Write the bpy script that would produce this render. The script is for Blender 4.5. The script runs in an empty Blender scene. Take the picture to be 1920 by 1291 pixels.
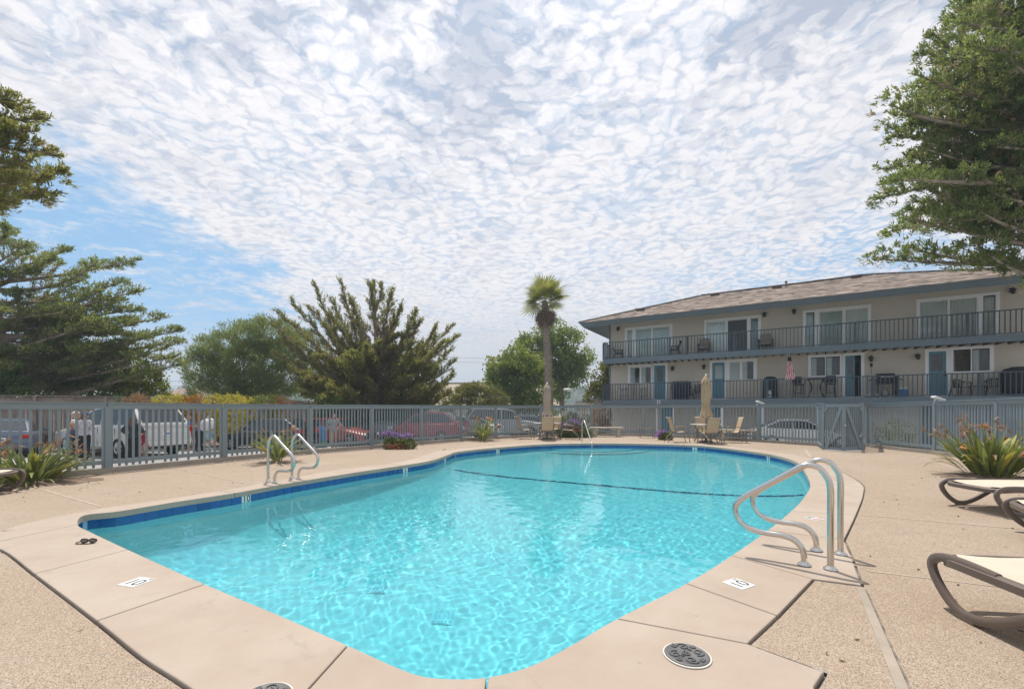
import bpy, math, random
import numpy as np
from mathutils import Vector, Matrix, geometry

S = bpy.context.scene
COL = S.collection

# ---------------------------------------------------------------- camera
F, HX, HY, EYE = 815.0, 960.0, 770.0, 1.25
cam_d = bpy.data.cameras.new('camera')
cam = bpy.data.objects.new('camera', cam_d)
COL.objects.link(cam)
cam.location = (0, 0, EYE)
cam.rotation_euler = (math.radians(90), 0, 0)
cam_d.sensor_width = 36.0
cam_d.lens = 36.0 * F / 1920.0
cam_d.shift_y = (HY - 645.5) / 1920.0
cam_d.clip_start = 0.05
cam_d.clip_end = 4000
S.camera = cam

# ---------------------------------------------------------------- light
SUN_EL, SUN_AZ = math.radians(69), math.radians(-17)     # azimuth from +Y towards +X
sun_dir = Vector((math.sin(SUN_AZ) * math.cos(SUN_EL), math.cos(SUN_AZ) * math.cos(SUN_EL), math.sin(SUN_EL)))
sun_d = bpy.data.lights.new('sun', 'SUN')
sun_d.energy = 2.15
sun_d.angle = math.radians(0.55)
sun_d.color = (1.0, 0.93, 0.83)
sun = bpy.data.objects.new('sun', sun_d)
COL.objects.link(sun)
sun.rotation_euler = sun_dir.to_track_quat('Z', 'Y').to_euler()
sun.location = (0, 0, 40)

S.view_settings.view_transform = 'Standard'
S.view_settings.look = 'None'
S.view_settings.gamma = 1.0
S.view_settings.use_curve_mapping = False
S.view_settings.exposure = 1.0
S.cycles.max_bounces = 14
S.cycles.diffuse_bounces = 10
S.cycles.glossy_bounces = 4
S.cycles.transmission_bounces = 6
S.cycles.transparent_max_bounces = 8
S.cycles.sample_clamp_indirect = 6.0
S.cycles.use_denoising = True


class NT:
    """small helper round a node tree"""
    def __init__(s, tree):
        s.t = tree; s.n = tree.nodes; s.l = tree.links
    def node(s, typ, **kw):
        n = s.n.new(typ)
        for k, v in kw.items():
            setattr(n, k, v)
        return n
    def put(s, sock, v):
        if isinstance(v, bpy.types.NodeSocket):
            s.l.new(v, sock)
        else:
            sock.default_value = v
    def math(s, op, a, b=None, c=None, clamp=False):
        n = s.node('ShaderNodeMath', operation=op); n.use_clamp = clamp
        s.put(n.inputs[0], a)
        if b is not None: s.put(n.inputs[1], b)
        if c is not None: s.put(n.inputs[2], c)
        return n.outputs[0]
    def vmath(s, op, a, b=None, scale=None):
        n = s.node('ShaderNodeVectorMath', operation=op)
        s.put(n.inputs[0], a)
        if b is not None: s.put(n.inputs[1], b)
        if scale is not None: s.put(n.inputs['Scale'], scale)
        return n.outputs[0]
    def noise(s, vec, scale, detail=3.0, rough=0.5, dist=0.0, dim='3D', out=0):
        n = s.node('ShaderNodeTexNoise'); n.noise_dimensions = dim
        s.put(n.inputs['Vector'], vec); n.inputs['Scale'].default_value = scale
        n.inputs['Detail'].default_value = detail; n.inputs['Roughness'].default_value = rough
        n.inputs['Distortion'].default_value = dist
        return n.outputs[out]
    def voro(s, vec, scale, feature='F1', dim='3D', out='Distance', rnd=1.0, smooth=None):
        n = s.node('ShaderNodeTexVoronoi'); n.feature = feature; n.voronoi_dimensions = dim
        s.put(n.inputs['Vector'], vec); n.inputs['Scale'].default_value = scale
        n.inputs['Randomness'].default_value = rnd
        if smooth is not None: n.inputs['Smoothness'].default_value = smooth
        return n.outputs[out]
    def mr(s, v, a, b, c=0.0, d=1.0, smooth=True):
        n = s.node('ShaderNodeMapRange'); n.interpolation_type = 'SMOOTHSTEP' if smooth else 'LINEAR'
        s.put(n.inputs[0], v)
        for i, x in zip((1, 2, 3, 4), (a, b, c, d)):
            s.put(n.inputs[i], x)
        return n.outputs[0]
    def mix(s, fac, a, b, blend='MIX'):
        n = s.node('ShaderNodeMix', data_type='RGBA', blend_type=blend)
        s.put(n.inputs['Factor'], fac)
        s.put(n.inputs[6], a if isinstance(a, bpy.types.NodeSocket) else (*a, 1)[:4])
        s.put(n.inputs[7], b if isinstance(b, bpy.types.NodeSocket) else (*b, 1)[:4])
        return n.outputs[2]
    def bump(s, h, strength=0.3, dist=0.01):
        n = s.node('ShaderNodeBump'); s.put(n.inputs['Height'], h)
        n.inputs['Strength'].default_value = strength; n.inputs['Distance'].default_value = dist
        return n.outputs[0]


# ---------------------------------------------------------------- sky
CLOUD_W, CLOUD_S = (0.475, 0.466, 0.478), (0.25, 0.275, 0.33)
CLOUD_H1, CLOUD_H2, SKY_B = (0.285, 0.298, 0.322), (0.34, 0.348, 0.362), (0.145, 0.262, 0.395)
def make_world():
    w = bpy.data.worlds.new('World'); S.world = w; w.use_nodes = True
    w.node_tree.nodes.clear()
    T = NT(w.node_tree)
    out = T.node('ShaderNodeOutputWorld'); bg = T.node('ShaderNodeBackground')
    STR = 0.10
    bg.inputs['Strength'].default_value = STR
    T.l.new(bg.outputs[0], out.inputs[0])
    sky = T.node('ShaderNodeTexSky', sky_type='NISHITA')
    sky.sun_disc = False; sky.sun_elevation = SUN_EL; sky.sun_rotation = SUN_AZ
    sky.altitude = 20; sky.air_density = 1.0; sky.dust_density = 0.6; sky.ozone_density = 1.0
    d = T.node('ShaderNodeTexCoord').outputs['Generated']
    sp = T.node('ShaderNodeSeparateXYZ'); T.l.new(d, sp.inputs[0])
    x, y, z = sp.outputs
    zm = T.math('MAXIMUM', z, 0.02)
    def proj(off):
        q = T.math('ADD', zm, off)
        c = T.node('ShaderNodeCombineXYZ')
        T.put(c.inputs[0], T.math('DIVIDE', x, q)); T.put(c.inputs[1], T.math('DIVIDE', y, q))
        return c.outputs[0], c.inputs[0].links[0].from_socket, c.inputs[1].links[0].from_socket
    P, u, v = proj(0.06)
    _, u0, v0 = proj(0.0)
    # the cloud sheet ends along a slanting line on the left; beyond it clear air with thin streaks
    low = T.noise(P, 1.1, 3, 0.55, dim='2D')
    edge = T.math('ADD', T.math('MULTIPLY_ADD', T.math('ABSOLUTE', v0), 0.24, 1.42), u0)
    edge = T.math('ADD', edge, T.math('MULTIPLY', T.math('SUBTRACT', low, 0.5), 1.5))
    fine_edge = T.noise(P, 7.0, 4, 0.6, dim='2D')
    edge = T.math('ADD', edge, T.math('MULTIPLY', T.math('SUBTRACT', fine_edge, 0.5), 0.9))
    sheet = T.mr(edge, -0.12, 0.38)
    # cloudlets
    warp = T.noise(P, 4.0, 3, 0.6, dim='2D', out=1)
    wv = T.vmath('SCALE', T.vmath('SUBTRACT', warp, (0.5, 0.5, 0.5)), scale=0.15)
    slow = T.noise(P, 0.75, 2, 0.5, dim='2D', out=1)
    PW = T.vmath('ADD', T.vmath('ADD', P, wv), T.vmath('SCALE', T.vmath('SUBTRACT', slow, (0.5, 0.5, 0.5)), scale=0.16))
    fineW = T.noise(P, 24.0, 3, 0.65, dim='2D', out=1)
    PS = T.vmath('ADD', T.vmath('MULTIPLY', PW, (1.0, 1.2, 1.0)), T.vmath('SCALE', T.vmath('SUBTRACT', fineW, (0.5, 0.5, 0.5)), scale=0.04))
    cell = T.voro(PS, 19.0, 'SMOOTH_F1', '2D', smooth=0.5)
    cell = T.mr(cell, 0.20, 0.72, 1.0, 0.0)
    gap = T.mr(T.voro(PS, 19.0, 'DISTANCE_TO_EDGE', '2D'), 0.0, 0.20)
    cell = T.math('ADD', T.math('MULTIPLY', cell, 0.70), T.math('MULTIPLY', gap, 0.14))
    puff = T.noise(PS, 17.0, 8, 0.70, dim='2D')
    puff2 = T.noise(PW, 3.6, 5, 0.62, dim='2D')
    big = T.noise(P, 0.9, 3, 0.55, dim='2D')
    dens = T.math('ADD', T.math('MULTIPLY', cell, 0.30), T.math('MULTIPLY', puff, 0.90))
    dens = T.math('ADD', dens, T.math('MULTIPLY', puff2, 1.05))
    dens = T.math('ADD', dens, T.math('MULTIPLY', T.math('SUBTRACT', big, 0.5), 0.35))
    # open patches low on the right
    hole = T.math('MULTIPLY', T.mr(u0, 0.9, 2.1), T.mr(v0, 1.7, 2.7))
    hole = T.math('MULTIPLY', hole, T.mr(v0, 7.0, 4.0))
    dens = T.math('SUBTRACT', dens, T.math('MULTIPLY', hole, 0.20))
    alpha = T.mr(dens, 0.68, 1.24, 0.0, 1.0)
    veil = T.math('MULTIPLY_ADD', hole, -0.42, 0.68)
    alpha = T.math('ADD', veil, T.math('MULTIPLY', alpha, T.math('SUBTRACT', 1.0, veil)))
    alpha = T.math('MULTIPLY', alpha, sheet)
    # thin streaks in the clear air
    st = T.vmath('MULTIPLY', T.vmath('ADD', P, T.vmath('SCALE', T.vmath('SUBTRACT', warp, (0.5, 0.5, 0.5)), scale=0.5)), (0.8, 2.6, 1.0))
    streak = T.noise(st, 3.0, 7, 0.68, 0.2, dim='2D')
    streak = T.math('MULTIPLY', T.mr(streak, 0.42, 0.78), 0.72)
    alpha = T.math('MAXIMUM', alpha, streak)
    # shading of the cloud sheet
    g = T.noise(PW, 2.0, 4, 0.6, dim='2D')
    g2 = T.noise(PS, 8.0, 5, 0.62, dim='2D')
    thick = T.math('ADD', T.math('MULTIPLY', g, 0.58), T.math('MULTIPLY', g2, 0.62))
    overhead = T.mr(z, 0.34, 0.66)
    thick = T.math('ADD', thick, T.math('MULTIPLY', overhead, 0.05))
    gray = T.math('MULTIPLY', T.mr(thick, 0.55, 0.76), T.math('MULTIPLY_ADD', overhead, 0.55, 0.25))
    gray = T.math('ADD', gray, T.math('MULTIPLY', T.mr(T.math('ADD', T.math('MULTIPLY', puff, 0.8), T.math('MULTIPLY', cell, 0.3)), 0.66, 0.34), 0.42), clamp=True)
    k = 1.0 / STR
    white = tuple(c * k for c in CLOUD_W)
    shade = tuple(c * k for c in CLOUD_S)
    cloud = T.mix(gray, white, shade)
    # low cloud towards the horizon runs together into pale grey
    hz = T.mr(z, 0.30, 0.05)
    hcol = T.mix(T.noise(T.vmath('MULTIPLY', d, (2.0, 2.0, 14.0)), 2.2, 3, 0.5), tuple(c * k for c in CLOUD_H1), tuple(c * k for c in CLOUD_H2))
    cloud = T.mix(T.math('MULTIPLY', hz, 1.0), cloud, hcol)
    alpha = T.math('MAXIMUM', alpha, T.math('MULTIPLY', T.mr(z, 0.20, 0.04), 1.0), clamp=True)
    blue = T.mix(0.85, sky.outputs[0], tuple(c * k for c in SKY_B))
    # the veil is brighter towards the sun behind it
    sd_ = T.node('ShaderNodeVectorMath', operation='DOT_PRODUCT'); T.put(sd_.inputs[0], d); sd_.inputs[1].default_value = tuple(sun_dir)
    glow = T.math('POWER', T.math('MAXIMUM', sd_.outputs['Value'], 0.0), 5.0)
    cloud = T.vmath('SCALE', cloud, scale=T.math('MULTIPLY_ADD', glow, 0.35, 0.95))
    col = T.mix(alpha, blue, cloud)
    T.l.new(col, bg.inputs[0])
make_world()

# ---------------------------------------------------------------- geometry helpers
def gp(px, py, z=0.0):
    """photograph pixel -> point on the level z"""
    Z = F * (EYE - z) / (py - HY)
    return Vector(((px - HX) / F * Z, Z, z))

def at(px, py, Z):
    """photograph pixel at depth Z"""
    return Vector(((px - HX) / F * Z, Z, EYE + (HY - py) / F * Z))

def world_of(o):
    m = o.matrix_basis.copy()
    while o.parent is not None:
        o = o.parent
        m = o.matrix_basis @ m
    return m

def tag(o, label=None, cat=None, group=None, kind=None):
    if label: o['label'] = label
    if cat: o['category'] = cat
    if group: o['group'] = group
    if kind: o['kind'] = kind
    return o

def thing(name, label, cat, loc=(0, 0, 0), rz=0.0, group=None):
    o = bpy.data.objects.new(name, None)
    COL.objects.link(o)
    o.location = loc; o.rotation_euler = (0, 0, rz)
    o.empty_display_size = 0.1
    return tag(o, label, cat, group)

def put(name, me, parent=None, loc=None, rot=None, scale=None):
    o = bpy.data.objects.new(name, me)
    COL.objects.link(o)
    if parent is not None: o.parent = parent
    if loc is not None: o.location = loc
    if rot is not None: o.rotation_euler = rot
    if scale is not None: o.scale = scale
    return o

KIDS = {}
def copy_tree(o, parent=None, loc=None, rz=None):
    c = o.copy(); COL.objects.link(c)
    if parent is not None: c.parent = parent
    if loc is not None: c.location = loc
    if rz is not None: c.rotation_euler = (0, 0, rz)
    for ch in list(o.children):
        copy_tree(ch, c)
    return c

def perp(d):
    d = d.normalized()
    a = Vector((0, 0, 1)) if abs(d.z) < 0.95 else Vector((1, 0, 0))
    u = d.cross(a).normalized()
    return u, d.cross(u).normalized()

class MB:
    """collects boxes, tubes and lofts and links them as ONE mesh"""
    def __init__(s):
        s.v = []; s.f = []; s.mi = []
    def add(s, vs, fs, mi=0):
        n = len(s.v)
        s.v += [tuple(v) for v in vs]
        s.f += [tuple(i + n for i in f) for f in fs]
        s.mi += [mi] * len(fs)
        return s
    def box(s, c, size, rz=0.0, mi=0, M4=None):
        hx, hy, hz = (k / 2 for k in size)
        vs = [Vector((a * hx, b * hy, e * hz)) for e in (-1, 1) for a, b in ((-1, -1), (1, -1), (1, 1), (-1, 1))]
        R = M4 if M4 is not None else Matrix.Rotation(rz, 4, 'Z')
        vs = [R @ v + Vector(c) for v in vs]
        return s.add(vs, [(3, 2, 1, 0), (4, 5, 6, 7), (0, 1, 5, 4), (1, 2, 6, 5), (2, 3, 7, 6), (3, 0, 4, 7)], mi)
    def beam(s, a, b, w, h, up=None, mi=0):
        """box from a to b, w wide (level) and h tall"""
        a = Vector(a); b = Vector(b); d = (b - a).normalized()
        up = Vector(up) if up is not None else (Vector((0, 0, 1)) if abs(d.z) < 0.99 else Vector((0, 1, 0)))
        sd = d.cross(up).normalized(); up = sd.cross(d).normalized()
        vs = []
        for p in (a, b):
            for i, j in ((-1, -1), (1, -1), (1, 1), (-1, 1)):
                vs.append(p + sd * (i * w / 2) + up * (j * h / 2))
        return s.add(vs, [(3, 2, 1, 0), (4, 5, 6, 7), (0, 1, 5, 4), (1, 2, 6, 5), (2, 3, 7, 6), (3, 0, 4, 7)], mi)
    def loft(s, rings, cap=True, closed=False, mi=0):
        n = len(rings[0]); vs = [p for r in rings for p in r]; fs = []
        R = len(rings)
        for i in range(R if closed else R - 1):
            j = (i + 1) % R
            for k in range(n):
                m = (k + 1) % n
                fs.append((i * n + k, i * n + m, j * n + m, j * n + k))
        if cap and not closed:
            fs.append(tuple(reversed(range(n)))); fs.append(tuple(range((R - 1) * n, R * n)))
        return s.add(vs, fs, mi)
    def tube(s, pts, r, n=8, cap=True, closed=False, flat=1.0, mi=0):
        pts = [Vector(p) for p in pts]; R = len(pts)
        rs = r if isinstance(r, (list, tuple)) else [r] * R
        rings = []; u = None
        for i, p in enumerate(pts):
            a = pts[i - 1] if (i > 0 or closed) else p
            b = pts[(i + 1) % R] if (i < R - 1 or closed) else p
            d = (b - a)
            if d.length < 1e-9: d = Vector((0, 0, 1))
            d.normalize()
            if u is None:
                u, w = perp(d)
            else:
                u = (u - d * u.dot(d))
                if u.length < 1e-6: u, w = perp(d)
                u.normalize(); w = d.cross(u)
            w = d.cross(u)
            rings.append([p + u * (math.cos(t) * rs[i]) + w * (math.sin(t) * rs[i] * flat) for t in (2 * math.pi * k / n for k in range(n))])
        return s.loft(rings, cap, closed, mi)
    def lathe(s, prof, c=(0, 0, 0), n=16, cap=True, mi=0):
        c = Vector(c)
        rings = [[c + Vector((r * math.cos(t), r * math.sin(t), z)) for t in (2 * math.pi * k / n for k in range(n))] for r, z in prof]
        return s.loft(rings, cap, mi=mi)
    def prism(s, poly, z0, z1, mi=0):
        n = len(poly)
        vs = [(p[0], p[1], z0) for p in poly] + [(p[0], p[1], z1) for p in poly]
        fs = [tuple(reversed(range(n))), tuple(range(n, 2 * n))]
        fs += [(i, (i + 1) % n, n + (i + 1) % n, n + i) for i in range(n)]
        return s.add(vs, fs, mi)
    def quad(s, a, b, c, d, mi=0):
        return s.add([a, b, c, d], [(0, 1, 2, 3)], mi)
    def ell(s, c, r, n=10, m=7, R=None, mi=0):
        c = Vector(c); rings = []
        for i in range(1, m):
            t = math.pi * i / m
            ring = []
            for k in range(n):
                a = 2 * math.pi * k / n
                p = Vector((r[0] * math.sin(t) * math.cos(a), r[1] * math.sin(t) * math.sin(a), -r[2] * math.cos(t)))
                ring.append(c + (R @ p if R is not None else p))
            rings.append(ring)
        return s.loft(rings, True, mi=mi)
    def mesh(s, name, mats, smooth=False, angle=None):
        me = bpy.data.meshes.new(name)
        me.from_pydata(s.v, [], s.f)
        mats = mats if isinstance(mats, (list, tuple)) else [mats]
        for m in mats: me.materials.append(m)
        if len(mats) > 1: me.polygons.foreach_set('material_index', s.mi)
        if smooth or angle:
            me.polygons.foreach_set('use_smooth', [True] * len(me.polygons))
            if angle: me.set_sharp_from_angle(angle=math.radians(angle))
        me.update()
        return me
    def build(s, name, mats, parent=None, world=False, smooth=False, angle=None, bevel=0.0):
        if world and parent is not None:
            W = world_of(parent).inverted()
            s.v = [tuple(W @ Vector(v)) for v in s.v]
        o = put(name, s.mesh(name, mats, smooth, angle), parent)
        if bevel:
            b = o.modifiers.new('edge', 'BEVEL'); b.width = bevel; b.segments = 2; b.limit_method = 'ANGLE'; b.angle_limit = math.radians(40)
        return o

def raw_mesh(name, verts, faces, mat, tint=None, smooth=False):
    """numpy arrays -> mesh; faces (N,3) or (N,4)"""
    me = bpy.data.meshes.new(name)
    k = faces.shape[1]
    me.vertices.add(len(verts)); me.vertices.foreach_set('co', verts.astype(np.float32).ravel())
    me.loops.add(faces.size); me.loops.foreach_set('vertex_index', faces.astype(np.int32).ravel())
    me.polygons.add(len(faces))
    me.polygons.foreach_set('loop_start', np.arange(0, faces.size, k, dtype=np.int32))
    if smooth: me.polygons.foreach_set('use_smooth', np.ones(len(faces), bool))
    if tint is not None:
        a = me.attributes.new('tint', 'FLOAT', 'POINT'); a.data.foreach_set('value', tint.astype(np.float32))
    me.materials.append(mat)
    me.update(calc_edges=True)
    return me

def text_mesh(name, body, size, mat, extrude=0.0015):
    c = bpy.data.curves.new(name, 'FONT'); c.body = body; c.size = size; c.align_x = 'CENTER'; c.align_y = 'CENTER'; c.extrude = extrude
    o = bpy.data.objects.new(name, c); COL.objects.link(o)
    me = bpy.data.meshes.new_from_object(o)
    bpy.data.objects.remove(o); bpy.data.curves.remove(c)
    me.materials.clear(); me.materials.append(mat); me.name = name
    return me

# ---------------------------------------------------------------- materials
MATS = {}
def mat(name, col, rough=0.6, metal=0.0, col2=None, vscale=3.0, bump=0.0, bscale=60.0, spec=0.5, detail=4.0, bdist=0.01, coat=0.0):
    if name in MATS: return MATS[name]
    m = bpy.data.materials.new(name); m.use_nodes = True
    T = NT(m.node_tree); b = T.n['Principled BSDF']
    b.inputs['Roughness'].default_value = rough; b.inputs['Metallic'].default_value = metal
    b.inputs['Specular IOR Level'].default_value = spec
    if coat: b.inputs['Coat Weight'].default_value = coat; b.inputs['Coat Roughness'].default_value = 0.06
    b.inputs['Base Color'].default_value = (*col, 1)
    if col2 is not None or bump:
        co = T.node('ShaderNodeTexCoord').outputs['Object']
        if col2 is not None:
            f = T.mr(T.noise(co, vscale, detail, 0.6), 0.3, 0.7)
            T.l.new(T.mix(f, col, col2), b.inputs['Base Color'])
        if bump:
            T.l.new(T.bump(T.noise(co, bscale, 3, 0.6), bump, bdist), b.inputs['Normal'])
    MATS[name] = m
    return m

def leaf_mat(name, dark, light, rough=0.55, trans=0.3, tip=None, scale=0.6):
    """foliage: colour varies leaf by leaf (tint) and gently over the plant"""
    m = bpy.data.materials.new(name); m.use_nodes = True
    T = NT(m.node_tree); b = T.n['Principled BSDF']; out = T.n['Material Output']
    a = T.node('ShaderNodeAttribute', attribute_name='tint').outputs['Fac']
    co = T.node('ShaderNodeTexCoord').outputs['Object']
    n = T.noise(co, scale, 3, 0.6)
    f = T.math('ADD', T.math('MULTIPLY', a, 0.75), T.math('MULTIPLY', T.math('SUBTRACT', n, 0.5), 0.9), clamp=True)
    c = T.mix(f, dark, light)
    if tip is not None:
        c = T.mix(T.mr(a, 0.86, 0.98), c, tip)
    T.l.new(c, b.inputs['Base Color'])
    b.inputs['Roughness'].default_value = rough; b.inputs['Specular IOR Level'].default_value = 0.3
    if trans:
        tr = T.node('ShaderNodeBsdfTranslucent'); T.l.new(T.mix(0.5, c, (light[0] * 1.2, light[1] * 1.2, light[2] * 0.7)), tr.inputs[0])
        mx = T.node('ShaderNodeMixShader'); mx.inputs[0].default_value = trans
        T.l.new(b.outputs[0], mx.inputs[1]); T.l.new(tr.outputs[0], mx.inputs[2]); T.l.new(mx.outputs[0], out.inputs[0])
    MATS[name] = m
    return m

def deck_material():
    m = bpy.data.materials.new('exposed_aggregate'); m.use_nodes = True
    T = NT(m.node_tree); b = T.n['Principled BSDF']
    co = T.node('ShaderNodeTexCoord').outputs['Object']
    wide = T.noise(co, 0.45, 4, 0.6)
    mid = T.noise(co, 3.5, 4, 0.65)
    pebc = T.voro(co, 210.0, out='Color')
    pebd = T.voro(co, 210.0)
    sep = T.node('ShaderNodeSeparateColor'); T.l.new(pebc, sep.inputs[0])
    base = T.mix(T.mr(wide, 0.32, 0.68), (0.404, 0.308, 0.223), (0.454, 0.371, 0.289))
    base = T.mix(T.math('MULTIPLY', T.mr(mid, 0.45, 0.75), 0.45), base, (0.324, 0.259, 0.197))
    c = T.mix(T.mr(sep.outputs[0], 0.62, 0.78), base, (0.535, 0.454, 0.361))
    c = T.mix(T.mr(sep.outputs[1], 0.80, 0.9), c, (0.178, 0.157, 0.138))
    c = T.mix(T.mr(sep.outputs[2], 0.84, 0.92), c, (0.340, 0.206, 0.126))
    c = T.mix(T.math('MULTIPLY', T.mr(pebd, 0.45, 0.75), 0.5), c, (0.219, 0.176, 0.138))
    spots = T.noise(co, 1.7, 5, 0.7)
    c = T.mix(T.math('MULTIPLY', T.mr(spots, 0.60, 0.80), 0.35), c, (0.243, 0.214, 0.185))
    st = T.noise(co, 0.9, 6, 0.72, 0.6)
    c = T.mix(T.math('MULTIPLY', T.mr(st, 0.54, 0.72), 0.42), c, (0.259, 0.211, 0.168))
    c = T.mix(T.math('MULTIPLY', T.mr(T.noise(co, 0.35, 4, 0.6), 0.55, 0.75), 0.30), c, (0.480, 0.414, 0.337))
    crack = T.voro(T.vmath('ADD', co, T.vmath('SCALE', T.noise(co, 1.2, 5, 0.7, out=1), scale=0.9)), 0.33, 'DISTANCE_TO_EDGE')
    c = T.mix(T.math('MULTIPLY', T.mr(crack, 0.0035, 0.001), T.math('MULTIPLY', T.mr(T.noise(co, 0.5, 2, 0.5), 0.52, 0.60), 0.65)), c, (0.115, 0.094, 0.077))
    T.l.new(c, b.inputs['Base Color'])
    b.inputs['Roughness'].default_value = 0.85; b.inputs['Specular IOR Level'].default_value = 0.25
    T.l.new(T.bump(T.math('SUBTRACT', 1.0, pebd), 0.55, 0.006), b.inputs['Normal'])
    return m

def coping_material():
    m = bpy.data.materials.new('coping_concrete'); m.use_nodes = True
    T = NT(m.node_tree); b = T.n['Principled BSDF']
    co = T.node('ShaderNodeTexCoord').outputs['Object']
    c = T.mix(T.mr(T.noise(co, 1.3, 5, 0.62), 0.3, 0.7), (0.381, 0.306, 0.244), (0.428, 0.359, 0.295))
    c = T.mix(T.math('MULTIPLY', T.mr(T.noise(co, 4.0, 6, 0.7), 0.56, 0.78), 0.42), c, (0.315, 0.260, 0.211))
    c = T.mix(T.math('MULTIPLY', T.mr(T.voro(co, 5.5), 0.075, 0.03), 0.6), c, (0.263, 0.205, 0.151))
    c = T.mix(T.math('MULTIPLY', T.mr(T.noise(co, 90.0, 2, 0.6), 0.45, 0.75), 0.15), c, (0.307, 0.257, 0.211))
    drip = T.noise(co, 2.2, 6, 0.75, 0.8)
    c = T.mix(T.math('MULTIPLY', T.mr(drip, 0.55, 0.70), 0.30), c, (0.265, 0.221, 0.182))
    c = T.mix(T.math('MULTIPLY', T.mr(T.noise(co, 0.6, 4, 0.65), 0.50, 0.72), 0.28), c, (0.495, 0.432, 0.372))
    spk = T.voro(co, 9.0)
    c = T.mix(T.math('MULTIPLY', T.mr(spk, 0.035, 0.018), 0.7), c, (0.088, 0.074, 0.063))
    crack = T.voro(T.vmath('ADD', co, T.vmath('SCALE', T.noise(co, 1.6, 5, 0.7, out=1), scale=0.7)), 0.55, 'DISTANCE_TO_EDGE')
    c = T.mix(T.math('MULTIPLY', T.mr(crack, 0.0022, 0.0006), T.math('MULTIPLY', T.mr(T.noise(co, 0.7, 2, 0.5), 0.54, 0.60), 0.45)), c, (0.177, 0.143, 0.118))
    T.l.new(c, b.inputs['Base Color'])
    b.inputs['Roughness'].default_value = 0.8; b.inputs['Specular IOR Level'].default_value = 0.3
    T.l.new(T.bump(T.noise(co, 120.0, 3, 0.6), 0.12, 0.004), b.inputs['Normal'])
    return m

M_DECK = deck_material()
M_COPING = coping_material()
M_SEAL = mat('joint_sealant', (0.11, 0.10, 0.088), 0.9, col2=(0.32, 0.275, 0.23), vscale=9, bump=0.6, bscale=70)
M_KERB = mat('kerb_concrete', (0.38, 0.335, 0.28), 0.85, col2=(0.30, 0.265, 0.225), vscale=2.5, bump=0.15, bscale=90)
M_STRIP = mat('joint_strip', (0.38, 0.32, 0.26), 0.85, col2=(0.31, 0.265, 0.215), vscale=4)
M_ASPHALT = mat('asphalt', (0.27, 0.268, 0.262), 0.9, col2=(0.34, 0.336, 0.328), vscale=0.6, bump=0.3, bscale=120)
M_PLASTER = mat('pool_plaster', (0.71, 0.76, 0.75), 0.6, col2=(0.63, 0.71, 0.72), vscale=1.6)
M_BLACK = mat('black_paint', (0.012, 0.012, 0.013), 0.5)
M_WHITE = mat('white_paint', (0.80, 0.80, 0.78), 0.5, col2=(0.72, 0.72, 0.70), vscale=2)
M_STEEL = mat('brushed_steel', (0.63, 0.60, 0.56), 0.22, 1.0, bump=0.04, bscale=300)
# ================================================================ pool
# edge of the coping over the water, traced round the pool (top of the near edges, underside line of the far edges)
far_in = [(158, 976), (226, 967.6), (330, 949.5), (440, 932), (545, 912), (675, 890), (765, 876), (812, 867), (840, 857), (862, 850), (935, 842), (1020, 835.6), (1110, 833.8), (1200, 834.6), (1297, 837.5), (1340, 841), (1388, 847), (1443, 855.5), (1480, 865), (1500, 876)]
near_in = [(1514, 893), (1519, 912), (1505, 936), (1483, 959), (1439, 995), (1372, 1042), (1287, 1094.7), (1157, 1161), (1080, 1206), (997, 1249), (914, 1271), (831, 1273.5), (765, 1261), (652, 1211), (520, 1153), (384, 1096), (240, 1031), (170, 998), (146, 984)]
IN = [gp(x, y, -0.06).to_2d() for x, y in far_in] + [gp(x, y, 0).to_2d() for x, y in near_in]
near_out = [(1614, 905), (1620, 926), (1606, 966), (1584, 1013), (1600, 1050), (1618, 1099), (1526, 1087), (1460, 1156), (1404, 1208.5), (1549, 1261), (1530, 1291)]
OUT = [gp(x, y).to_2d() for x, y in near_out] + [Vector(p) for p in ((1.15, 1.62), (0.55, 1.45), (0.0, 1.36), (-0.5, 1.40), (-0.95, 1.63))]
OUT += [gp(x, y).to_2d() for x, y in ((350, 1291), (262, 1233.7), (178.6, 1166), (62, 1077), (0, 1031))]
OUT += [Vector(p) for p in ((-5.02, 4.02), (-5.35, 4.32), (-5.18, 4.62))]
OUT += [gp(x, y).to_2d() for x, y in ((0, 998), (55, 980), (175, 956), (300, 938), (440, 916), (520, 901), (640, 880), (752, 865.5))]
OUT += [gp(x, y).to_2d() for x, y in ((800, 852), (835, 841), (900, 836.5))]
def catmull(P, sub, sharp=()):
    R = []; n = len(P)
    for i in range(n):
        p0, p1, p2, p3 = P[i - 1], P[i], P[(i + 1) % n], P[(i + 2) % n]
        if i in sharp: p0 = p1 * 2 - p2 if False else p1
        if (i + 1) % n in sharp: p3 = p2
        for k in range(sub):
            t = k / sub
            R.append(0.5 * ((2 * p1) + (p2 - p0) * t + (2 * p0 - 5 * p1 + 4 * p2 - p3) * t * t + (3 * p1 - p0 - 3 * p2 + p3) * t ** 3))
    return R
def edge_normals(P):
    N = []
    for i in range(len(P)):
        d = P[(i + 1) % len(P)] - P[i - 1]; d.normalize(); N.append(Vector((d.y, -d.x)))
    return N
def area(P):
    return 0.5 * sum(P[i - 1].x * P[i].y - P[i].x * P[i - 1].y for i in range(len(P)))
def offset(P, k):
    """outwards by k (either winding)"""
    sg = 1 if area(P) > 0 else -1
    return [p + n * (k * sg) for p, n in zip(P, edge_normals(P))]
INC = catmull(IN, 5)
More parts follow.
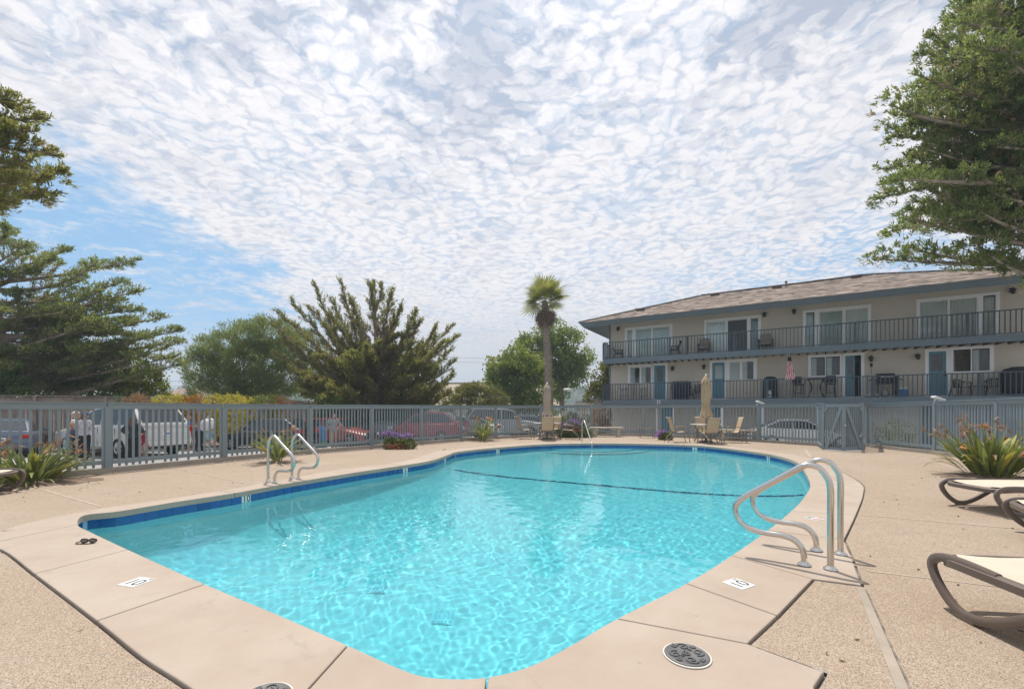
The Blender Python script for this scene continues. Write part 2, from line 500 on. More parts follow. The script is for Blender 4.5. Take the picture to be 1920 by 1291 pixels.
# far rim of the coping: the same distance behind the water edge all the way round
sg = 1 if area(INC) > 0 else -1
NI = edge_normals(INC)
far_ring = []
for p, n in zip(INC, NI):
    q = p + n * (0.62 * sg)
    if q.y > 12.4 and q.x > -2.2 or q.y > 9.3 and q.x > 4.5:
        far_ring.append(q)
far_ring.sort(key=lambda q: -math.atan2(q.y - 9.5, q.x - 2.9) if math.atan2(q.y - 9.5, q.x - 2.9) > -1.5 else 9)
OUT_ALL = OUT[:-1] + [q for q in far_ring[::3]]
SHARP = set(range(3, 11))
OUTC = catmull(OUT_ALL, 4, SHARP)

def nearest_i(P, q):
    return min(range(len(P)), key=lambda i: (P[i] - q).length_squared)
def run(P, a, b, step):
    """vertices of the closed polyline from index a to b going in direction step"""
    R = [P[a]]; i = a
    while i != b:
        i = (i + step) % len(P); R.append(P[i])
    return R
# joints between the coping slabs: pairs (water edge, outer edge), in order round the pool
J = [((146, 984), (0, 1016)), ((240, 1031), (62, 1077)), ((384, 1096), (178.6, 1166)), ((652, 1211), (505, 1310)), ((914, 1271), None), ((1157, 1161), 'lid'), ((1287, 1094.7), (1460, 1156)), ((1372, 1042), (1526, 1087)), ((1440, 995), (1584, 1013)), ((1483, 959), (1606, 966)), ((1519, 912), (1614, 905))]
joints = []
for a, b in J:
    pa = gp(*a).to_2d()
    if b is None: pb = Vector((-0.07, 1.36))
    elif b == 'lid': pb = gp(1404, 1208.5).to_2d()
    elif b == (505, 1310): pb = Vector((-0.98, 1.66))
    else: pb = gp(*b).to_2d()
    joints.append((nearest_i(INC, pa), nearest_i(OUTC, pb)))
# along the rest of the rim a joint about every 1.7 m
tot = len(INC)
i0, i1 = joints[-1][0], joints[0][0]
step_in = -1 if INC[(joints[0][0] + 1) % tot].x < -99 else 0
dirn = 1 if (nearest_i(INC, gp(240, 1031).to_2d()) - nearest_i(INC, gp(146, 984).to_2d())) % tot < tot / 2 else -1
dout = 1 if (joints[1][1] - joints[0][1]) % len(OUTC) < len(OUTC) / 2 else -1
acc = 0.0; i = i0; extra = []; last_o = joints[-1][1]
while i != i1:
    j = (i + dirn) % tot
    acc += (INC[j] - INC[i]).length; i = j
    if acc > 1.75 and (INC[i] - INC[i1]).length > 0.9:
        q = INC[i] + NI[i] * (0.62 * sg)
        extra.append((i, nearest_i(OUTC, q))); acc = 0.0
joints += extra
pool = thing('swimming_pool', 'large freeform swimming pool with blue waterline tiles and tan concrete rim', 'swimming pool', (1.0, 8.0, 0))
OUT_IN = offset(OUTC, -0.009)
for k in range(len(joints)):
    (a, oa), (b, ob) = joints[k], joints[(k + 1) % len(joints)]
    ri = run(INC, a, b, dirn); ro = run(OUT_IN, oa, ob, dout)
    if len(ro) > len(OUTC) * 0.6: continue
    def trim(r, g=0.005):
        r = [p.copy() for p in r]
        d = (r[1] - r[0]); r[0] += d.normalized() * min(g, d.length * 0.4)
        d = (r[-2] - r[-1]); r[-1] += d.normalized() * min(g, d.length * 0.4)
        return r
    poly = trim(ri) + trim(ro)[::-1]
    if area(poly) < 0: poly.reverse()
    m = MB().prism(poly, -0.066, 0.008)
    m.build('coping_slab', M_COPING, pool, world=True, bevel=0.007)
# bed under the coping, seen in the joints
bed = MB(); n = len(INC)
IB = offset(INC, 0.05); OB = offset(OUTC, 0.05)
tri = geometry.tessellate_polygon([[p.to_3d() for p in OB], [p.to_3d() for p in IB]])
bed.add([(p.x, p.y, -0.022) for p in OB + IB], [tuple(t) for t in tri])
bed.build('joint_sealant', M_SEAL, pool, world=True)

# walls, tiles
WALL = offset(INC, 0.03)
m = MB()
n = len(WALL)
m.add([(p.x, p.y, -0.05) for p in WALL] + [(p.x, p.y, -3.2) for p in WALL], [(i, (i + 1) % n, n + (i + 1) % n, n + i) for i in range(n)])
m.build('pool_wall', M_PLASTER, pool, world=True, smooth=True)
def tile_mat(name, c1, c2):
    return mat(name, c1, 0.12, col2=c2, vscale=16, spec=0.6)
TM = [tile_mat('tile_blue', (0.008, 0.085, 0.27), (0.012, 0.12, 0.34)), tile_mat('tile_deep_blue', (0.005, 0.06, 0.22), (0.01, 0.10, 0.30)), tile_mat('tile_royal_blue', (0.012, 0.07, 0.30), (0.016, 0.13, 0.36))]
tile_me = []
for t in TM:
    tile_me.append(MB().box((0, 0, 0), (0.148, 0.012, 0.148)).mesh('pool_tile', t))
M_GROUT = mat('tile_grout', (0.30, 0.48, 0.58), 0.7)
m = MB(); GR = offset(INC, 0.024)
m.add([(p.x, p.y, -0.055) for p in GR] + [(p.x, p.y, -0.24) for p in GR], [(i, (i + 1) % n, n + (i + 1) % n, n + i) for i in range(n)])
m.build('tile_grout', M_GROUT, pool, world=True, smooth=True)
per = 0.0; PATH = []
for i in range(n):
    a, b = GR[i], GR[(i + 1) % n]; L = (b - a).length
    PATH.append((per, a, b, L)); per += L
def on_path(s):
    s %= per
    lo = max(k for k, q in enumerate(PATH) if q[0] <= s + 1e-9)
    q = PATH[lo]; t = (s - q[0]) / max(q[3], 1e-9)
    return q[1].lerp(q[2], t), (q[2] - q[1]).normalized()
def path_s(pt):
    i = min(range(n), key=lambda i: (GR[i] - pt).length_squared)
    best = None
    for k in (i - 1, i):
        s0, a, b, L = PATH[k % n]
        t = max(0, min(1, (pt - a).dot(b - a) / (L * L)))
        d = (a.lerp(b, t) - pt).length
        if best is None or d < best[0]: best = (d, s0 + t * L)
    return best[1]
marks = [('10', 462, 930), ('6', 759, 877.5), ('5', 834, 858.5), ('4', 936, 842), ('3', 1305.5, 838), ('4', 1442, 855)]
mark_s = [(t, path_s(gp(x, y, -0.06).to_2d())) for t, x, y in marks]
cnt = int(per / 0.1525); pitch = per / cnt
rnd = random.Random(5)
Wp = world_of(pool).inverted()
used_marks = set()
white_tile = mat('white_tile', (0.78, 0.79, 0.76), 0.2, col2=(0.70, 0.73, 0.71), vscale=8)
for k in range(cnt):
    s = (k + 0.5) * pitch
    p, d = on_path(s)
    a = math.atan2(d.y, d.x)
    nv = Vector((-d.y, d.x)) * (1 if sg > 0 else -1)     # towards the water
    if nv.dot(Vector((2.5, 8.5)) - p) < 0 and False: nv = -nv
    hit = [i for i, (t, ms) in enumerate(mark_s) if abs((ms - s + per / 2) % per - per / 2) <= pitch / 2]
    loc = Wp @ Vector((p.x + nv.x * 0.002, p.y + nv.y * 0.002, -0.1425))
    if hit and hit[0] not in used_marks:
        used_marks.add(hit[0])
        t = marks[hit[0]][0]
        pl = put('depth_marker', MB().box((0, 0, 0), (0.148, 0.014, 0.148)).mesh('depth_marker', white_tile), pool, loc, (0, 0, a))
        pl['label'] = 'white tile reading %s' % t
        me = text_mesh('numeral', t, 0.135, M_BLACK)
        # face the water: text plane vertical, reading left to right from the pool
        fx = -1 if nv.dot(Vector((-d.y, d.x))) < 0 else 1
        put('numeral', me, pl, (0, fx * 0.0085, 0.022), (math.radians(90), 0, math.pi if fx > 0 else 0))
        continue
    put('pool_tile', tile_me[rnd.choice((0, 0, 1, 2))], pool, loc, (0, 0, a))

# floor: sloping from the shallow far end to the deep near end, coved into the walls
WA = np.array([(p.x, p.y) for p in WALL]); WB = np.roll(WA, -1, axis=0)
def dist_in(P):
    """signed distance to the wall line: positive inside"""
    d = np.full(len(P), 1e9); inside = np.zeros(len(P), bool)
    for a, b in zip(WA, WB):
        ab = b - a; t = np.clip(((P - a) @ ab) / (ab @ ab), 0, 1)
        q = a + t[:, None] * ab
        d = np.minimum(d, np.hypot(*(P - q).T))
        c = (a[1] > P[:, 1]) != (b[1] > P[:, 1])
        with np.errstate(divide='ignore', invalid='ignore'):
            xx = a[0] + (P[:, 1] - a[1]) / (b[1] - a[1]) * (b[0] - a[0])
        inside ^= c & (P[:, 0] < xx)
    return np.where(inside, d, -d)
BREAK_A, BREAK_B = Vector((-1.5, 11.4)), Vector((5.3, 7.9))
bn = np.array(((BREAK_A - BREAK_B).y, -(BREAK_A - BREAK_B).x)); bn /= np.linalg.norm(bn)
if bn[1] > 0: bn = -bn
def floor_depth(P):
    s = (P - np.array(BREAK_A)) @ bn          # metres past the slope break, towards the deep end
    d = np.where(s < 0, 1.42 + s * 0.055, np.minimum(1.42 + s * 0.34, 2.5))
    return np.maximum(d, 1.0)
def grid_cells(step, margin):
    x0, y0 = WA.min(0) - 0.3; x1, y1 = WA.max(0) + 0.3
    nx, ny = int((x1 - x0) / step), int((y1 - y0) / step)
    X, Y = np.meshgrid(x0 + np.arange(nx + 1) * step, y0 + np.arange(ny + 1) * step)
    P = np.stack([X.ravel(), Y.ravel()], 1); d = dist_in(P)
    I = np.arange((nx + 1) * (ny + 1)).reshape(ny + 1, nx + 1)
    q = np.stack([I[:-1, :-1].ravel(), I[:-1, 1:].ravel(), I[1:, 1:].ravel(), I[1:, :-1].ravel()], 1)
    q = q[(d[q].max(1) > -margin)]
    keep = np.unique(q); re = np.full(len(P), -1); re[keep] = np.arange(len(keep))
    return P[keep], d[keep], re[q]
P, d, q = grid_cells(0.10, 0.02)
D = floor_depth(P); r = np.clip(d / 2.3, 0, 1)
FLOOR_R = 2.3
Zf = -D + (D - 0.50) * (1 - np.sqrt(1 - (1 - r) ** 2.0))
fl = put('pool_floor', raw_mesh('pool_floor', np.column_stack([P, Zf]), q, M_PLASTER, smooth=True))
fl.data.transform(Wp); fl.parent = pool
def floor_z(x, y):
    p = np.array([[x, y]]); D = float(floor_depth(p)[0]); r = min(1.0, max(0.0, float(dist_in(p)[0]) / FLOOR_R))
    return -D + (D - 0.50) * (1 - math.sqrt(1 - (1 - r) ** 2.0))
def seen_floor(px, py):
    p = gp(px, py, -0.165); h = Vector((p.x, p.y)); L = h.length
    si = math.sin(math.atan2(L, EYE + 0.165)) / 1.333; tn = si / math.sqrt(1 - si * si)
    q = h.copy()
    for _ in range(12):
        dep = -floor_z(q.x, q.y) - 0.165
        q = h + h.normalized() * (dep * tn)
    return q
# dark tile line across the floor where it drops
m = MB(); M_LINE = mat('line_tile', (0.012, 0.07, 0.16), 0.3)
for k in range(62):
    a = BREAK_A.lerp(BREAK_B, (k + 0.06) / 62); b = BREAK_A.lerp(BREAK_B, (k + 0.94) / 62)
    za, zb = (floor_z(p.x, p.y) + 0.012 for p in (a, b))
    dd = float(dist_in(np.array([[a.x, a.y]]))[0])
    if dd < 0.06: continue
    m.beam((a.x, a.y, za), (b.x, b.y, zb), 0.10, 0.012)
m.build('floor_line', M_LINE, pool, world=True)
# entry steps below the hand rail at the far end
for rad, zt in ((1.25, -0.42), (1.75, -0.72)):
    m = MB(); ring = [(3.0 + rad * 1.3 * math.cos(t), 16.75 + rad * math.sin(t)) for t in (math.pi + math.pi * k / 24 for k in range(25))]
    m.prism(ring, -1.3, zt).build('entry_step', M_PLASTER, pool, world=True, bevel=0.03)
M_DRAIN = mat('drain_cover', (0.56, 0.70, 0.74), 0.5)
for x, y in (seen_floor(831, 1158), seen_floor(707, 1103)):
    zf = floor_z(x, y)
    m = MB().box((x, y, zf + 0.02), (0.22, 0.22, 0.03))
    for k in range(5): m.box((x - 0.09 + k * 0.045, y, zf + 0.04), (0.02, 0.19, 0.014))
    m.build('floor_drain', M_DRAIN, pool, world=True)

# water: one body with a gently rippled surface
WATER_Z = -0.165
def waves(P):
    rg = np.random.RandomState(3); h = np.zeros(len(P))
    for k in range(60):
        lam = 0.075 * (1.035 ** k) * (0.85 + 0.3 * rg.rand()); th = rg.normal(0.4, 1.3)
        kx, ky = np.cos(th), np.sin(th)
        patch = 0.5 + 0.5 * np.sin(P[:, 0] * rg.normal(0, 1.6) + P[:, 1] * rg.normal(0, 1.6) + rg.rand() * 6)
        h += 0.00018 * (lam / 0.25) ** 0.9 * patch * np.sin(2 * math.pi / lam * (P[:, 0] * kx + P[:, 1] * ky) + rg.rand() * 7)
    return h
def water_material():
    m = bpy.data.materials.new('pool_water'); m.use_nodes = True
    T = NT(m.node_tree); T.n.clear()
    out = T.node('ShaderNodeOutputMaterial')
    fr = T.node('ShaderNodeFresnel'); fr.inputs['IOR'].default_value = 1.333
    gl = T.node('ShaderNodeBsdfGlossy'); gl.inputs['Roughness'].default_value = 0.0
    rf = T.node('ShaderNodeBsdfRefraction'); rf.inputs['IOR'].default_value = 1.333; rf.inputs['Roughness'].default_value = 0.0
    rf.inputs['Color'].default_value = (0.425, 0.875, 0.945, 1)      # the colour of the water itself
    mx = T.node('ShaderNodeMixShader')
    T.l.new(fr.outputs[0], mx.inputs[0]); T.l.new(rf.outputs[0], mx.inputs[1]); T.l.new(gl.outputs[0], mx.inputs[2])
    T.l.new(mx.outputs[0], out.inputs[0])
    return m
P, d, q = grid_cells(0.019, 0.03)
h = waves(P)
V = np.column_stack([P, WATER_Z + h])
M_WATER = water_material()
water = put('water', raw_mesh('water', V, q, M_WATER, smooth=True))
tag(water, 'clear turquoise rippled water filling the swimming pool', 'water', kind='structure')
# sunlight bends through the ripples on to the pool floor
sun_d.cycles.is_caustics_light = True
water.cycles.is_caustics_caster = True
for o in pool.children:
    o.cycles.is_caustics_receiver = True

# ================================================================ deck, kerb and ground
kerb_px = [(205, 886), (423, 864), (585, 849), (700, 840), (793, 832), (867, 826), (932, 821.5), (1016, 818), (1110, 816), (1206, 817), (1307, 821), (1421, 828), (1539, 836)]
POSTS = [gp(x, y).to_2d() for x, y in kerb_px]
d0 = (POSTS[0] - POSTS[1]).normalized()
POSTS = [POSTS[0] + d0 * 4.7 + Vector((-0.35, 0)), POSTS[0] + d0 * 2.35 + Vector((-0.1, 0))] + POSTS
GATE = [Vector((10.0, 13.96)), Vector((10.29, 13.48)), Vector((10.99, 13.66))]
RIGHT = [Vector((12.30, 15.15)), Vector((12.17, 12.6)), Vector((11.62, 10.5)), Vector((10.75, 8.35)), Vector((10.6, 5.9))]
EDGE = POSTS + GATE + RIGHT
deck_outer = EDGE + [Vector((10.6, -6)), Vector((-11.5, -6)), Vector((-11.5, 3.0))]
hole = offset(OUTC, 0.009)
tri = geometry.tessellate_polygon([[p.to_3d() for p in deck_outer], [p.to_3d() for p in hole]])
m = MB(); m.add([(p.x, p.y, 0) for p in deck_outer + hole], [tuple(t) for t in tri])
deck = m.build('deck', M_DECK); tag(deck, 'tan exposed aggregate deck round the pool', kind='structure')
deck_bm = deck.data
# make every deck face look up
import bmesh
def face_up(me):
    b = bmesh.new(); b.from_mesh(me)
    for f in b.faces:
        if f.normal.z < 0: f.normal_flip()
    b.to_mesh(me); b.free()
face_up(deck.data)
# joints in the deck: pale narrow strips let into it
M_JOINT = mat('control_joint', (0.46, 0.39, 0.31), 0.9, col2=(0.38, 0.315, 0.25), vscale=6)
def strip(a, b, w, mt=M_JOINT, z=0.004, h=0.004):
    a = Vector(a); b = Vector(b)
    m = MB().beam((a.x, a.y, z - h / 2), (b.x, b.y, z - h / 2), w, h)
    m.build('deck_joint', mt, deck, world=True)
strip(gp(1613, 1102), gp(1700, 1310), 0.045, M_STRIP)
a, b = gp(1613, 1102), gp(1700, 1310)
dd = (b - a).normalized(); sd = Vector((dd.y, -dd.x, 0))
if sd.x < 0: sd = -sd
strip(a + sd * 0.03, b + sd * 0.03, 0.008, M_SEAL, 0.0045)
strip(gp(1624, 1070), gp(2300, 1151), 0.016)
strip(gp(1612, 965), gp(1960, 996), 0.018)
strip(gp(62, 912), gp(190, 949.5), 0.03)
strip(gp(328, 878), gp(470, 908), 0.02)
strip(gp(1509, 841), gp(1519, 856), 0.06)
strip(gp(1724, 858), gp(1850, 892), 0.05)

def ground_poly():
    big = [Vector((-520, -120)), Vector((520, -120)), Vector((520, 520)), Vector((-520, 520))]
    tri = geometry.tessellate_polygon([[p.to_3d() for p in big], [p.to_3d() for p in deck_outer]])
    m = MB(); m.add([(p.x, p.y, -0.5) for p in big + deck_outer], [tuple(t) for t in tri])
    o = m.build('ground', M_ASPHALT); face_up(o.data)
    return tag(o, 'grey asphalt car park beyond the pool fence', kind='structure')
ground_poly()
# low kerb that carries the fence
m = MB()
def kerb_run(P):
    n = len(P); rings = []
    for i, p in enumerate(P):
        dd = (P[min(i + 1, n - 1)] - P[max(i - 1, 0)]).normalized(); nn = Vector((-dd.y, dd.x))
        a = p + nn * 0.17; b = p
        rings.append([(a.x, a.y, -0.6), (a.x, a.y, 0.10), (b.x, b.y, 0.10), (b.x, b.y, -0.6)])
    m.loft(rings)
kerb_run([Vector((-11.5, 3.0))] + POSTS)
kerb_run(RIGHT + [Vector((10.6, -6))])
k = m.build('kerb', M_KERB); tag(k, 'low concrete kerb under the pool fence', kind='structure')
# ================================================================ pool fence
M_FENCE = mat('fence_paint', (0.20, 0.25, 0.272), 0.5, col2=(0.23, 0.28, 0.302), vscale=1.2, bump=0.06, bscale=40)
M_FENCE2 = mat('gate_paint', (0.20, 0.25, 0.275), 0.55, col2=(0.225, 0.275, 0.30), vscale=2)
POST_ME = MB().box((0, 0, 0.5), (0.10, 0.10, 1.0)).box((-0.066, 0, 0.485), (0.03, 0.06, 0.97)).box((0.066, 0, 0.485), (0.03, 0.06, 0.97)).mesh('fence_post', M_FENCE)
SLAT_ME = MB().box((0, 0, 0.5), (0.036, 0.03, 1.0)).mesh('slat', M_FENCE)
RAIL_ME = MB().box((0.5, 0, -0.055), (1.0, 0.055, 0.11)).box((0.5, -0.004, 0.012), (1.0, 0.10, 0.022)).mesh('top_rail', M_FENCE)
LOW_ME = MB().box((0.5, 0, 0), (1.0, 0.05, 0.085)).mesh('bottom_rail', M_FENCE)
def fence_run(root, P, tops, nslat, base=0.10, inset=0.09, posts=True, shift=True):
    W = world_of(root).inverted()
    L = []
    for i, p in enumerate(P):
        d = (P[min(i + 1, len(P) - 1)] - P[max(i - 1, 0)]).normalized()
        L.append(p + Vector((-d.y, d.x)) * inset if shift else p)
    for i, p in enumerate(L):
        d = (L[min(i + 1, len(L) - 1)] - L[max(i - 1, 0)])
        if posts:
            put('post', POST_ME, root, W @ Vector((p.x, p.y, base - 0.003)), (0, 0, math.atan2(d.y, d.x)), (1, 1, tops[i] - 0.07 - base))
    rg = random.Random(len(P) + 3)
    for i in range(len(L) - 1):
        a, b = L[i], L[i + 1]; d = (b - a); ln = d.length; d = d / ln; rz = math.atan2(d.y, d.x)
        za, zb = tops[i], tops[i + 1]
        g = 0.022
        a2 = a + d * g; l2 = ln - 2 * g; sl = math.asin((zb - za) / ln)
        put('top_rail', RAIL_ME, root, W @ Vector((a2.x, a2.y, za)), (0, -sl, rz), (l2, 1, 1))
        g = 0.085
        a2 = a + d * g; l3 = ln - 2 * g
        put('bottom_rail', LOW_ME, root, W @ Vector((a2.x, a2.y, base + 0.115)), (0, 0, rz), (l3, 1, 1))
        for k in range(nslat):
            t = (k + 1) / (nslat + 1)
            q = a2 + d * (l3 * t) + Vector((d.y, -d.x)) * -0.012
            top = za + (zb - za) * t - 0.06
            lo = base + (0.012 if rg.random() < 0.9 else 0.10)
            put('slat', SLAT_ME, root, W @ Vector((q.x, q.y, lo)), (0, rg.uniform(-0.006, 0.006), rz + rg.uniform(-0.05, 0.05)), (1, 1, top - lo))
tops = [1.37, 1.385, 1.40, 1.405, 1.415, 1.435, 1.45, 1.465, 1.48, 1.50, 1.515, 1.515, 1.51, 1.505, 1.50]
pf = thing('pool_fence', 'long blue grey picket fence on a kerb curving along the car park', 'fence', (POSTS[7].x, POSTS[7].y, 0))
fence_run(pf, POSTS, tops, 17)
pf2 = thing('pool_fence', 'blue grey picket fence right of the gate running behind the loungers', 'fence', (RIGHT[1].x, RIGHT[1].y, 0))
fence_run(pf2, RIGHT, [1.49, 1.515, 1.525, 1.53, 1.53], 18)
# the gate: two leaves of upright slats with slanting braces, standing forward of the fence
gt = thing('pool_gate', 'blue grey slatted gate with two slanting braces meeting at the top', 'gate', (GATE[1].x, GATE[1].y, 0))
Wg = world_of(gt).inverted()
def V3(p, z): return Vector((p.x, p.y, z))
for (a, b, side) in ((GATE[0], GATE[1], 0), (GATE[1], GATE[2], 1)):
    d = (b - a).normalized(); nf = Vector((d.y, -d.x)); ln = (b - a).length; rz = math.atan2(d.y, d.x)
    def q(t, z, o=0.0): p = a + d * t + nf * o; return Vector((p.x, p.y, z))
    fr = MB()
    fr.beam(q(0.0, 0.02), q(0.0, 1.47), 0.09, 0.07, up=(d.x, d.y, 0)); fr.beam(q(ln, 0.02), q(ln, 1.47), 0.085, 0.065, up=(d.x, d.y, 0))
    fr.beam(q(0.04, 1.42), q(ln - 0.04, 1.42), 0.05, 0.10); fr.beam(q(0.04, 0.075), q(ln - 0.04, 0.075), 0.045, 0.07)
    fr.build('gate_frame', M_FENCE2, gt, world=True)
    ns = 8
    for k in range(ns):
        t = 0.05 + (ln - 0.10) * (k + 0.5) / ns
        MB().beam(q(t, 0.02, -0.025), q(t, 1.40, -0.025), 0.038, 0.022, up=(d.x, d.y, 0)).build('slat', M_FENCE2, gt, world=True)
    if side == 0: p0, p1 = q(0.09, 0.06, 0.045), q(ln - 0.06, 1.36, 0.045)
    else: p0, p1 = q(ln - 0.09, 0.06, 0.045), q(0.06, 1.36, 0.045)
    MB().beam(p0, p1, 0.025, 0.085, up=(d.x, d.y, 0)).build('brace', M_FENCE2, gt, world=True)
    sx = 0.07 if side == 0 else ln - 0.07; dx = 0.10 if side == 0 else -0.10
    for zt, zz in ((1.36, -0.16), (0.42, 0.16)):
        m = MB(); c = [q(sx - dx * 0.2, zt, 0.036), q(sx + dx, zt, 0.036), q(sx - dx * 0.2, zt + zz, 0.036)]
        e = [p + Vector((nf.x, nf.y, 0)) * 0.02 for p in c]
        m.add(c + e, [(0, 1, 2), (3, 5, 4), (0, 3, 4, 1), (1, 4, 5, 2), (2, 5, 3, 0)]); m.build('corner_plate', M_FENCE2, gt, world=True)
m = MB(); p = GATE[1]
m.ell((p.x - 0.03, p.y - 0.10, 0.80), (0.03, 0.03, 0.03)); m.tube([(p.x - 0.03, p.y - 0.03, 0.80), (p.x - 0.03, p.y - 0.10, 0.80)], 0.012)
m.build('gate_knob', M_STEEL, gt, world=True, smooth=True)
# short returns between the gate and the fence posts on both sides
fence_run(gt, [POSTS[-1] + Vector((-0.06, 0.1)), GATE[0]], [1.49, 1.48], 10, base=0.02, posts=False, shift=False)
fence_run(gt, [GATE[2], RIGHT[0] + Vector((0.0, 0.1))], [1.48, 1.49], 12, base=0.02, posts=False, shift=False)
# flood lights on two posts
M_LAMP_W = mat('white_metal', (0.75, 0.75, 0.74), 0.4)
M_LAMP_D = mat('dark_lens', (0.05, 0.05, 0.05), 0.15)
def flood(p, z, label, a):
    t = thing('flood_light', label, 'flood light', (p.x, p.y, z))
    MB().tube([(0, 0, 0.0), (0, 0, 0.10), (0.03, -0.02, 0.13)], 0.018).build('bracket', M_LAMP_W, t, smooth=True)
    R = Matrix.Rotation(a, 4, 'Z') @ Matrix.Rotation(math.radians(22), 4, 'Y')
    MB().box((0.10, -0.02, 0.16), (0.30, 0.17, 0.055), M4=R).build('housing', M_LAMP_W, t, bevel=0.012)
    MB().box((0.115, -0.02, 0.133), (0.24, 0.14, 0.012), M4=R).build('lens', M_LAMP_D, t)
flood(POSTS[13] + Vector((0.02, 0.07)), 1.43, 'small white flood light on the fence post left of the gate', 0.1)
flood(RIGHT[1] + Vector((0.07, 0.0)), 1.45, 'white flood light on the fence post right of the gate', -0.1)

# ================================================================ apartment building
U2 = Vector((0.8627, -0.5058)); N2 = Vector((-0.5058, -0.8627)); B0 = Vector((6.615, 29.3))
def bp(s, o, z): p = B0 + U2 * s + N2 * o; return Vector((p.x, p.y, z))
def s_of(px, o=0.0):
    b = B0 + N2 * o; k = (px - HX) / F
    return (b.y * k - b.x) / (0.8627 + 0.5058 * k)
def z_of(px, py, o=0.0):
    s = s_of(px, o); Z = (B0 + N2 * o + U2 * s).y
    return EYE + (HY - py) * Z / F
BRZ = math.atan2(U2.y, U2.x)
M_WALL = mat('stucco_beige', (0.66, 0.585, 0.485), 0.85, col2=(0.615, 0.545, 0.45), vscale=0.7, bump=0.2, bscale=60)
M_TRIM = mat('blue_grey_trim', (0.125, 0.16, 0.182), 0.5, col2=(0.145, 0.182, 0.205), vscale=0.8)
M_DOOR = mat('teal_door', (0.095, 0.235, 0.30), 0.4, col2=(0.11, 0.26, 0.33), vscale=2)
M_FRAME = mat('window_white', (0.92, 0.91, 0.89), 0.45)
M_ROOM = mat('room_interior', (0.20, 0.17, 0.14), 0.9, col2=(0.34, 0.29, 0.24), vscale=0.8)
M_CURT = mat('curtain_white', (0.82, 0.85, 0.82), 0.8, col2=(0.74, 0.78, 0.75), vscale=2)
M_CURT2 = mat('curtain_green', (0.66, 0.72, 0.68), 0.8, col2=(0.56, 0.62, 0.58), vscale=2)
M_SCREEN = mat('insect_screen', (0.10, 0.105, 0.105), 0.7)
M_BRONZE = mat('dark_bronze', (0.03, 0.024, 0.02), 0.45, 0.3)
def glass_material():
    m = bpy.data.materials.new('window_glass'); m.use_nodes = True
    T = NT(m.node_tree); T.n.clear(); out = T.node('ShaderNodeOutputMaterial')
    fr = T.node('ShaderNodeFresnel'); fr.inputs[0].default_value = 1.5
    f = T.math('MULTIPLY_ADD', fr.outputs[0], 1.6, 0.02, clamp=True)
    gl = T.node('ShaderNodeBsdfGlossy'); gl.inputs['Roughness'].default_value = 0.02
    co = T.node('ShaderNodeTexCoord').outputs['Object']
    T.l.new(T.bump(T.noise(co, 1.1, 2, 0.5), 0.10, 0.05), gl.inputs['Normal'])
    tr = T.node('ShaderNodeBsdfTransparent'); tr.inputs[0].default_value = (0.96, 0.98, 0.97, 1)
    mx = T.node('ShaderNodeMixShader')
    T.l.new(f, mx.inputs[0]); T.l.new(tr.outputs[0], mx.inputs[1]); T.l.new(gl.outputs[0], mx.inputs[2]); T.l.new(mx.outputs[0], out.inputs[0])
    return m
M_GLASS = glass_material()
bld = thing('apartment_building', 'three storey beige apartment building with blue grey balconies and shingled hip roof', 'building', bp(0, 0, -0.6))
LEN = 19.7
Z0, Z1, Z2, ZT = -0.55, 1.92, 4.58, 7.28      # storey floors and wall head
def bx(m, s0, s1, o0, o1, z0, z1):
    """box given along the facade"""
    c = bp((s0 + s1) / 2, (o0 + o1) / 2, (z0 + z1) / 2)
    return m.box(c, (s1 - s0, abs(o1 - o0), z1 - z0), rz=BRZ)

holes = []
def wall_mesh():
    outer = [Vector((0, Z0 - 0.2, 0)), Vector((LEN, Z0 - 0.2, 0)), Vector((LEN, ZT, 0)), Vector((0, ZT, 0))]
    loops = [outer] + [[Vector((a, c, 0)), Vector((b, c, 0)), Vector((b, d, 0)), Vector((a, d, 0))] for a, b, c, d in holes]
    flat = [p for l in loops for p in l]
    tri = geometry.tessellate_polygon(loops)
    m = MB()
    m.add([bp(p.x, 0, p.y) for p in flat], [tuple(t) for t in tri])
    for a, b, c, d in holes:      # reveals
        for (x0, y0), (x1, y1) in (((a, c), (b, c)), ((b, c), (b, d)), ((b, d), (a, d)), ((a, d), (a, c))):
            m.quad(bp(x0, 0, y0), bp(x1, 0, y1), bp(x1, -0.16, y1), bp(x0, -0.16, y0))
    # other walls
    back = -9.4
    for s in (0, LEN):
        m.quad(bp(s, 0, Z0 - 0.2), bp(s, back, Z0 - 0.2), bp(s, back, ZT), bp(s, 0, ZT))
    m.quad(bp(0, back, Z0 - 0.2), bp(LEN, back, Z0 - 0.2), bp(LEN, back, ZT), bp(0, back, ZT))
    return m

def curtain(win, s0, s1, z0, z1, o, mt, pitch=0.09, amp=0.018, name='curtain'):
    n = max(2, int((s1 - s0) / pitch) * 2); m = MB()
    pts = [(s0 + (s1 - s0) * k / n, o + (amp if k % 2 else -amp)) for k in range(n + 1)]
    vs = [bp(s, oo, z0) for s, oo in pts] + [bp(s, oo, z1) for s, oo in pts]
    m.add(vs, [(k, k + 1, n + 2 + k, n + 1 + k) for k in range(n)])
    m.build(name, mt, win, world=True)
def blind(win, s0, s1, z0, z1, o, mt, pitch=0.06):
    m = MB(); z = z0
    while z < z1:
        m.quad(bp(s0, o + 0.015, z), bp(s1, o + 0.015, z), bp(s1, o - 0.015, z + 0.05), bp(s0, o - 0.015, z + 0.05)); z += pitch
    m.build('blind', mt, win, world=True)

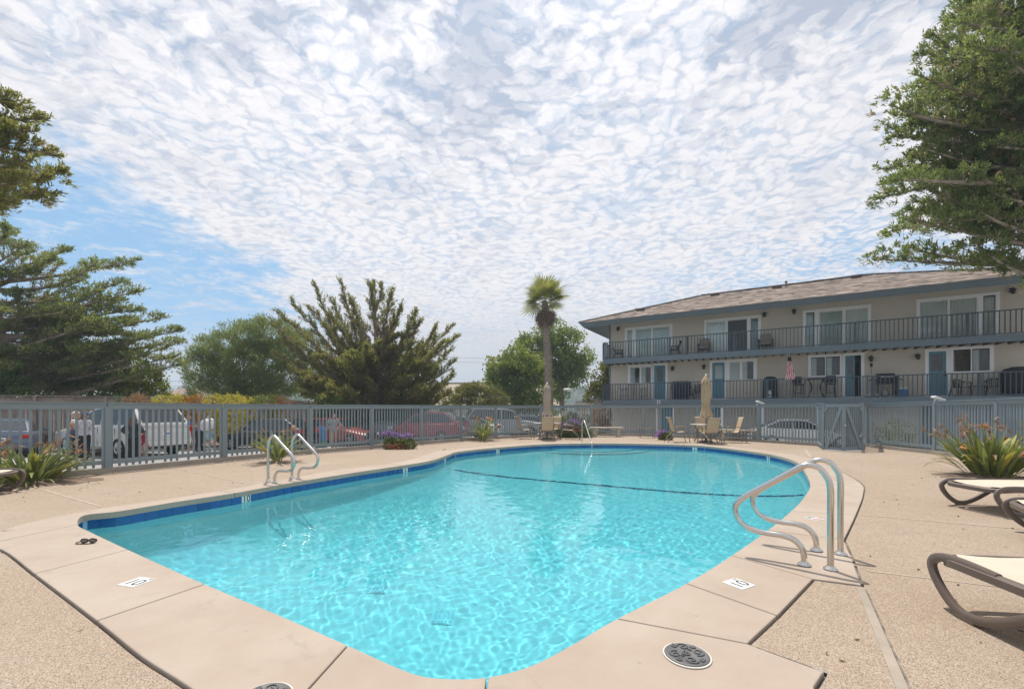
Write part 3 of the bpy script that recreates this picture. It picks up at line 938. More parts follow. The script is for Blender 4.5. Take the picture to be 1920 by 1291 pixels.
TR = 0.135
def unit(name, x0, x1, y0a, floor, lights, low=None, label=None, ytop2=None):
    """a framed glazed opening. lights: list of (px0, px1, kind); low: px row of the sill for windows"""
    s0, s1 = s_of(x0), s_of(x1)
    zt = z_of(x0, y0a); z0 = floor + 0.03 if low is None else z_of(*low)
    a, b, c, d = s0 + TR * 0.55, s1 - TR * 0.55, z0 + (0.02 if low is None else TR * 0.5), zt - TR * 0.55
    holes.append((a, b, c, d))
    m = MB()
    bx(m, s0, s0 + TR, -0.03, 0.035, z0, zt - TR); bx(m, s1 - TR, s1, -0.03, 0.035, z0, zt - TR)
    bx(m, s0 - 0.01, s1 + 0.01, -0.03, 0.04, zt - TR, zt)
    bx(m, s0 + TR, s1 - TR, -0.05, 0.05 if low else 0.02, z0, z0 + (0.07 if low else 0.04))
    inner = []
    for i, (p0, p1, kind) in enumerate(lights):
        inner.append((s_of(p0), s_of(p1), kind))
    for (u0, u1, k0), (v0, v1, k1) in zip(inner, inner[1:]):
        bx(m, u1, max(v0, u1 + 0.045), -0.055, 0.022, z0 + 0.04, zt - TR)
    win = m.build(name, M_FRAME, bld, world=True)
    if label: win['label'] = label
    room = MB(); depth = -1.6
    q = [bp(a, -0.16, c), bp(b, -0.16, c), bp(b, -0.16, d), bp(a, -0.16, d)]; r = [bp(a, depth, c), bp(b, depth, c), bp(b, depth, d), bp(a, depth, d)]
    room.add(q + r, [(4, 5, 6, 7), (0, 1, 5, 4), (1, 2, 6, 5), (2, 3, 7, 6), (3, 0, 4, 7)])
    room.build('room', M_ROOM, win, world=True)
    for u0, u1, kind in inner:
        zz0, zz1 = z0 + 0.05, zt - TR - 0.01
        if kind == 'door': continue
        sash = MB(); f = 0.035
        bx(sash, u0, u0 + f, -0.05, -0.015, zz0, zz1); bx(sash, u1 - f, u1, -0.05, -0.015, zz0, zz1)
        bx(sash, u0 + f, u1 - f, -0.05, -0.015, zz1 - f, zz1); bx(sash, u0 + f, u1 - f, -0.05, -0.015, zz0, zz0 + f)
        sash.build('sash', M_FRAME if 'dark' not in kind else M_BRONZE, win, world=True)
        p = MB().quad(bp(u0 + f, -0.03, zz0 + f), bp(u1 - f, -0.03, zz0 + f), bp(u1 - f, -0.03, zz1 - f), bp(u0 + f, -0.03, zz1 - f))
        p.build('pane', M_GLASS, win, world=True)
        if 'white' in kind: curtain(win, u0, u1, zz0, zz1, -0.09, M_CURT)
        if 'green' in kind: curtain(win, u0, u1, zz0, zz1, -0.09, M_CURT2)
        if 'screen' in kind:
            MB().quad(bp(u0 + f, -0.012, zz0 + f), bp(u1 - f, -0.012, zz0 + f), bp(u1 - f, -0.012, zz1 - f), bp(u0 + f, -0.012, zz1 - f)).build('insect_screen', M_SCREEN, win, world=True)
        if 'blind' in kind: blind(win, u0, u1, zz0, zz1, -0.10, M_CURT)
        if 'half' in kind: curtain(win, u0, u0 + (u1 - u0) * 0.45, zz0, zz1, -0.09, M_CURT2)
    return win
# upper storey: sliding glass doors with side lights
unit('patio_door', 1171.8, 1260.8, 615, Z2, [(1175.5, 1186.5, 'green'), (1192, 1222, 'green'), (1223.5, 1255.5, 'green')])
unit('patio_door', 1320.6, 1426.8, 600, Z2, [(1326, 1361.5, 'white'), (1363.5, 1401.5, 'screen'), (1406.5, 1423, 'white green')], label='sliding door with one dark screen panel')
unit('patio_door', 1505.5, 1633, 582.5, Z2, [(1508.5, 1527, 'dark green'), (1535.5, 1581, 'green'), (1584, 1629, 'white')])
unit('patio_door', 1718, 1874.5, 561.5, Z2, [(1722.5, 1778, 'white'), (1779.5, 1833, 'white'), (1843.5, 1869, 'dark white')])  # white curtains added here stand in for bright sky reflections in the glass
# lower storey: door and window pairs
def door_leaf(win, x0, x1, ytop, gx0, gx1, gy0, gy1, swing=0.0, blind_in=False, label='teal door with a glass light'):
    s0, s1 = s_of(x0), s_of(x1); zt = z_of(x0, ytop); z0 = Z1 + 0.05
    g0, g1 = s_of(gx0), s_of(gx1); gz1, gz0 = z_of(gx0, gy0), z_of(gx0, gy1)
    m = MB(); o0, o1 = -0.06, -0.015
    for a, b, c, d in ((s0, g0, z0, zt), (g1, s1, z0, zt), (g0, g1, gz1, zt), (g0, g1, z0, gz0)):
        bx(m, a, b, o0, o1, c, d)
    for a, b, c, d in ((g0, g1, gz1 - 0.03, gz1), (g0, g1, gz0, gz0 + 0.03)):
        bx(m, a, b, o1 - 0.002, o1 + 0.012, c, d)
    w = s1 - s0
    for k in range(2):       # raised panels below the glass
        a = s0 + 0.10 + k * (w - 0.15) / 2; bx(m, a, a + (w - 0.25) / 2, o1 - 0.004, o1 + 0.008, z0 + 0.15, gz0 - 0.15)
    d = m.build('door', M_DOOR, win.parent, world=True); d['label'] = label
    MB().quad(bp(g0, -0.035, gz0), bp(g1, -0.035, gz0), bp(g1, -0.035, gz1), bp(g0, -0.035, gz1)).build('door_glass', M_GLASS, d, world=True)
    if blind_in: blind(d, g0, g1, gz0, gz1, -0.08, M_CURT)
    h = MB(); c = bp(s1 - 0.08, 0.03, z0 + 1.0)
    h.ell(c, (0.035, 0.035, 0.035)); h.tube([bp(s1 - 0.08, -0.02, z0 + 1.0), c], 0.013); h.ell(bp(s1 - 0.08, 0.0, z0 + 1.15), (0.025, 0.025, 0.025))
    h.build('door_handle', M_BRONZE, d, world=True, smooth=True)
    return d
w1 = unit('window', 1177.6, 1225, 684.6, Z1, [(1182, 1200, 'half'), (1201.5, 1221, 'half')], low=(1177.6, 720.5))
w1d = unit('door_frame', 1222.5, 1252, 681.5, Z1, [(1226, 1248.5, 'door')])
door_leaf(w1d, 1226, 1248.5, 685.5, 1232.5, 1243.5, 689, 716)
w2d = unit('door_frame', 1331, 1363.5, 676, Z1, [(1334.5, 1360, 'door')])
door_leaf(w2d, 1334.5, 1360, 679.5, 1340.5, 1354.5, 684, 711, blind_in=True, label='teal door with a white blind in its glass')
w2 = unit('window', 1362.5, 1419, 674, Z1, [(1367, 1388.5, 'blind'), (1390.5, 1414, 'half')], low=(1362.5, 714.5))
w3 = unit('window', 1515, 1580.5, 666, Z1, [(1519, 1546.5, 'dark half'), (1548, 1576, 'dark half')], low=(1515, 707))
w3d = unit('door_frame', 1578.5, 1620.5, 662.5, Z1, [(1583, 1615, 'door')], label='white door frame with the door standing open')
door_leaf(w3d, 1583, 1603, 666, 1588, 1599, 671, 703, label='teal door standing half open')
w4d = unit('door_frame', 1734, 1781, 654.5, Z1, [(1739, 1776, 'door')])
door_leaf(w4d, 1739, 1776, 658, 1745.5, 1768, 664, 697)
w4 = unit('window', 1780, 1863, 651, Z1, [(1784.6, 1820, 'dark'), (1822, 1857.7, 'dark half')], low=(1780, 699.5))
wm = wall_mesh(); wm.build('wall', M_WALL, bld, world=True)
# storey bands between stucco panels
m = MB()
for x in (1268, 1300, 1440, 1500, 1640, 1700, 1885):
    s = s_of(x); bx(m, s, s + 0.012, 0, 0.006, Z2, 6.95)
m.build('panel_joint', mat('stucco_joint', (0.56, 0.50, 0.415), 0.9), bld, world=True)
# corner board
m = MB(); bx(m, -0.06, 0.02, -0.3, 0.06, Z0, 7.1); m.build('corner_board', M_TRIM, bld, world=True)
# balconies
DEP = 1.4
M_RAIL = mat('railing_paint', (0.055, 0.075, 0.092), 0.5, col2=(0.07, 0.092, 0.11), vscale=1)
BAL_ME = MB().box((0, 0, 0.5), (0.036, 0.036, 1.0)).mesh('baluster', M_RAIL)
for zf, zb, rail, nm in ((Z1, 1.64, 2.97, 'lower'), (Z2, 4.27, 5.66, 'upper')):
    m = MB(); bx(m, -0.01, LEN, 0.0, DEP - 0.03, zf - 0.14, zf - 0.01)
    slab = m.build('balcony_floor', M_KERB, bld, world=True)
    m = MB(); bx(m, -0.03, LEN, DEP - 0.03, DEP + 0.02, zb, zf); bx(m, -0.04, 0.0, 0.0, DEP - 0.03, zb, zf)
    m.build('balcony_fascia', M_TRIM, bld, world=True)
    m = MB()
    for k in range(50):
        s = 0.2 + k * 0.4
        if s < LEN: bx(m, s, s + 0.05, 0.02, DEP - 0.04, zb + 0.02, zf - 0.142)
    m.build('balcony_joist', M_BRONZE, bld, world=True)
    m = MB()
    bx(m, -0.03, LEN, DEP - 0.065, DEP + 0.015, rail - 0.045, rail); bx(m, -0.03, 0.04, 0.02, DEP - 0.065, rail - 0.045, rail)
    bx(m, -0.01, LEN, DEP - 0.045, DEP - 0.005, zf + 0.03, zf + 0.07)
    for s in (-0.01, 4.1, 7.55, 12.9, 16.9, 19.6) if nm == 'upper' else (-0.01, 4.3, 9.1, 13.6, 17.3, 19.6):
        bx(m, s - 0.045, s + 0.045, DEP - 0.075, DEP + 0.015, zf, rail - 0.045)
    rl = m.build('railing', M_RAIL, bld, world=True)
    Wr = world_of(rl).inverted()
    nb = int(LEN / 0.168)
    for k in range(nb):
        p = bp(0.10 + k * 0.168, DEP - 0.025, zf + 0.05)
        put('baluster', BAL_ME, rl, Wr @ p, (0, 0, BRZ), (1, 1, rail - 0.04 - zf - 0.05))
    for k in range(8):
        p = bp(0.005, 0.10 + k * 0.165, zf + 0.0)
        put('baluster', BAL_ME, rl, Wr @ p, (0, 0, BRZ), (1, 1, rail - 0.04 - zf))
# privacy screens between the flats
for x, zf, zt in ((1290, Z2, 5.62), (1287, Z1, 2.93), (1676, Z1, 2.93)):
    s = s_of(x, 0.7); m = MB(); bx(m, s, s + 0.06, 0.95, DEP - 0.08, zf, zt); m.build('privacy_screen', M_RAIL, bld, world=True)
# white vent plate on the lower balcony edge
m = MB(); s = s_of(1235, DEP + 0.03); bx(m, s - 0.09, s + 0.09, DEP + 0.02, DEP + 0.04, 1.68, 1.88); vp = m.build('vent_plate', M_LAMP_W, bld, world=True)
m = MB(); bx(m, s - 0.05, s + 0.05, DEP + 0.037, DEP + 0.046, 1.72, 1.84); m.build('vent_opening', M_LAMP_D, vp, world=True)
# carriage lamps by the doors
LAMP = MB(); LAMP.box((0, 0.03, 0.10), (0.10, 0.03, 0.16)); LAMP.tube([(0, 0.0, 0.15), (0, -0.08, 0.2), (0, -0.12, 0.16)], 0.012)
LAMP.lathe([(0.02, 0.17), (0.10, 0.11), (0.10, 0.09), (0.075, 0.09), (0.06, -0.05), (0.02, -0.08)], (0, -0.12, 0), 8)
LAMP_ME = LAMP.mesh('wall_lamp', M_BRONZE); Wb = world_of(bld).inverted()
for x, y in ((1159, 617), (1433, 590.5), (1488.6, 584.6), (1898, 546), (1261, 691), (1320, 688), (1633, 673), (1720.7, 669)):
    p = bp(s_of(x, 0.1), 0.05, z_of(x, y, 0.1) - 0.05); put('wall_lamp', LAMP_ME, bld, Wb @ p, (0, 0, BRZ), (1.15, 1.15, 1.15))
p = bp(s_of(1633.5), 0.02, z_of(1633.5, 684)); m = MB().box((0, -0.03, 0), (0.09, 0.06, 0.2)).tube([(0, -0.03, -0.1), (0, -0.03, -0.45)], 0.006)
put('wind_chime', m.mesh('wind_chime', M_BRONZE), bld, Wb @ p, (0, 0, BRZ))
# ground storey: teal doors, posts, garage doors
for x0, x1 in ((1240, 1260.5), (1337.5, 1352)):
    s0, s1 = s_of(x0), s_of(x1); m = MB(); bx(m, s0, s1, 0.0, 0.04, Z0, 1.5)
    for k in range(4): bx(m, s0 + (s1 - s0) * (k + 0.15) / 4, s0 + (s1 - s0) * (k + 0.85) / 4, 0.04, 0.055, Z0 + 0.05, 1.45)
    m.build('store_door', M_DOOR, bld, world=True)
m = MB()
for x in (1231, 1262, 1354, 1430, 1532):
    s = s_of(x, 1.0); bx(m, s - 0.05, s + 0.05, 0.95, 1.05, Z0, 1.64)
m.build('carport_post', M_FRAME, bld, world=True)
m = MB()
for x0, x1 in ((1726, 1748), (1765, 1850), (1856, 1940)):
    s0, s1 = s_of(x0), s_of(x1)
    bx(m, s0, s1, 0.0, 0.05, Z0, 1.5)
    for r in range(4):
        for c in range(4 if s1 - s0 > 1 else 1):
            w = (s1 - s0) / (4 if s1 - s0 > 1 else 1)
            bx(m, s0 + c * w + 0.06, s0 + (c + 1) * w - 0.06, 0.05, 0.065, Z0 + 0.08 + r * 0.5, Z0 + 0.48 + r * 0.5)
m.build('garage_door', M_TRIM, bld, world=True)
# roof: hipped, laid in lapped shingle courses
M_SHING = None
def shingle_material():
    m = bpy.data.materials.new('roof_shingle'); m.use_nodes = True
    T = NT(m.node_tree); b = T.n['Principled BSDF']; co = T.node('ShaderNodeTexCoord').outputs['Object']
    rot = T.node('ShaderNodeMapping'); rot.inputs['Rotation'].default_value = (0, 0, -BRZ); T.l.new(co, rot.inputs['Vector'])
    sc = T.vmath('MULTIPLY', rot.outputs[0], (2.6, 4.2, 11.0))
    cellc = T.voro(sc, 1.0, out='Color'); sep = T.node('ShaderNodeSeparateColor'); T.l.new(cellc, sep.inputs[0])
    c = T.mix(T.mr(T.noise(co, 0.5, 3, 0.6), 0.3, 0.7), (0.225, 0.18, 0.155), (0.285, 0.235, 0.205))
    c = T.mix(T.mr(sep.outputs[0], 0.45, 0.85), c, (0.115, 0.088, 0.075))
    c = T.mix(T.mr(sep.outputs[1], 0.6, 0.9), c, (0.40, 0.33, 0.28))
    T.l.new(c, b.inputs['Base Color']); b.inputs['Roughness'].default_value = 0.92; b.inputs['Specular IOR Level'].default_value = 0.2
    T.l.new(T.bump(T.noise(co, 22, 3, 0.7), 0.5, 0.02), b.inputs['Normal'])
    return m
M_SHING = shingle_material()
SE0, SE1, OE, OB = -1.5, 21.2, 1.9, -11.3
DHIP = 6.6; ZE, ZR = 7.0, 9.38
def slope(A, Bq, R0, R1, n):
    """courses from eave A-B to ridge R0-R1"""
    m = MB(); up = (R0 - A).normalized().cross((Bq - A).normalized())
    nv = (Bq - A).cross(R0 - A).normalized()
    if nv.z < 0: nv = -nv
    for k in range(n):
        t0, t1 = k / n, (k + 1.25) / n
        t1 = min(t1, 1.0)
        a0, b0 = A.lerp(R0, t0) + nv * 0.010, Bq.lerp(R1, t0) + nv * 0.010
        a1, b1 = A.lerp(R0, t1) + nv * 0.003, Bq.lerp(R1, t1) + nv * 0.003
        a2, b2 = A.lerp(R0, t0), Bq.lerp(R1, t0)
        m.add([a0, b0, b1, a1, a2, b2], [(0, 1, 2, 3), (4, 5, 1, 0)])
    return m
E = [bp(SE0, OE, ZE), bp(SE1, OE, ZE), bp(SE1, OB, ZE), bp(SE0, OB, ZE)]
R0, R1 = bp(SE0 + DHIP, OE - DHIP, ZR), bp(SE1 - DHIP, OE - DHIP, ZR)
rm = MB()
for A, Bq, r0, r1 in ((E[0], E[1], R0, R1), (E[1], E[2], R1, R1), (E[2], E[3], R1, R0), (E[3], E[0], R0, R0)):
    s = slope(A, Bq, r0, r1, 38); rm.add(s.v, s.f)
roof = rm.build('roof', M_SHING, bld, world=True)
m = MB()
for a, b in ((E[0], R0), (R0, R1), (E[1], R1)): m.beam(a + Vector((0, 0, 0.05)), b + Vector((0, 0, 0.05)), 0.24, 0.05)
m.build('ridge_cap', M_SHING, roof, world=True)
# raked fascia and boarded soffit
I = [bp(SE0 + 0.25, OE - 0.25, ZE - 0.30), bp(SE1 - 0.25, OE - 0.25, ZE - 0.30), bp(SE1 - 0.25, OB + 0.25, ZE - 0.30), bp(SE0 + 0.25, OB + 0.25, ZE - 0.30)]
m = MB()
for k in range(4):
    j = (k + 1) % 4
    m.quad(E[k] + Vector((0, 0, -0.004)), E[j] + Vector((0, 0, -0.004)), I[j], I[k])
m.build('fascia', M_TRIM, bld, world=True)
WL = [bp(0.0, 0.0, 7.22), bp(LEN, 0.0, 7.22), bp(LEN, -9.4, 7.22), bp(0, -9.4, 7.22)]
m = MB()
for k in range(4):
    j = (k + 1) % 4; n = 40 if k % 2 == 0 else 24
    for i in range(n):
        t0, t1 = i / n, (i + 0.93) / n
        m.quad(I[k].lerp(I[j], t0), I[k].lerp(I[j], t1), WL[k].lerp(WL[j], t1), WL[k].lerp(WL[j], t0))
m.build('soffit', M_TRIM, bld, world=True)
m = MB()
for k in range(4):
    j = (k + 1) % 4; up = Vector((0, 0, 0.05))
    m.quad(I[k] + up, I[j] + up, WL[j] + up, WL[k] + up)
m.build('soffit_backing', M_BRONZE, bld, world=True)
# roof furniture
def on_roof(px, py, o):
    s = s_of(px, o); zz = ZE + (OE - o) * (ZR - ZE) / DHIP
    return bp(s, o, zz)
M_VENT = mat('roof_vent', (0.20, 0.16, 0.14), 0.7)
for x, o in ((1200, -0.6), (1340, -3.9), (1456, -3.9), (1605, -4.2)):
    p = on_roof(x, 0, o); m = MB().box(p + Vector((0, 0, 0.10)), (0.55, 0.5, 0.05), rz=BRZ).box(p + Vector((0, 0, 0.04)), (0.4, 0.36, 0.12), rz=BRZ)
    m.build('roof_vent', M_VENT, roof, world=True)
p = on_roof(1474, 0, -3.8); MB().lathe([(0.05, -0.05), (0.05, 0.30), (0.08, 0.30), (0.08, 0.38), (0.0, 0.40)], p, 10).build('vent_pipe', M_VENT, roof, world=True)
p = on_roof(1842, 0, -4.0); MB().box(p + Vector((0, 0, 0.08)), (0.45, 0.36, 0.36), rz=BRZ).box(p + Vector((0, 0, 0.28)), (0.56, 0.46, 0.05), rz=BRZ).build('chimney', M_VENT, roof, world=True)
# ================================================================ vegetation
def unit_rows(a):
    return a / np.maximum(np.linalg.norm(a, axis=1, keepdims=True), 1e-9)

def blades(pos, dirs, length, width, tint, rg, spread=0.5, fold=False):
    """one pointed leaf (two triangles, kite shape) for each row"""
    n = len(pos)
    d = unit_rows(dirs + rg.normal(0, spread, (n, 3)))
    r = rg.normal(0, 1, (n, 3)); s = unit_rows(np.cross(d, r))
    L = (length * rg.uniform(0.6, 1.25, n))[:, None]; W = (width * rg.uniform(0.7, 1.3, n))[:, None]
    a = pos; m = pos + d * L * 0.45
    V = np.stack([a, m + s * W * 0.5, pos + d * L, m - s * W * 0.5], 1).reshape(-1, 3)
    Fq = np.arange(4 * n).reshape(n, 4)
    return V, Fq, np.repeat(tint, 4)

M_BARK = mat('cypress_bark', (0.22, 0.17, 0.135), 0.9, col2=(0.36, 0.30, 0.25), vscale=6, bump=0.5, bscale=25)
M_BARK2 = mat('grey_bark', (0.20, 0.17, 0.14), 0.9, col2=(0.30, 0.26, 0.22), vscale=5, bump=0.4, bscale=25)
L_CYP = leaf_mat('cypress_foliage', (0.105, 0.125, 0.048), (0.32, 0.31, 0.115), 0.6, 0.58, tip=(0.32, 0.25, 0.10))
L_CYP2 = leaf_mat('cypress_foliage_green', (0.085, 0.125, 0.045), (0.275, 0.31, 0.105), 0.6, 0.58, tip=(0.29, 0.29, 0.08))
L_CYP3 = leaf_mat('cypress_foliage_fresh', (0.078, 0.118, 0.05), (0.275, 0.325, 0.12), 0.6, 0.55, tip=(0.40, 0.39, 0.13))
L_DEAD = leaf_mat('dead_twigs', (0.20, 0.145, 0.105), (0.46, 0.36, 0.27), 0.8, 0.4)
L_LIME = leaf_mat('lime_leaves', (0.10, 0.15, 0.03), (0.34, 0.38, 0.09), 0.5, 0.4, tip=(0.48, 0.48, 0.12))
L_PINE = leaf_mat('pine_needles', (0.11, 0.15, 0.065), (0.34, 0.39, 0.16), 0.55, 0.42)
L_BUSH = leaf_mat('bush_leaves', (0.07, 0.10, 0.018), (0.27, 0.31, 0.045), 0.5, 0.38, tip=(0.42, 0.42, 0.07))
L_BROAD = leaf_mat('broad_leaves', (0.085, 0.135, 0.035), (0.29, 0.35, 0.09), 0.5, 0.45, tip=(0.34, 0.36, 0.10))
L_YELLOW = leaf_mat('yellow_leaves', (0.30, 0.27, 0.04), (0.68, 0.60, 0.10), 0.5, 0.35)
L_ORANGE = leaf_mat('orange_leaves', (0.22, 0.10, 0.02), (0.56, 0.30, 0.06), 0.5, 0.35)
L_HEDGE = leaf_mat('hedge_leaves', (0.042, 0.08, 0.022), (0.14, 0.20, 0.05), 0.5, 0.35)
L_OLIVE = leaf_mat('olive_leaves', (0.09, 0.105, 0.03), (0.29, 0.275, 0.08), 0.55, 0.35)
L_RUST = leaf_mat('rust_leaves', (0.18, 0.09, 0.045), (0.38, 0.24, 0.13), 0.6, 0.35)

def curve_pts(a, b, sag, n=9, side=Vector((0, 0, 0))):
    c = a.lerp(b, 0.5) + Vector((0, 0, sag)) + side
    return [a.lerp(c, t).lerp(c.lerp(b, t), t) for t in (k / n for k in range(n + 1))]

def cypress(name, label, trunk, trunk_r, limbs, seed, leafm, twig=1.0, tuft=0.26, dead=0.45, tufts_per=5, leaves=7, lw=0.35, up=0.25, group=None, t0=0.22, ntw=26, flatten=1.0, plume=0.95, puffs=None):
    """limbs: (start on the trunk 0..1, tip point, sag). Twigs carry tufts of small scale-leaf sprays; the shaded inside is dead and brown"""
    rg = np.random.RandomState(seed); base = trunk[0]
    root = thing(name, label, 'tree', base, group=group)
    wood = MB(); wood.tube(trunk, [trunk_r * (1 - 0.8 * k / (len(trunk) - 1)) for k in range(len(trunk))], 10)
    wood.build('trunk', M_BARK, root, world=True, smooth=True)
    br = MB(); P, Dr, Tn, dd = [], [], [], []
    cum = [0.0]
    for a, b in zip(trunk, trunk[1:]): cum.append(cum[-1] + (b - a).length)
    def on_trunk(t):
        x = t * cum[-1]
        for k in range(len(trunk) - 1):
            if x <= cum[k + 1] + 1e-6: return trunk[k].lerp(trunk[k + 1], (x - cum[k]) / max(cum[k + 1] - cum[k], 1e-6))
        return trunk[-1]
    for (t, tip, sag) in limbs:
        a = on_trunk(t); ln = (tip - a).length
        sd = Vector(rg.normal(0, 0.05, 3)) * ln
        pts = curve_pts(a, tip, sag * ln, 10, sd)
        r0 = min(trunk_r * 0.42, 0.015 * ln + 0.015)
        br.tube(pts, [r0 * (1 - 0.93 * k / 10) + 0.006 for k in range(11)], 5, cap=False)
        nt = max(8, int(ntw * (ln / 5.0) ** 0.6))
        for k in range(nt):
            u = t0 + (1 - t0) * (k + rg.rand()) / nt; u = min(u, 0.995)
            f = u * 10; i = min(int(f), 9); p = pts[i].lerp(pts[i + 1], f - i); d = (pts[i + 1] - pts[i]).normalized()
            lat, vert = perp(d)
            if vert.z < 0: vert = -vert
            ang = rg.uniform(0, 2 * math.pi)
            sv = lat * math.cos(ang) + vert * math.sin(ang) * flatten
            tl = twig * (0.30 + 0.95 * (1 - u) ** 0.75) * rg.uniform(0.55, 1.2) * min(1.0, ln / 4.0)
            td = (d * plume + sv * 0.6 + Vector((0, 0, up))).normalized()
            e = p + td * tl
            br.tube([p, p.lerp(e, 0.5) + Vector((0, 0, -0.03 * tl)), e], [0.018, 0.011, 0.004], 3, cap=False)
            m = max(2, int(tufts_per * tl / 0.8 + 0.5))
            for j in range(m):
                w = (j + 0.6 + 0.4 * rg.rand()) / m
                q = p.lerp(e, w)
                P.append(q); Dr.append(td * 0.8 + Vector((0, 0, up)) + sv * rg.normal(0, 0.3))
                depth = u * 0.6 + w * 0.55 + rg.normal(0, 0.12)
                dd.append(depth); Tn.append(rg.rand())
        # the tip itself ends in a pointed leader
        for j in range(6):
            q = pts[9].lerp(pts[10], j / 5.0); P.append(q); Dr.append((pts[10] - pts[8]).normalized()); dd.append(1.2); Tn.append(rg.rand())
        if puffs:        # rounded clumps of foliage carried towards the end of the limb
            np_, pr, flat = puffs
            for q_ in range(np_):
                u = 1.0 - (q_ + rg.rand() * .6) * .16; u = max(.45, min(.97, u)); f = u * 10; i = min(int(f), 9)
                c = pts[i].lerp(pts[i + 1], f - i) + Vector(rg.normal(0, .18, 3)) * pr; d = (pts[i + 1] - pts[i]).normalized()
                r = pr * rg.uniform(.6, 1.15); tp = rg.rand()
                for j in range(int(42 * (r / pr) ** 2)):
                    v = Vector(rg.normal(0, 1, 3)).normalized(); v.z = abs(v.z) * .9 - .22
                    P.append(c + Vector((v.x * r, v.y * r, v.z * r * flat)) * rg.uniform(.7, 1.05)); Dr.append(v * .75 + d * .45 + Vector((0, 0, .45)))
                    dd.append(1.1 if v.z > -.05 else dead); Tn.append(.55 * tp + .45 * rg.rand())
    br.build('limb', M_BARK, root, world=True, smooth=True)
    P = np.array([tuple(p) for p in P]); Dr = unit_rows(np.array([tuple(p) for p in Dr])); dd = np.array(dd); Tn = np.array(Tn)
    W = np.array(base)
    for nm, sel, mt, num, sp in (('crown', dd > dead, leafm, leaves, 0.42), ('dead_twigs', dd <= dead + 0.08, L_DEAD, max(4, leaves * 2 // 3), 0.55)):
        if not sel.any(): continue
        p = np.repeat(P[sel], num, 0); d = np.repeat(Dr[sel], num, 0); tn = np.repeat(Tn[sel], num)
        p = p - W + d * rg.uniform(-0.5, 0.5, (len(p), 1)) * tuft + rg.normal(0, tuft * 0.22, p.shape)
        tint = np.clip(0.6 * tn + 0.4 * rg.rand(len(tn)), 0, 1)
        V, Fq, ti = blades(p, d, tuft, tuft * lw if nm == 'crown' else tuft * 0.17, tint, rg, sp)
        o = put(nm, raw_mesh(nm, V, Fq, mt, ti), root); o['kind'] = 'stuff'
    return root

def leafy(name, label, cat, base, lobes, n, size, mt, seed, trunk=None, trunk_r=0.15, lw=0.6, clump=0.4, per=28, upd=0.3, group=None, spread=0.9, inner=0.55, needle=False, barkm=None, partname='crown'):
    """lobes: (centre, radii). Leaves gather in clumps near the outside of each lobe"""
    rg = np.random.RandomState(seed)
    root = thing(name, label, cat, base, group=group); W = np.array(base)
    if trunk:
        m = MB(); m.tube(trunk, [trunk_r * (1 - 0.5 * k / (len(trunk) - 1)) for k in range(len(trunk))], 9)
        top = trunk[-1]; mid = trunk[len(trunk) // 2]
        m.build('trunk', barkm or M_BARK2, root, world=True, smooth=True)
        m = MB()
        for c, r in lobes:
            m.tube(curve_pts(mid.lerp(top, rg.rand()), Vector(c), 0.1, 5), [trunk_r * 0.5, trunk_r * 0.4, trunk_r * 0.3, trunk_r * 0.2, trunk_r * 0.14, trunk_r * 0.08], 5, cap=False)
        m.build('limb', barkm or M_BARK2, root, world=True, smooth=True)
    C = np.array([tuple(c) for c, r in lobes]); R = np.array([r if isinstance(r, (tuple, list)) else (r, r, r) for c, r in lobes])
    vol = (R[:, 0] * R[:, 1] * R[:, 2]) ** (2 / 3.0); pr = vol / vol.sum()
    nc = max(1, n // per); li = rg.choice(len(lobes), nc, p=pr)
    dv = unit_rows(rg.normal(0, 1, (nc, 3))); rad = rg.uniform(inner, 1.0, (nc, 1)) ** 0.6
    cc = C[li] + dv * R[li] * rad
    ct = rg.rand(nc)
    # gaps: drop clumps in some directions
    keep = (np.sin(cc[:, 0] * 2.1 / max(clump, .2) * .35 + seed) + np.sin(cc[:, 2] * 2.4 / max(clump, .2) * .35) + np.sin(cc[:, 1] * 1.7) > -1.9)
    cc, dv, ct = cc[keep], dv[keep], ct[keep]
    p = np.repeat(cc, per, 0) + rg.normal(0, clump * 0.5, (len(cc) * per, 3)) * np.array((1, 1, 0.75))
    d = np.repeat(dv, per, 0) + np.array((0, 0, upd)); t = np.repeat(ct, per)
    tint = np.clip(0.5 * t + 0.5 * rg.rand(len(t)), 0, 1)
    V, Fq, ti = blades(p - W, unit_rows(d), size, size * lw, tint, rg, spread)
    o = put(partname, raw_mesh(partname, V, Fq, mt, ti), root); o['kind'] = 'stuff'
    return root

def P2(px, py, Z, jz=0.0): return at(px, py, Z + jz)
rr = random.Random(11)
GZ = -0.5
def gpt(px, Z, z=GZ): return Vector(((px - HX) / F * Z, Z, z))

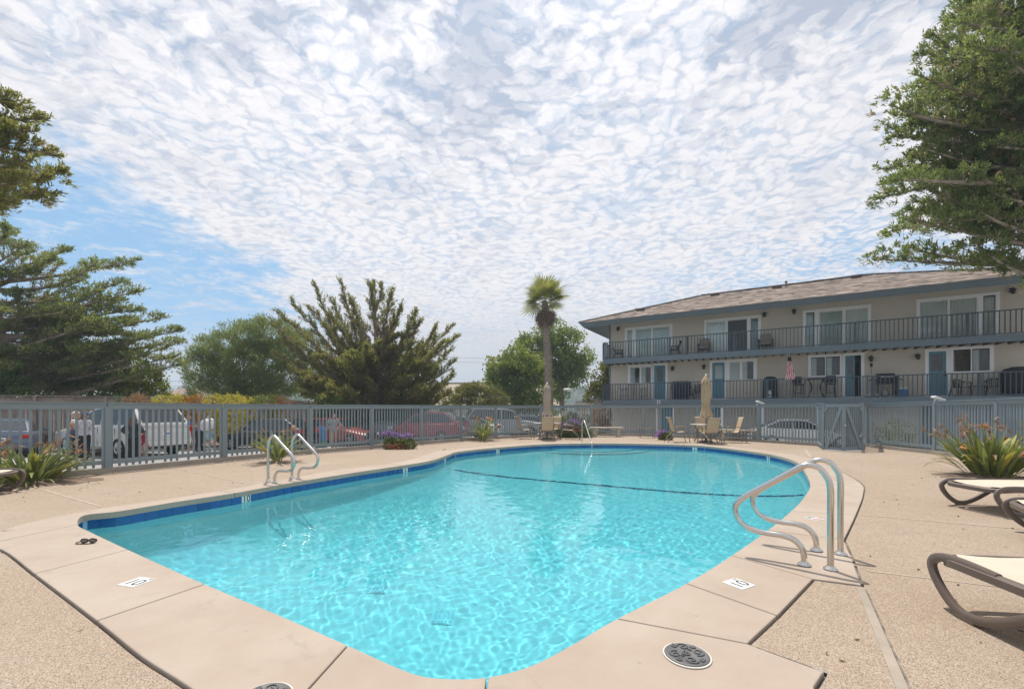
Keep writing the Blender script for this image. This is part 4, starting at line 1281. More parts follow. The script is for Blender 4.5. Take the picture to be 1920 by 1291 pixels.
# -- wide spreading cypress in the middle
Zc = 27.0
tb = gpt(706, Zc, 0.9)
trunk = [Vector((tb.x, Zc, -0.3)), at(706, 735, Zc), at(707, 690, Zc), at(705, 620, Zc), at(700, 545, Zc)]
tips = [(519, 583, .30, .02), (508, 602, .12, .03), (545, 562, .30, .0), (590, 532, .22, -.05), (638, 527, .20, -.04), (621, 590, .3, 0), (660, 560, .35, 0), (694, 532, .6, 0), (700, 530, .9, 0), (715, 532, .85, 0), (735, 545, .6, 0), (752, 575, .5, 0), (788, 602, .4, .02), (815, 612, .3, .02), (848, 610, .16, -.02), (856, 630, .14, -.03), (846, 655, .1, -.04), (855, 675, .08, -.04), (850, 700, .05, -.05), (835, 722, .04, -.04), (800, 735, .03, -.02), (560, 640, .12, .02), (530, 640, .1, .03), (545, 690, .05, .0), (520, 665, .05, .0), (590, 715, .04, .0), (560, 720, .03, .0), (640, 720, .03, .0), (600, 660, .12, .02), (640, 640, .2, 0), (670, 600, .3, 0), (770, 640, .2, 0), (800, 660, .15, 0), (740, 600, .4, 0), (760, 690, .08, 0), (820, 690, .06, 0), (620, 560, .25, -.03), (580, 575, .2, 0), (730, 660, .2, 0), (690, 650, .3, 0), (655, 680, .12, 0), (780, 585, .38, 0), (610, 610, .25, 0), (830, 640, .15, 0)]
limbs = []
for x, y, t, sg_ in tips:
    limbs.append((t, at(x, y, Zc + rr.uniform(-1.6, 1.6)), sg_ - 0.02))
for k in range(70):   # fill between them, towards and away from the viewer
    a = rr.uniform(0, 2 * math.pi); r = rr.uniform(1.8, 4.6); h = rr.uniform(1.9, 7.6 - .75 * r)
    limbs.append((min(.9, max(.03, (h - 1.6) / 7)), Vector((tb.x + math.cos(a) * r, Zc + math.sin(a) * r, h)), rr.uniform(-.06, .04)))
cypress('cypress_tree', 'wide fan shaped cypress with browning inner branches behind the timber fence', trunk, 0.30, limbs, 4, L_CYP, twig=1.0, tuft=0.20, dead=0.56, tufts_per=9, leaves=8, lw=.22, up=0.22, ntw=38, t0=.13, plume=1.05)

# -- layered cypress on the left
Zl = 23.0
tb = gpt(20, Zl)
trunk = [Vector((tb.x, Zl, -0.6)), at(12, 700, Zl), at(0, 620, Zl), at(-10, 540, Zl), at(-20, 470, Zl)]
tips = [(272, 481, .6, .03), (250, 523, .5, .02), (276, 540, .45, .0), (240, 558, .4, .0), (281, 575, .38, -.01), (265, 592, .3, 0), (330, 590, .3, .02), (362, 614, .25, .02), (300, 620, .25, 0), (362, 636, .18, .03), (345, 660, .12, .03), (360, 678, .08, .04), (300, 690, .08, .03), (250, 688, .06, .03), (148, 462, .75, .02), (195, 488, .65, 0), (120, 480, .7, 0), (65, 455, .85, 0), (35, 418, 1.0, 0), (30, 435, 1.0, 0), (70, 470, .8, 0), (90, 500, .6, 0), (160, 520, .5, 0), (200, 540, .4, 0), (150, 560, .4, 0), (210, 590, .3, 0), (100, 560, .4, 0), (140, 610, .25, 0), (200, 640, .15, 0), (240, 650, .12, .02), (280, 655, .12, .02), (100, 650, .15, 0), (150, 680, .08, 0), (60, 600, .3, 0), (50, 540, .5, 0), (20, 500, .7, 0), (-40, 440, .9, 0), (-60, 500, .7, 0), (-80, 560, .5, 0), (-60, 640, .25, 0), (30, 660, .15, 0), (320, 640, .18, .02)]
limbs = []
for x, y, t, sg_ in tips:
    t = max(.06, min(1, (790 - (y + 42)) / 320 + rr.uniform(-.04, .04)))
    limbs.append((t, at(x - 16 + rr.uniform(-8, 8), y + 4, Zl + rr.uniform(-1.8, 1.8)), sg_ + rr.uniform(-.17, .02)))
for k in range(60):
    a = rr.uniform(0, 2 * math.pi); r = rr.uniform(1.6, 4.8); h = rr.uniform(2.4, 9.2 - .6 * r)
    limbs.append((min(.95, max(.1, (h + .2) / 9.8)), Vector((tb.x + 1.0 + math.cos(a) * r, Zl + math.sin(a) * r * 0.8, h)), rr.uniform(-.03, .03)))
cypress('cypress_tree', 'large dark cypress with level layered branches above the parked blue car', trunk, 0.34, limbs, 9, L_CYP2, twig=0.95, tuft=0.19, dead=0.55, tufts_per=7, leaves=7, lw=.26, up=0.3, ntw=26, flatten=0.8, puffs=(2, .55, .5))

# -- big near cypress on the right, trunk out of frame
Zr = 13.0
trunk = [Vector((20.0, 13.5, -0.6)), Vector((19.6, 13.5, 4.0)), Vector((19.0, 13.4, 8.0)), Vector((18.4, 13.3, 12.5)), Vector((18.0, 13.2, 17.0))]
tips = [(1632, 379, .34, .02), (1640, 350, .40, .02), (1637, 323, .42, .02), (1636, 492, .20, .04), (1652, 440, .24, .03), (1665, 262, .46, .02), (1655, 245, .48, 0), (1662, 206, .52, 0), (1700, 168, .56, 0), (1705, 145, .58, 0), (1712, 100, .62, 0), (1735, 68, .66, 0), (1765, 40, .70, 0), (1800, 10, .75, 0), (1840, -30, .8, 0), (1690, 300, .45, 0), (1690, 400, .32, 0), (1700, 220, .5, 0), (1720, 350, .4, 0), (1740, 260, .5, 0), (1760, 160, .58, 0), (1790, 90, .66, 0), (1770, 300, .46, 0), (1780, 380, .36, 0), (1750, 430, .28, .02), (1690, 470, .22, .03), (1800, 200, .55, 0), (1830, 280, .5, 0), (1850, 120, .66, 0), (1860, 350, .42, 0), (1880, 60, .7, 0), (1880, 220, .56, 0), (1830, 400, .34, 0), (1890, 300, .48, 0), (1900, 20, .78, 0), (1900, 150, .64, 0), (1810, 455, .24, .01), (1790, 420, .3, 0), (1730, 395, .34, 0), (1670, 345, .4, .0), (1850, 498, .16, 0), (1920, 380, .38, 0), (1950, 100, .7, 0), (1960, 250, .55, 0), (1676, 415, .3, 0), (1708, 280, .47, 0), (1745, 120, .62, 0), (1780, 20, .72, 0), (1700, 330, .42, 0), (1840, 40, .74, 0), (1830, 160, .6, 0), (1755, 350, .4, 0), (1715, 190, .54, 0)]
limbs = []
for x, y, t, sg_ in tips:
    t = max(.3, min(1, (1.85 + (770 - (y + 25)) * 13.5 / 815) / 17.6 + rr.uniform(-.03, .03)))
    limbs.append((t, at(x + 14, y - 6, Zr + rr.uniform(-1.3, 1.5)), sg_ + rr.uniform(-.22, .14)))
for k in range(52):
    yy = rr.uniform(-60, 390); xx = rr.uniform(max(1665, 1690 - .5 * (yy - 200)) if yy > 100 else 1800 - .8 * yy, 1990)
    limbs.append((max(.35, min(1, (1.6 + (770 - yy) * 13.5 / 815) / 17.6)), at(xx, yy, rr.uniform(10.5, 16)), rr.uniform(-.2, .16)))
for k in range(46):      # the side away from the pool
    a = rr.uniform(-1.9, 1.9); h = rr.uniform(5.5, 17.2); r = rr.uniform(2.2, 6.2) * (1.15 - .045 * h)
    limbs.append((max(.35, min(1, (h - .8) / 17.2)), Vector((19.0 + math.cos(a) * r + .8, 13.4 + math.sin(a) * r, h)), rr.uniform(-.15, .1)))
cypress('cypress_tree', 'tall near cypress whose dense green boughs reach over the building roof', trunk, 0.42, limbs, 21, L_CYP3, twig=0.62, tuft=0.13, dead=0.60, tufts_per=7, leaves=11, lw=0.28, up=0.5, ntw=22, t0=0.30, plume=.8, puffs=(3, .62, .72))

# -- bough of a cypress off to the left
trunk = [Vector((-17.5, 9.5, -0.6)), Vector((-17.2, 9.5, 4.0)), Vector((-16.6, 9.6, 8.5)), Vector((-16.2, 9.6, 12.0))]
tips = [(86, 224, .62, .03), (70, 246, .6, .02), (122, 320, .5, .06), (110, 290, .56, .05), (98, 362, .46, .05), (75, 360, .45, .04), (30, 375, .42, .03), (40, 200, .68, 0), (10, 185, .7, 0), (60, 300, .54, .04), (40, 270, .58, .02), (20, 330, .48, .03), (50, 340, .48, .05), (-20, 220, .66, 0), (-20, 300, .55, 0), (90, 335, .48, .05), (10, 250, .6, 0)]
limbs = [(t, at(x, y, 9.5 + rr.uniform(-.7, .7)), s_) for x, y, t, s_ in tips]
for k in range(30):      # the side away from the pool
    a = math.pi + rr.uniform(-1.9, 1.9); h = rr.uniform(4.5, 12.6); r = rr.uniform(1.6, 4.4) * (1.2 - .05 * h)
    limbs.append((max(.4, min(1, (h - .5) / 12.3)), Vector((-16.8 + math.cos(a) * r - .9, 9.6 + math.sin(a) * r, h)), rr.uniform(-.1, .1)))
cypress('cypress_tree', 'single drooping cypress bough entering the sky at the upper left edge', trunk, 0.34, limbs, 31, L_CYP, twig=0.55, tuft=0.10, dead=0.50, tufts_per=13, leaves=12, lw=0.28, up=0.3, ntw=30, t0=0.42, puffs=(3, .40, .6))

# -- rounded pine
Zp = 31.0
lob = []
for x, y, r in ((395, 690, 1.6), (400, 725, 1.6), (420, 665, 1.5), (450, 645, 1.5), (480, 640, 1.5), (510, 635, 1.5), (535, 640, 1.4), (440, 700, 1.8), (480, 690, 1.9), (520, 690, 1.9), (540, 720, 1.6), (430, 735, 1.5), (480, 735, 1.6), (385, 660, .9), (560, 660, 1.5)):
    lob.append((at(x, y, Zp + rr.uniform(-1, 1)), (r, r, r)))
tb = gpt(470, Zp)
leafy('pine_tree', 'rounded grey green pine left of the fan shaped cypress', 'tree', tb, lob, 60000, 0.28, L_PINE, 41, trunk=[tb, tb + Vector((0, 0, 2)), tb + Vector((0.2, 0, 4))], trunk_r=0.22, lw=0.17, clump=0.36, per=30, upd=0.9, spread=0.45, inner=0.75)
# -- sunlit bush under the layered cypress, and its neighbours
Zb = 24.5
lob = [(at(x, y, Zb + rr.uniform(-.5, .5)), r) for x, y, r in ((90, 700, .9), (130, 690, 1.1), (170, 695, 1.1), (210, 700, 1.1), (250, 705, 1.0), (285, 715, .7), (110, 725, .9), (160, 725, 1.0), (210, 728, 1.0), (255, 730, .9), (295, 735, .55), (60, 720, .7))]
tb = gpt(170, Zb)
leafy('bush', 'bright yellow green bush spilling over the timber fence below the layered cypress', 'bush', tb, lob, 16000, 0.17, L_BUSH, 42, trunk=[tb, tb + Vector((0, 0, 1.8)), tb + Vector((0.2, 0, 2.6))], trunk_r=0.1, clump=0.35, upd=0.2)
Zb = 21.0
lob = [(at(x, y, Zb + rr.uniform(-.3, .3)), r) for x, y, r in ((-20, 735, .6), (10, 738, .5), (45, 742, .45), (80, 748, .35), (-60, 730, .8), (0, 700, .5), (30, 710, .45))]
tb = gpt(20, Zb)
leafy('bush', 'dark green ivy mound on top of the timber fence at the left edge', 'bush', tb, lob, 7000, 0.12, L_HEDGE, 43, clump=0.25, partname='foliage')
# -- broadleaf trees left of the building
def broad(label, Z, L, n, size, mt, seed, tpx, tr=0.2, name='leafy_tree', h0=.55, **k):
    lob = [(at(x, y, Z + rr.uniform(-r * .5, r * .5)), (r, r, r * .9)) for x, y, r in L]
    tb = gpt(tpx, Z); ty = sum(l[0].z for l in lob) / len(lob); tx = sum(l[0].x for l in lob) / len(lob)
    return leafy(name, label, 'tree', tb, lob, n, size, mt, seed, trunk=[tb, tb.lerp(Vector((tx, Z, ty)), .35), tb.lerp(Vector((tx, Z, ty)), .7)], trunk_r=tr, **k)
broad('light green round tree to the left of the palm trunk', 40.0, [(945, 690, 1.5), (960, 715, 1.9), (985, 700, 1.9), (970, 675, 1.4), (940, 725, 1.5), (1000, 725, 1.7), (1005, 690, 1.2), (960, 745, 1.5), (930, 742, 1.2), (995, 750, 1.4), (932, 705, .8), (1015, 745, 1.1)], 24000, 0.27, L_LIME, 51, 970, 0.2, clump=0.5)
broad('taller open crowned tree standing behind the palm trunk', 47.0, [(1010, 640, 1.7), (1035, 630, 1.9), (1065, 645, 1.9), (1085, 665, 1.5), (1000, 660, 1.6), (1030, 665, 2.1), (1060, 685, 1.9), (1090, 690, 1.2), (985, 655, 1.2), (1075, 705, 1.3), (1045, 705, 1.4), (1025, 700, 1.6), (1050, 735, 1.0), (990, 640, .9), (1098, 675, .8)], 19000, 0.30, L_BROAD, 52, 1060, 0.42, clump=0.6, barkm=mat('pale_bark', (0.34, 0.26, 0.19), 0.9, col2=(0.24, 0.18, 0.13), vscale=4))
broad('small olive tree beside the balconies with yellowing leaves', 36.0, [(1130, 700, .9), (1138, 725, 1.0), (1120, 735, .9), (1145, 690, .8), (1112, 745, .7), (1150, 740, 1.0)], 6500, 0.22, L_OLIVE, 53, 1135, 0.1, clump=0.35)
# low spreading cedar
Zs = 34.0
lob = [(at(x, y, Zs + rr.uniform(-.6, .6)), (a, a, b)) for x, y, a, b in ((855, 738, .9, .3), (880, 730, 1.0, .35), (905, 735, 1.0, .35), (870, 748, 1.1, .35), (900, 750, 1.2, .4), (930, 748, 1.0, .4), (895, 722, .6, .25), (845, 750, .6, .25), (925, 735, .8, .3))]
leafy('shrub', 'low olive cedar shrub in front of the wide tan roof', 'shrub', gpt(890, Zs), lob, 9000, 0.2, L_OLIVE, 54, trunk=[gpt(890, Zs), gpt(890, Zs, .6), gpt(888, Zs, 1.2)], trunk_r=.08, clump=.25, lw=.35)
# -- hedges and planting strip in front of the timber fence
def hedge(label, x0, x1, ytop, Z, h, mt, seed, n=3500, size=0.09, name='hedge', cat='hedge', group=None, dz=0.55):
    a, b = at(x0, ytop, Z), at(x1, ytop, Z); k = max(2, int((b.x - a.x) / 0.5) + 1); lob = []
    for i in range(k):
        t = (i + 0.5) / k; c = a.lerp(b, t)
        for f in (0.22, 0.62): lob.append((Vector((c.x, Z + rr.uniform(-.05, .05), a.z - h * f)), ((b.x - a.x) / k * 0.62, dz, h * 0.27)))
    return leafy(name, label, cat, Vector((a.lerp(b, .5).x, Z, a.z - h)), lob, n, size, mt, seed, clump=0.16, per=20, group=group, inner=0.8, partname='foliage')
hedge('clipped golden hedge block above the black car', 395, 470, 743.5, 20.5, 2.2, L_YELLOW, 61, 6000)
hedge('clipped yellow green hedge block right of the golden one', 472, 509, 744.5, 21.0, 2.2, L_BUSH, 62, 3500)
hedge('yellow rounded hedge above the white sport utility tailgate', 296, 337, 744.5, 19.8, 2.0, L_YELLOW, 63, 3000)
hedge('small orange shrub between the two yellow hedges', 349, 377, 744.5, 20.2, 2.0, L_ORANGE, 64, 2200)
hedge('small reddish green shrub right of the golden hedge', 517, 541, 746, 21.6, 1.5, L_RUST, 65, 1800)
hedge('dark green shrub against the timber fence above the red hatchback', 591, 645, 746, 23.0, 2.2, L_HEDGE, 66, 4200)
hedge('reddish shrub on the timber fence above the white sport utility', 246, 283, 743, 19.4, 1.6, L_RUST, 67, 2200)
hedge('rounded green shrub behind the fence right of the first umbrella', 1032, 1066, 772, 25.0, 1.2, L_BUSH, 68, 2600)
hedge('clipped dark green hedge behind the fence near the bench', 1066, 1104, 774, 29.0, 1.3, L_HEDGE, 69, 3000)
hedge('brown leaved bush behind the fence at the building corner', 1112, 1142, 766, 27.0, 1.8, L_RUST, 70, 3200)
hedge('yellow tuft above the fence left of the palm', 826, 850, 757, 27, 1.0, L_BUSH, 71, 1300, name='shrub', cat='shrub')
hedge('tiny yellow green shrub right of the timber fence end', 781, 803, 755, 27, 1.0, L_BUSH, 72, 1300, name='shrub', cat='shrub')
hedge('small weedy shrub growing by the ground floor wall', 1655, 1705, 788, 16.8, 1.2, L_OLIVE, 73, 1500, name='shrub', cat='shrub')
# spiky yucca over the fence
yk = thing('yucca', 'spiky pale green yucca sticking up above the timber fence', 'plant', gpt(221, 19.6, 1.2))
m = MB()
for k in range(26):
    a = rr.uniform(0, 2 * math.pi); el = rr.uniform(.25, 1.4); L = rr.uniform(.5, .8); d = Vector((math.cos(a) * math.cos(el), math.sin(a) * math.cos(el), math.sin(el))); s = d.cross(Vector((0, 0, 1))).normalized() * 0.02
    c = Vector((0, 0, .35)); m.add([c - s, c + s, c + d * L], [(0, 1, 2)])
m.build('leaf_rosette', leaf_mat('yucca_leaf', (0.10, 0.15, 0.07), (0.20, 0.26, 0.12)), yk)
MB().tube([(0, 0, -1.6), (0, 0, .4)], 0.06).build('stem', M_BARK, yk)

# -- fan palm
Zq = 33.0
pt = [Vector((at(1029, 760, Zq).x, Zq, GZ))]
for x, y in ((1029.5, 755), (1029, 735), (1028, 700), (1027, 665), (1025, 640), (1023, 610), (1022, 585), (1022, 565)): pt.append(at(x, y, Zq))
palm = thing('palm_tree', 'tall slim fan palm with a skirt of dead brown fronds', 'palm tree', pt[0])
M_PALMT = mat('palm_trunk', (0.29, 0.22, 0.17), 0.9, col2=(0.42, 0.34, 0.27), vscale=6)
m = MB()
m.tube(pt, [0.36, .31, .28, .265, .255, .245, .23, .21, .17], 12)
m.build('trunk', M_PALMT, palm, world=True, smooth=True)
m = MB()     # old leaf bases in criss-cross rows
rgp = random.Random(2)
for k in range(70):
    t = k / 70 * 7; i = int(t); c = pt[i + 1 if i < 7 else 8].lerp(pt[min(i + 2, 8)], t - i) if i < 7 else pt[8]
    r = 0.31 - 0.09 * k / 70
    for j in range(7):
        a = 2 * math.pi * (j + 0.5 * (k % 2)) / 7 + rgp.uniform(-.1, .1)
        d = Vector((math.cos(a), math.sin(a), 0)); s = Vector((-d.y, d.x, 0)) * 0.085
        p = c + d * r * 0.97
        m.add([p - s + Vector((0, 0, -.05)), p + s + Vector((0, 0, -.05)), p + d * 0.07 + Vector((0, 0, .13))], [(0, 1, 2)])
o = m.build('leaf_base', mat('palm_leaf_base', (0.36, 0.30, 0.25), 0.9, col2=(0.22, 0.17, 0.14), vscale=5), palm, world=True); o['kind'] = 'stuff'
L_PALM = leaf_mat('palm_frond', (0.12, 0.16, 0.05), (0.38, 0.38, 0.11), 0.45, 0.4)
L_PALMD = leaf_mat('palm_dead_frond', (0.15, 0.10, 0.07), (0.34, 0.25, 0.18), 0.8, 0.15)
def fan_mesh(name, mt, seed, droop, n=19, pet=0.62, L=1.05):
    rg = np.random.RandomState(seed); V = []; Fc = []; ti = []
    def addv(p, t): V.append(p); ti.append(t); return len(V) - 1
    a = addv((0, -.018, 0), .3); b = addv((0, .018, 0), .3); c = addv((pet, .012, -.05), .3); d = addv((pet, -.012, -.05), .3); Fc.append((a, b, c, d))
    for k in range(n):
        th = math.radians(-105 + 210 * (k + .5) / n); l = L * (0.75 + 0.25 * math.cos(th)) * rg.uniform(.85, 1.1)
        dx, dy = math.cos(th), math.sin(th); w = 0.044 * l / L; t = rg.rand(); z0 = -.05
        mid = (pet + dx * l * .55, dy * l * .55, z0 - droop * .12 * l); tip = (pet + dx * l, dy * l, z0 - droop * .55 * l)
        q = [addv((pet, 0, z0), t), addv((mid[0] - dy * w, mid[1] + dx * w, mid[2]), t), addv(tip, t), addv((mid[0] + dy * w, mid[1] - dx * w, mid[2]), t)]
        Fc.append(tuple(q))
    return raw_mesh(name, np.array(V, float), np.array(Fc), mt, np.array(ti))
FR = [fan_mesh('frond', L_PALM, s, dr) for s, dr in ((1, .0), (2, .2), (3, .5))]
DF = [fan_mesh('dead_frond', L_PALMD, s, -.12, n=13, pet=0.8, L=.8) for s in (4, 5)]
head = pt[-1] - pt[0]
for k in range(34):
    a = k * 2.39996 + rgp.uniform(-.25, .25); el = 1.35 - 1.85 * (k / 34) ** 0.95 + rgp.uniform(-.15, .15); sc = rgp.uniform(1.02, 1.36)
    put('frond', FR[rgp.randrange(3)], palm, head + Vector((0, 0, .1 + .25 * (1 - k / 34))), (rgp.uniform(-.7, .7), -el, a), (sc,) * 3)
for k in range(10):
    a = k * 2.39996; el = rgp.uniform(.7, 1.5)
    put('frond', FR[0], palm, head + Vector((0, 0, .05)), (rgp.uniform(-.9, .9), -el, a), (.68,) * 3)
for k in range(70):
    a = k * 2.39996; el = -1.12 - 0.38 * rgp.random(); hz = rgp.uniform(-.55, .0)
    put('dead_frond', DF[k % 2], palm, head + Vector((math.cos(a) * .12, math.sin(a) * .12, hz)), (rgp.uniform(-.5, .5), -el, a), (rgp.uniform(.85, 1.1),) * 3)
# ================================================================ beyond the fence: timber fence, bank, far buildings, hills
M_TIMBER = mat('weathered_timber', (0.21, 0.165, 0.135), 0.9, col2=(0.32, 0.265, 0.225), vscale=2.5, bump=0.4, bscale=30)
TFL = [(at(-260, 740, 16.5), 1.86), (at(67, 742.5, 19.6), 1.9), (at(390, 747, 22.6), 1.9), (at(652, 755, 26.5), 1.76), (at(778, 757.5, 29.0), 1.70)]
TF = [Vector((p.x, p.y)) for p, z in TFL]
tf = thing('timber_fence', 'weathered brown timber board fence behind the parked cars', 'fence', (TF[2].x, TF[2].y, -0.5))
m = MB(); rb = random.Random(8); posts = MB()
for i in range(len(TF) - 1):
    a, b = TF[i], TF[i + 1]; ln = (b - a).length; d = (b - a) / ln; n = int(ln / 0.148)
    for k in range(n):
        t = (k + 0.5) / n; p = a + d * (ln * t) + Vector((-d.y, d.x)) * rb.uniform(-.012, .012); zt = TFL[i][1] + (TFL[i + 1][1] - TFL[i][1]) * t
        m.box((p.x, p.y, (zt - 0.62) / 2 - 0.02 + rb.uniform(-.012, .012)), (0.138, 0.02, zt + 0.62), rz=math.atan2(d.y, d.x) + rb.uniform(-.02, .02))
    for k in range(int(ln / 2.4) + 1):
        p = a + d * (k * 2.4) + Vector((d.y, -d.x)) * 0.07; zt = TFL[i][1] + (TFL[i + 1][1] - TFL[i][1]) * min(1, k * 2.4 / ln)
        posts.box((p.x, p.y, (zt - .5) / 2), (0.10, 0.10, zt + 0.5), rz=math.atan2(d.y, d.x))
    za, zb = TFL[i][1], TFL[i + 1][1]; o = Vector((d.y, -d.x)) * 0.05
    posts.beam((a.x, a.y, za + .03), (b.x, b.y, zb + .03), 0.16, 0.04)
    posts.beam((a.x + o.x, a.y + o.y, za - .18), (b.x + o.x, b.y + o.y, zb - .18), 0.04, 0.09)
    posts.beam((a.x + o.x, a.y + o.y, .2), (b.x + o.x, b.y + o.y, .2), 0.04, 0.09)
bo = m.build('board', M_TIMBER, tf, world=True); bo['kind'] = 'stuff'
posts.build('fence_frame', M_TIMBER, tf, world=True)
# planted bank with bark mulch in front of it
M_MULCH = mat('bark_mulch', (0.22, 0.125, 0.085), 0.95, col2=(0.40, 0.27, 0.20), vscale=14, bump=0.8, bscale=40)
m = MB(); rings = []
for i, p in enumerate(TF):
    d = (TF[min(i + 1, len(TF) - 1)] - TF[max(i - 1, 0)]).normalized(); o = Vector((d.y, -d.x))
    q = [p - o * 0.3, p + o * 0.4, p + o * 1.6, p + o * 2.3]
    rings.append([(q[0].x, q[0].y, -.05), (q[1].x, q[1].y, -.08), (q[2].x, q[2].y, -.30), (q[3].x, q[3].y, -.52), (q[0].x, q[0].y, -.7)])
m.loft(rings); k = m.build('planting_bank', M_MULCH, smooth=False); tag(k, 'sloping bank of reddish bark mulch under the timber fence', kind='structure')
rg = np.random.RandomState(77); n = 5000; i = rg.randint(1, len(TF) - 1, n); t = rg.rand(n); u = rg.uniform(.3, 2.3, n)
A = np.array([(p.x, p.y) for p in TF]); a = A[i]; b = A[i + 1]; d = (b - a) / np.linalg.norm(b - a, axis=1, keepdims=True); o = np.column_stack([d[:, 1], -d[:, 0]])
p = a + (b - a) * t[:, None] + o * u[:, None]; z = np.interp(u, [.3, .4, 1.6, 2.3], [-.07, -.08, -.30, -.51]) + .02
pp = np.column_stack([p, z]); V, Fq, ti = blades(pp, rg.normal(0, 1, (n, 3)) * (1, 1, .25), .12, .05, rg.rand(n), rg, .1)
k = put('bark_mulch', raw_mesh('bark_mulch', V, Fq, leaf_mat('mulch_chip', (0.14, 0.08, 0.05), (0.46, 0.30, 0.22), 0.9, 0), ti)); tag(k, 'loose bark chips scattered over the planting bank', 'mulch', kind='stuff')
# wheel-stop kerb of the car park
m = MB(); rings = []
for i, p in enumerate(TF):
    d = (TF[min(i + 1, len(TF) - 1)] - TF[max(i - 1, 0)]).normalized(); o = Vector((d.y, -d.x)); a = p + o * 2.3; b = p + o * 2.45
    rings.append([(a.x, a.y, -.6), (a.x, a.y, -.36), (b.x, b.y, -.36), (b.x, b.y, -.6)])
m.loft(rings); k = m.build('kerb', M_KERB); tag(k, 'pale kerb at the edge of the car park', kind='structure')

# broad tan roofed hall behind the fan shaped cypress
M_TAN = mat('tan_roofing', (0.40, 0.33, 0.265), 0.9, col2=(0.36, 0.30, 0.245), vscale=0.4)
hall = thing('low_building', 'low hall with one broad plain tan roof slope', 'building', gpt(880, 58))
r0, r1 = at(640, 718, 60), at(1010, 718, 60); e0, e1 = at(560, 764, 52), at(1060, 764, 52)
m = MB(); m.quad(e0, e1, r1, r0); up = Vector((0, 14, -3.5)); m.quad(r0, r1, r1 + up, r0 + up); m.add([e0, r0, r0 + up], [(0, 1, 2)]); m.add([e1, r1 + up, r1], [(0, 1, 2)])
m.build('roof', M_TAN, hall, world=True)
m = MB(); m.beam(r0 + Vector((0, 0, .05)), r1 + Vector((0, 0, .05)), .5, .12); m.build('ridge_cap', mat('pale_ridge', (0.5, 0.46, 0.41), .8), hall, world=True)
c = (e0 + r0 + r1 + e1) / 4
MB().box((c.x, 58, .4), (30, 11, 2.2)).build('wall', M_WALL, hall, world=True)
# small house seen under the layered cypress
hs = thing('house', 'small white house with a low brown roof in the gap between trees', 'house', gpt(335, 60))
a = at(303, 745, 58); b = at(366, 745, 58)
m = MB(); w = b.x - a.x; ez = at(303, 741, 58).z; rz_ = at(303, 727, 60).z
m.add([(a.x, 57, ez), (b.x, 57, ez), (b.x - 1.2, 60.5, rz_), (a.x + .6, 60.5, rz_), (a.x, 64, ez), (b.x, 64, ez)], [(0, 1, 2, 3), (3, 2, 5, 4), (0, 3, 4), (1, 5, 2)])
m.build('roof', mat('brown_roof', (0.22, 0.165, 0.14), .9, col2=(.28, .21, .18), vscale=1.5), hs, world=True)
MB().box(((a.x + b.x) / 2, 60.3, (ez - .5) / 2), (w - .6, 5.8, ez + .5)).build('wall', M_FRAME, hs, world=True)
m = MB()
for x in (312, 326, 345): p = at(x, 744, 57.36); m.box(p, (.6, .06, .55))
m.build('window', M_LAMP_D, hs, world=True)
# shed and awning left of the apartment building
sh = thing('garden_shed', 'small shed with a shallow arched grey roof beside the building corner', 'shed', gpt(1115, 44))
m = MB(); p = at(1113, 757, 44); rings = []
for y in (42.5, 46.5):
    rings.append([(p.x + 1.7 * math.cos(t) * 1.02, y, p.z - .1 + .62 * math.sin(t)) for t in (math.pi * k / 12 for k in range(13))])
m.loft(rings); m.build('roof', mat('shed_roof', (0.24, 0.22, 0.21), .8), sh, world=True)
MB().box((p.x, 44.5, (p.z - .5) / 2), (3.1, 3.6, p.z + .5)).build('wall', mat('shed_wall', (0.45, 0.38, 0.31), .9), sh, world=True)
cv = thing('carport', 'flat white topped carport roof behind the fence near the lamp post', 'carport', gpt(1088, 38))
p = at(1088, 756.5, 38); MB().box((p.x, 39, p.z), (2.3, 2.4, .10)).build('canopy', M_WHITE, cv, world=True)
m = MB()
for dx, dy in ((-1, -.9), (1, -.9), (-1, 1), (1, 1)): m.box((p.x + dx, 39 + dy, (p.z - .55) / 2), (.09, .09, p.z + .45))
m.build('support', M_LAMP_W, cv, world=True)
wl = thing('garden_wall', 'beige rendered garden wall behind the hedge near the bench', 'wall', gpt(1090, 33))
a, b = at(1052, 766, 34), at(1112, 766, 33); MB().beam((a.x, a.y, .3), (b.x, b.y, .3), .2, 1.9).build('render_panel', M_WALL, wl, world=True)
# street lamp
sl = thing('street_lamp', 'pale street lamp post with a flat head left of the building', 'street lamp', gpt(1080, 36))
a = at(1080, 731, 36); MB().tube([(a.x, 36, -.5), (a.x, 36, a.z)], [.10, .07], 8).build('pole', mat('pale_pole', (0.42, 0.44, 0.43), .6), sl, world=True, smooth=True)
m = MB(); m.tube([a, a + Vector((-.45, -.1, .06))], .04); m.build('arm', MATS['pale_pole'], sl, world=True)
m = MB(); m.ell(a + Vector((-.7, -.1, .05)), (.42, .22, .10)); m.build('lamp_head', M_LAMP_W, sl, world=True, smooth=True)
# utility pole with wires
up_ = thing('utility_pole', 'wooden utility pole with wires beyond the layered cypress', 'utility pole', gpt(301.5, 62))
a = at(301.5, 640, 62); MB().tube([(a.x, 62, -.5), (a.x, 62, a.z)], [.2, .15], 8).build('pole', M_BARK2, up_, world=True, smooth=True)
m = MB()
for dz, yy in ((-.4, 0), (-1.2, .2), (-5.6, 0), (-6.3, 0), (-7.0, 0)):
    s = a + Vector((0, yy, dz)); e = Vector((a.x + 80, 95, a.z + dz + 1.5)); e2 = Vector((a.x - 40, 40, a.z + dz))
    for q in (e, e2): m.tube(curve_pts(s, q, -1.2, 12), .018, 4, cap=False)
m.build('wire', M_BLACK, up_, world=True)
m = MB(); m.beam(a + Vector((-1.1, 0, -.5)), a + Vector((1.1, 0, -.5)), .12, .12); m.build('crossarm', M_BARK2, up_, world=True)
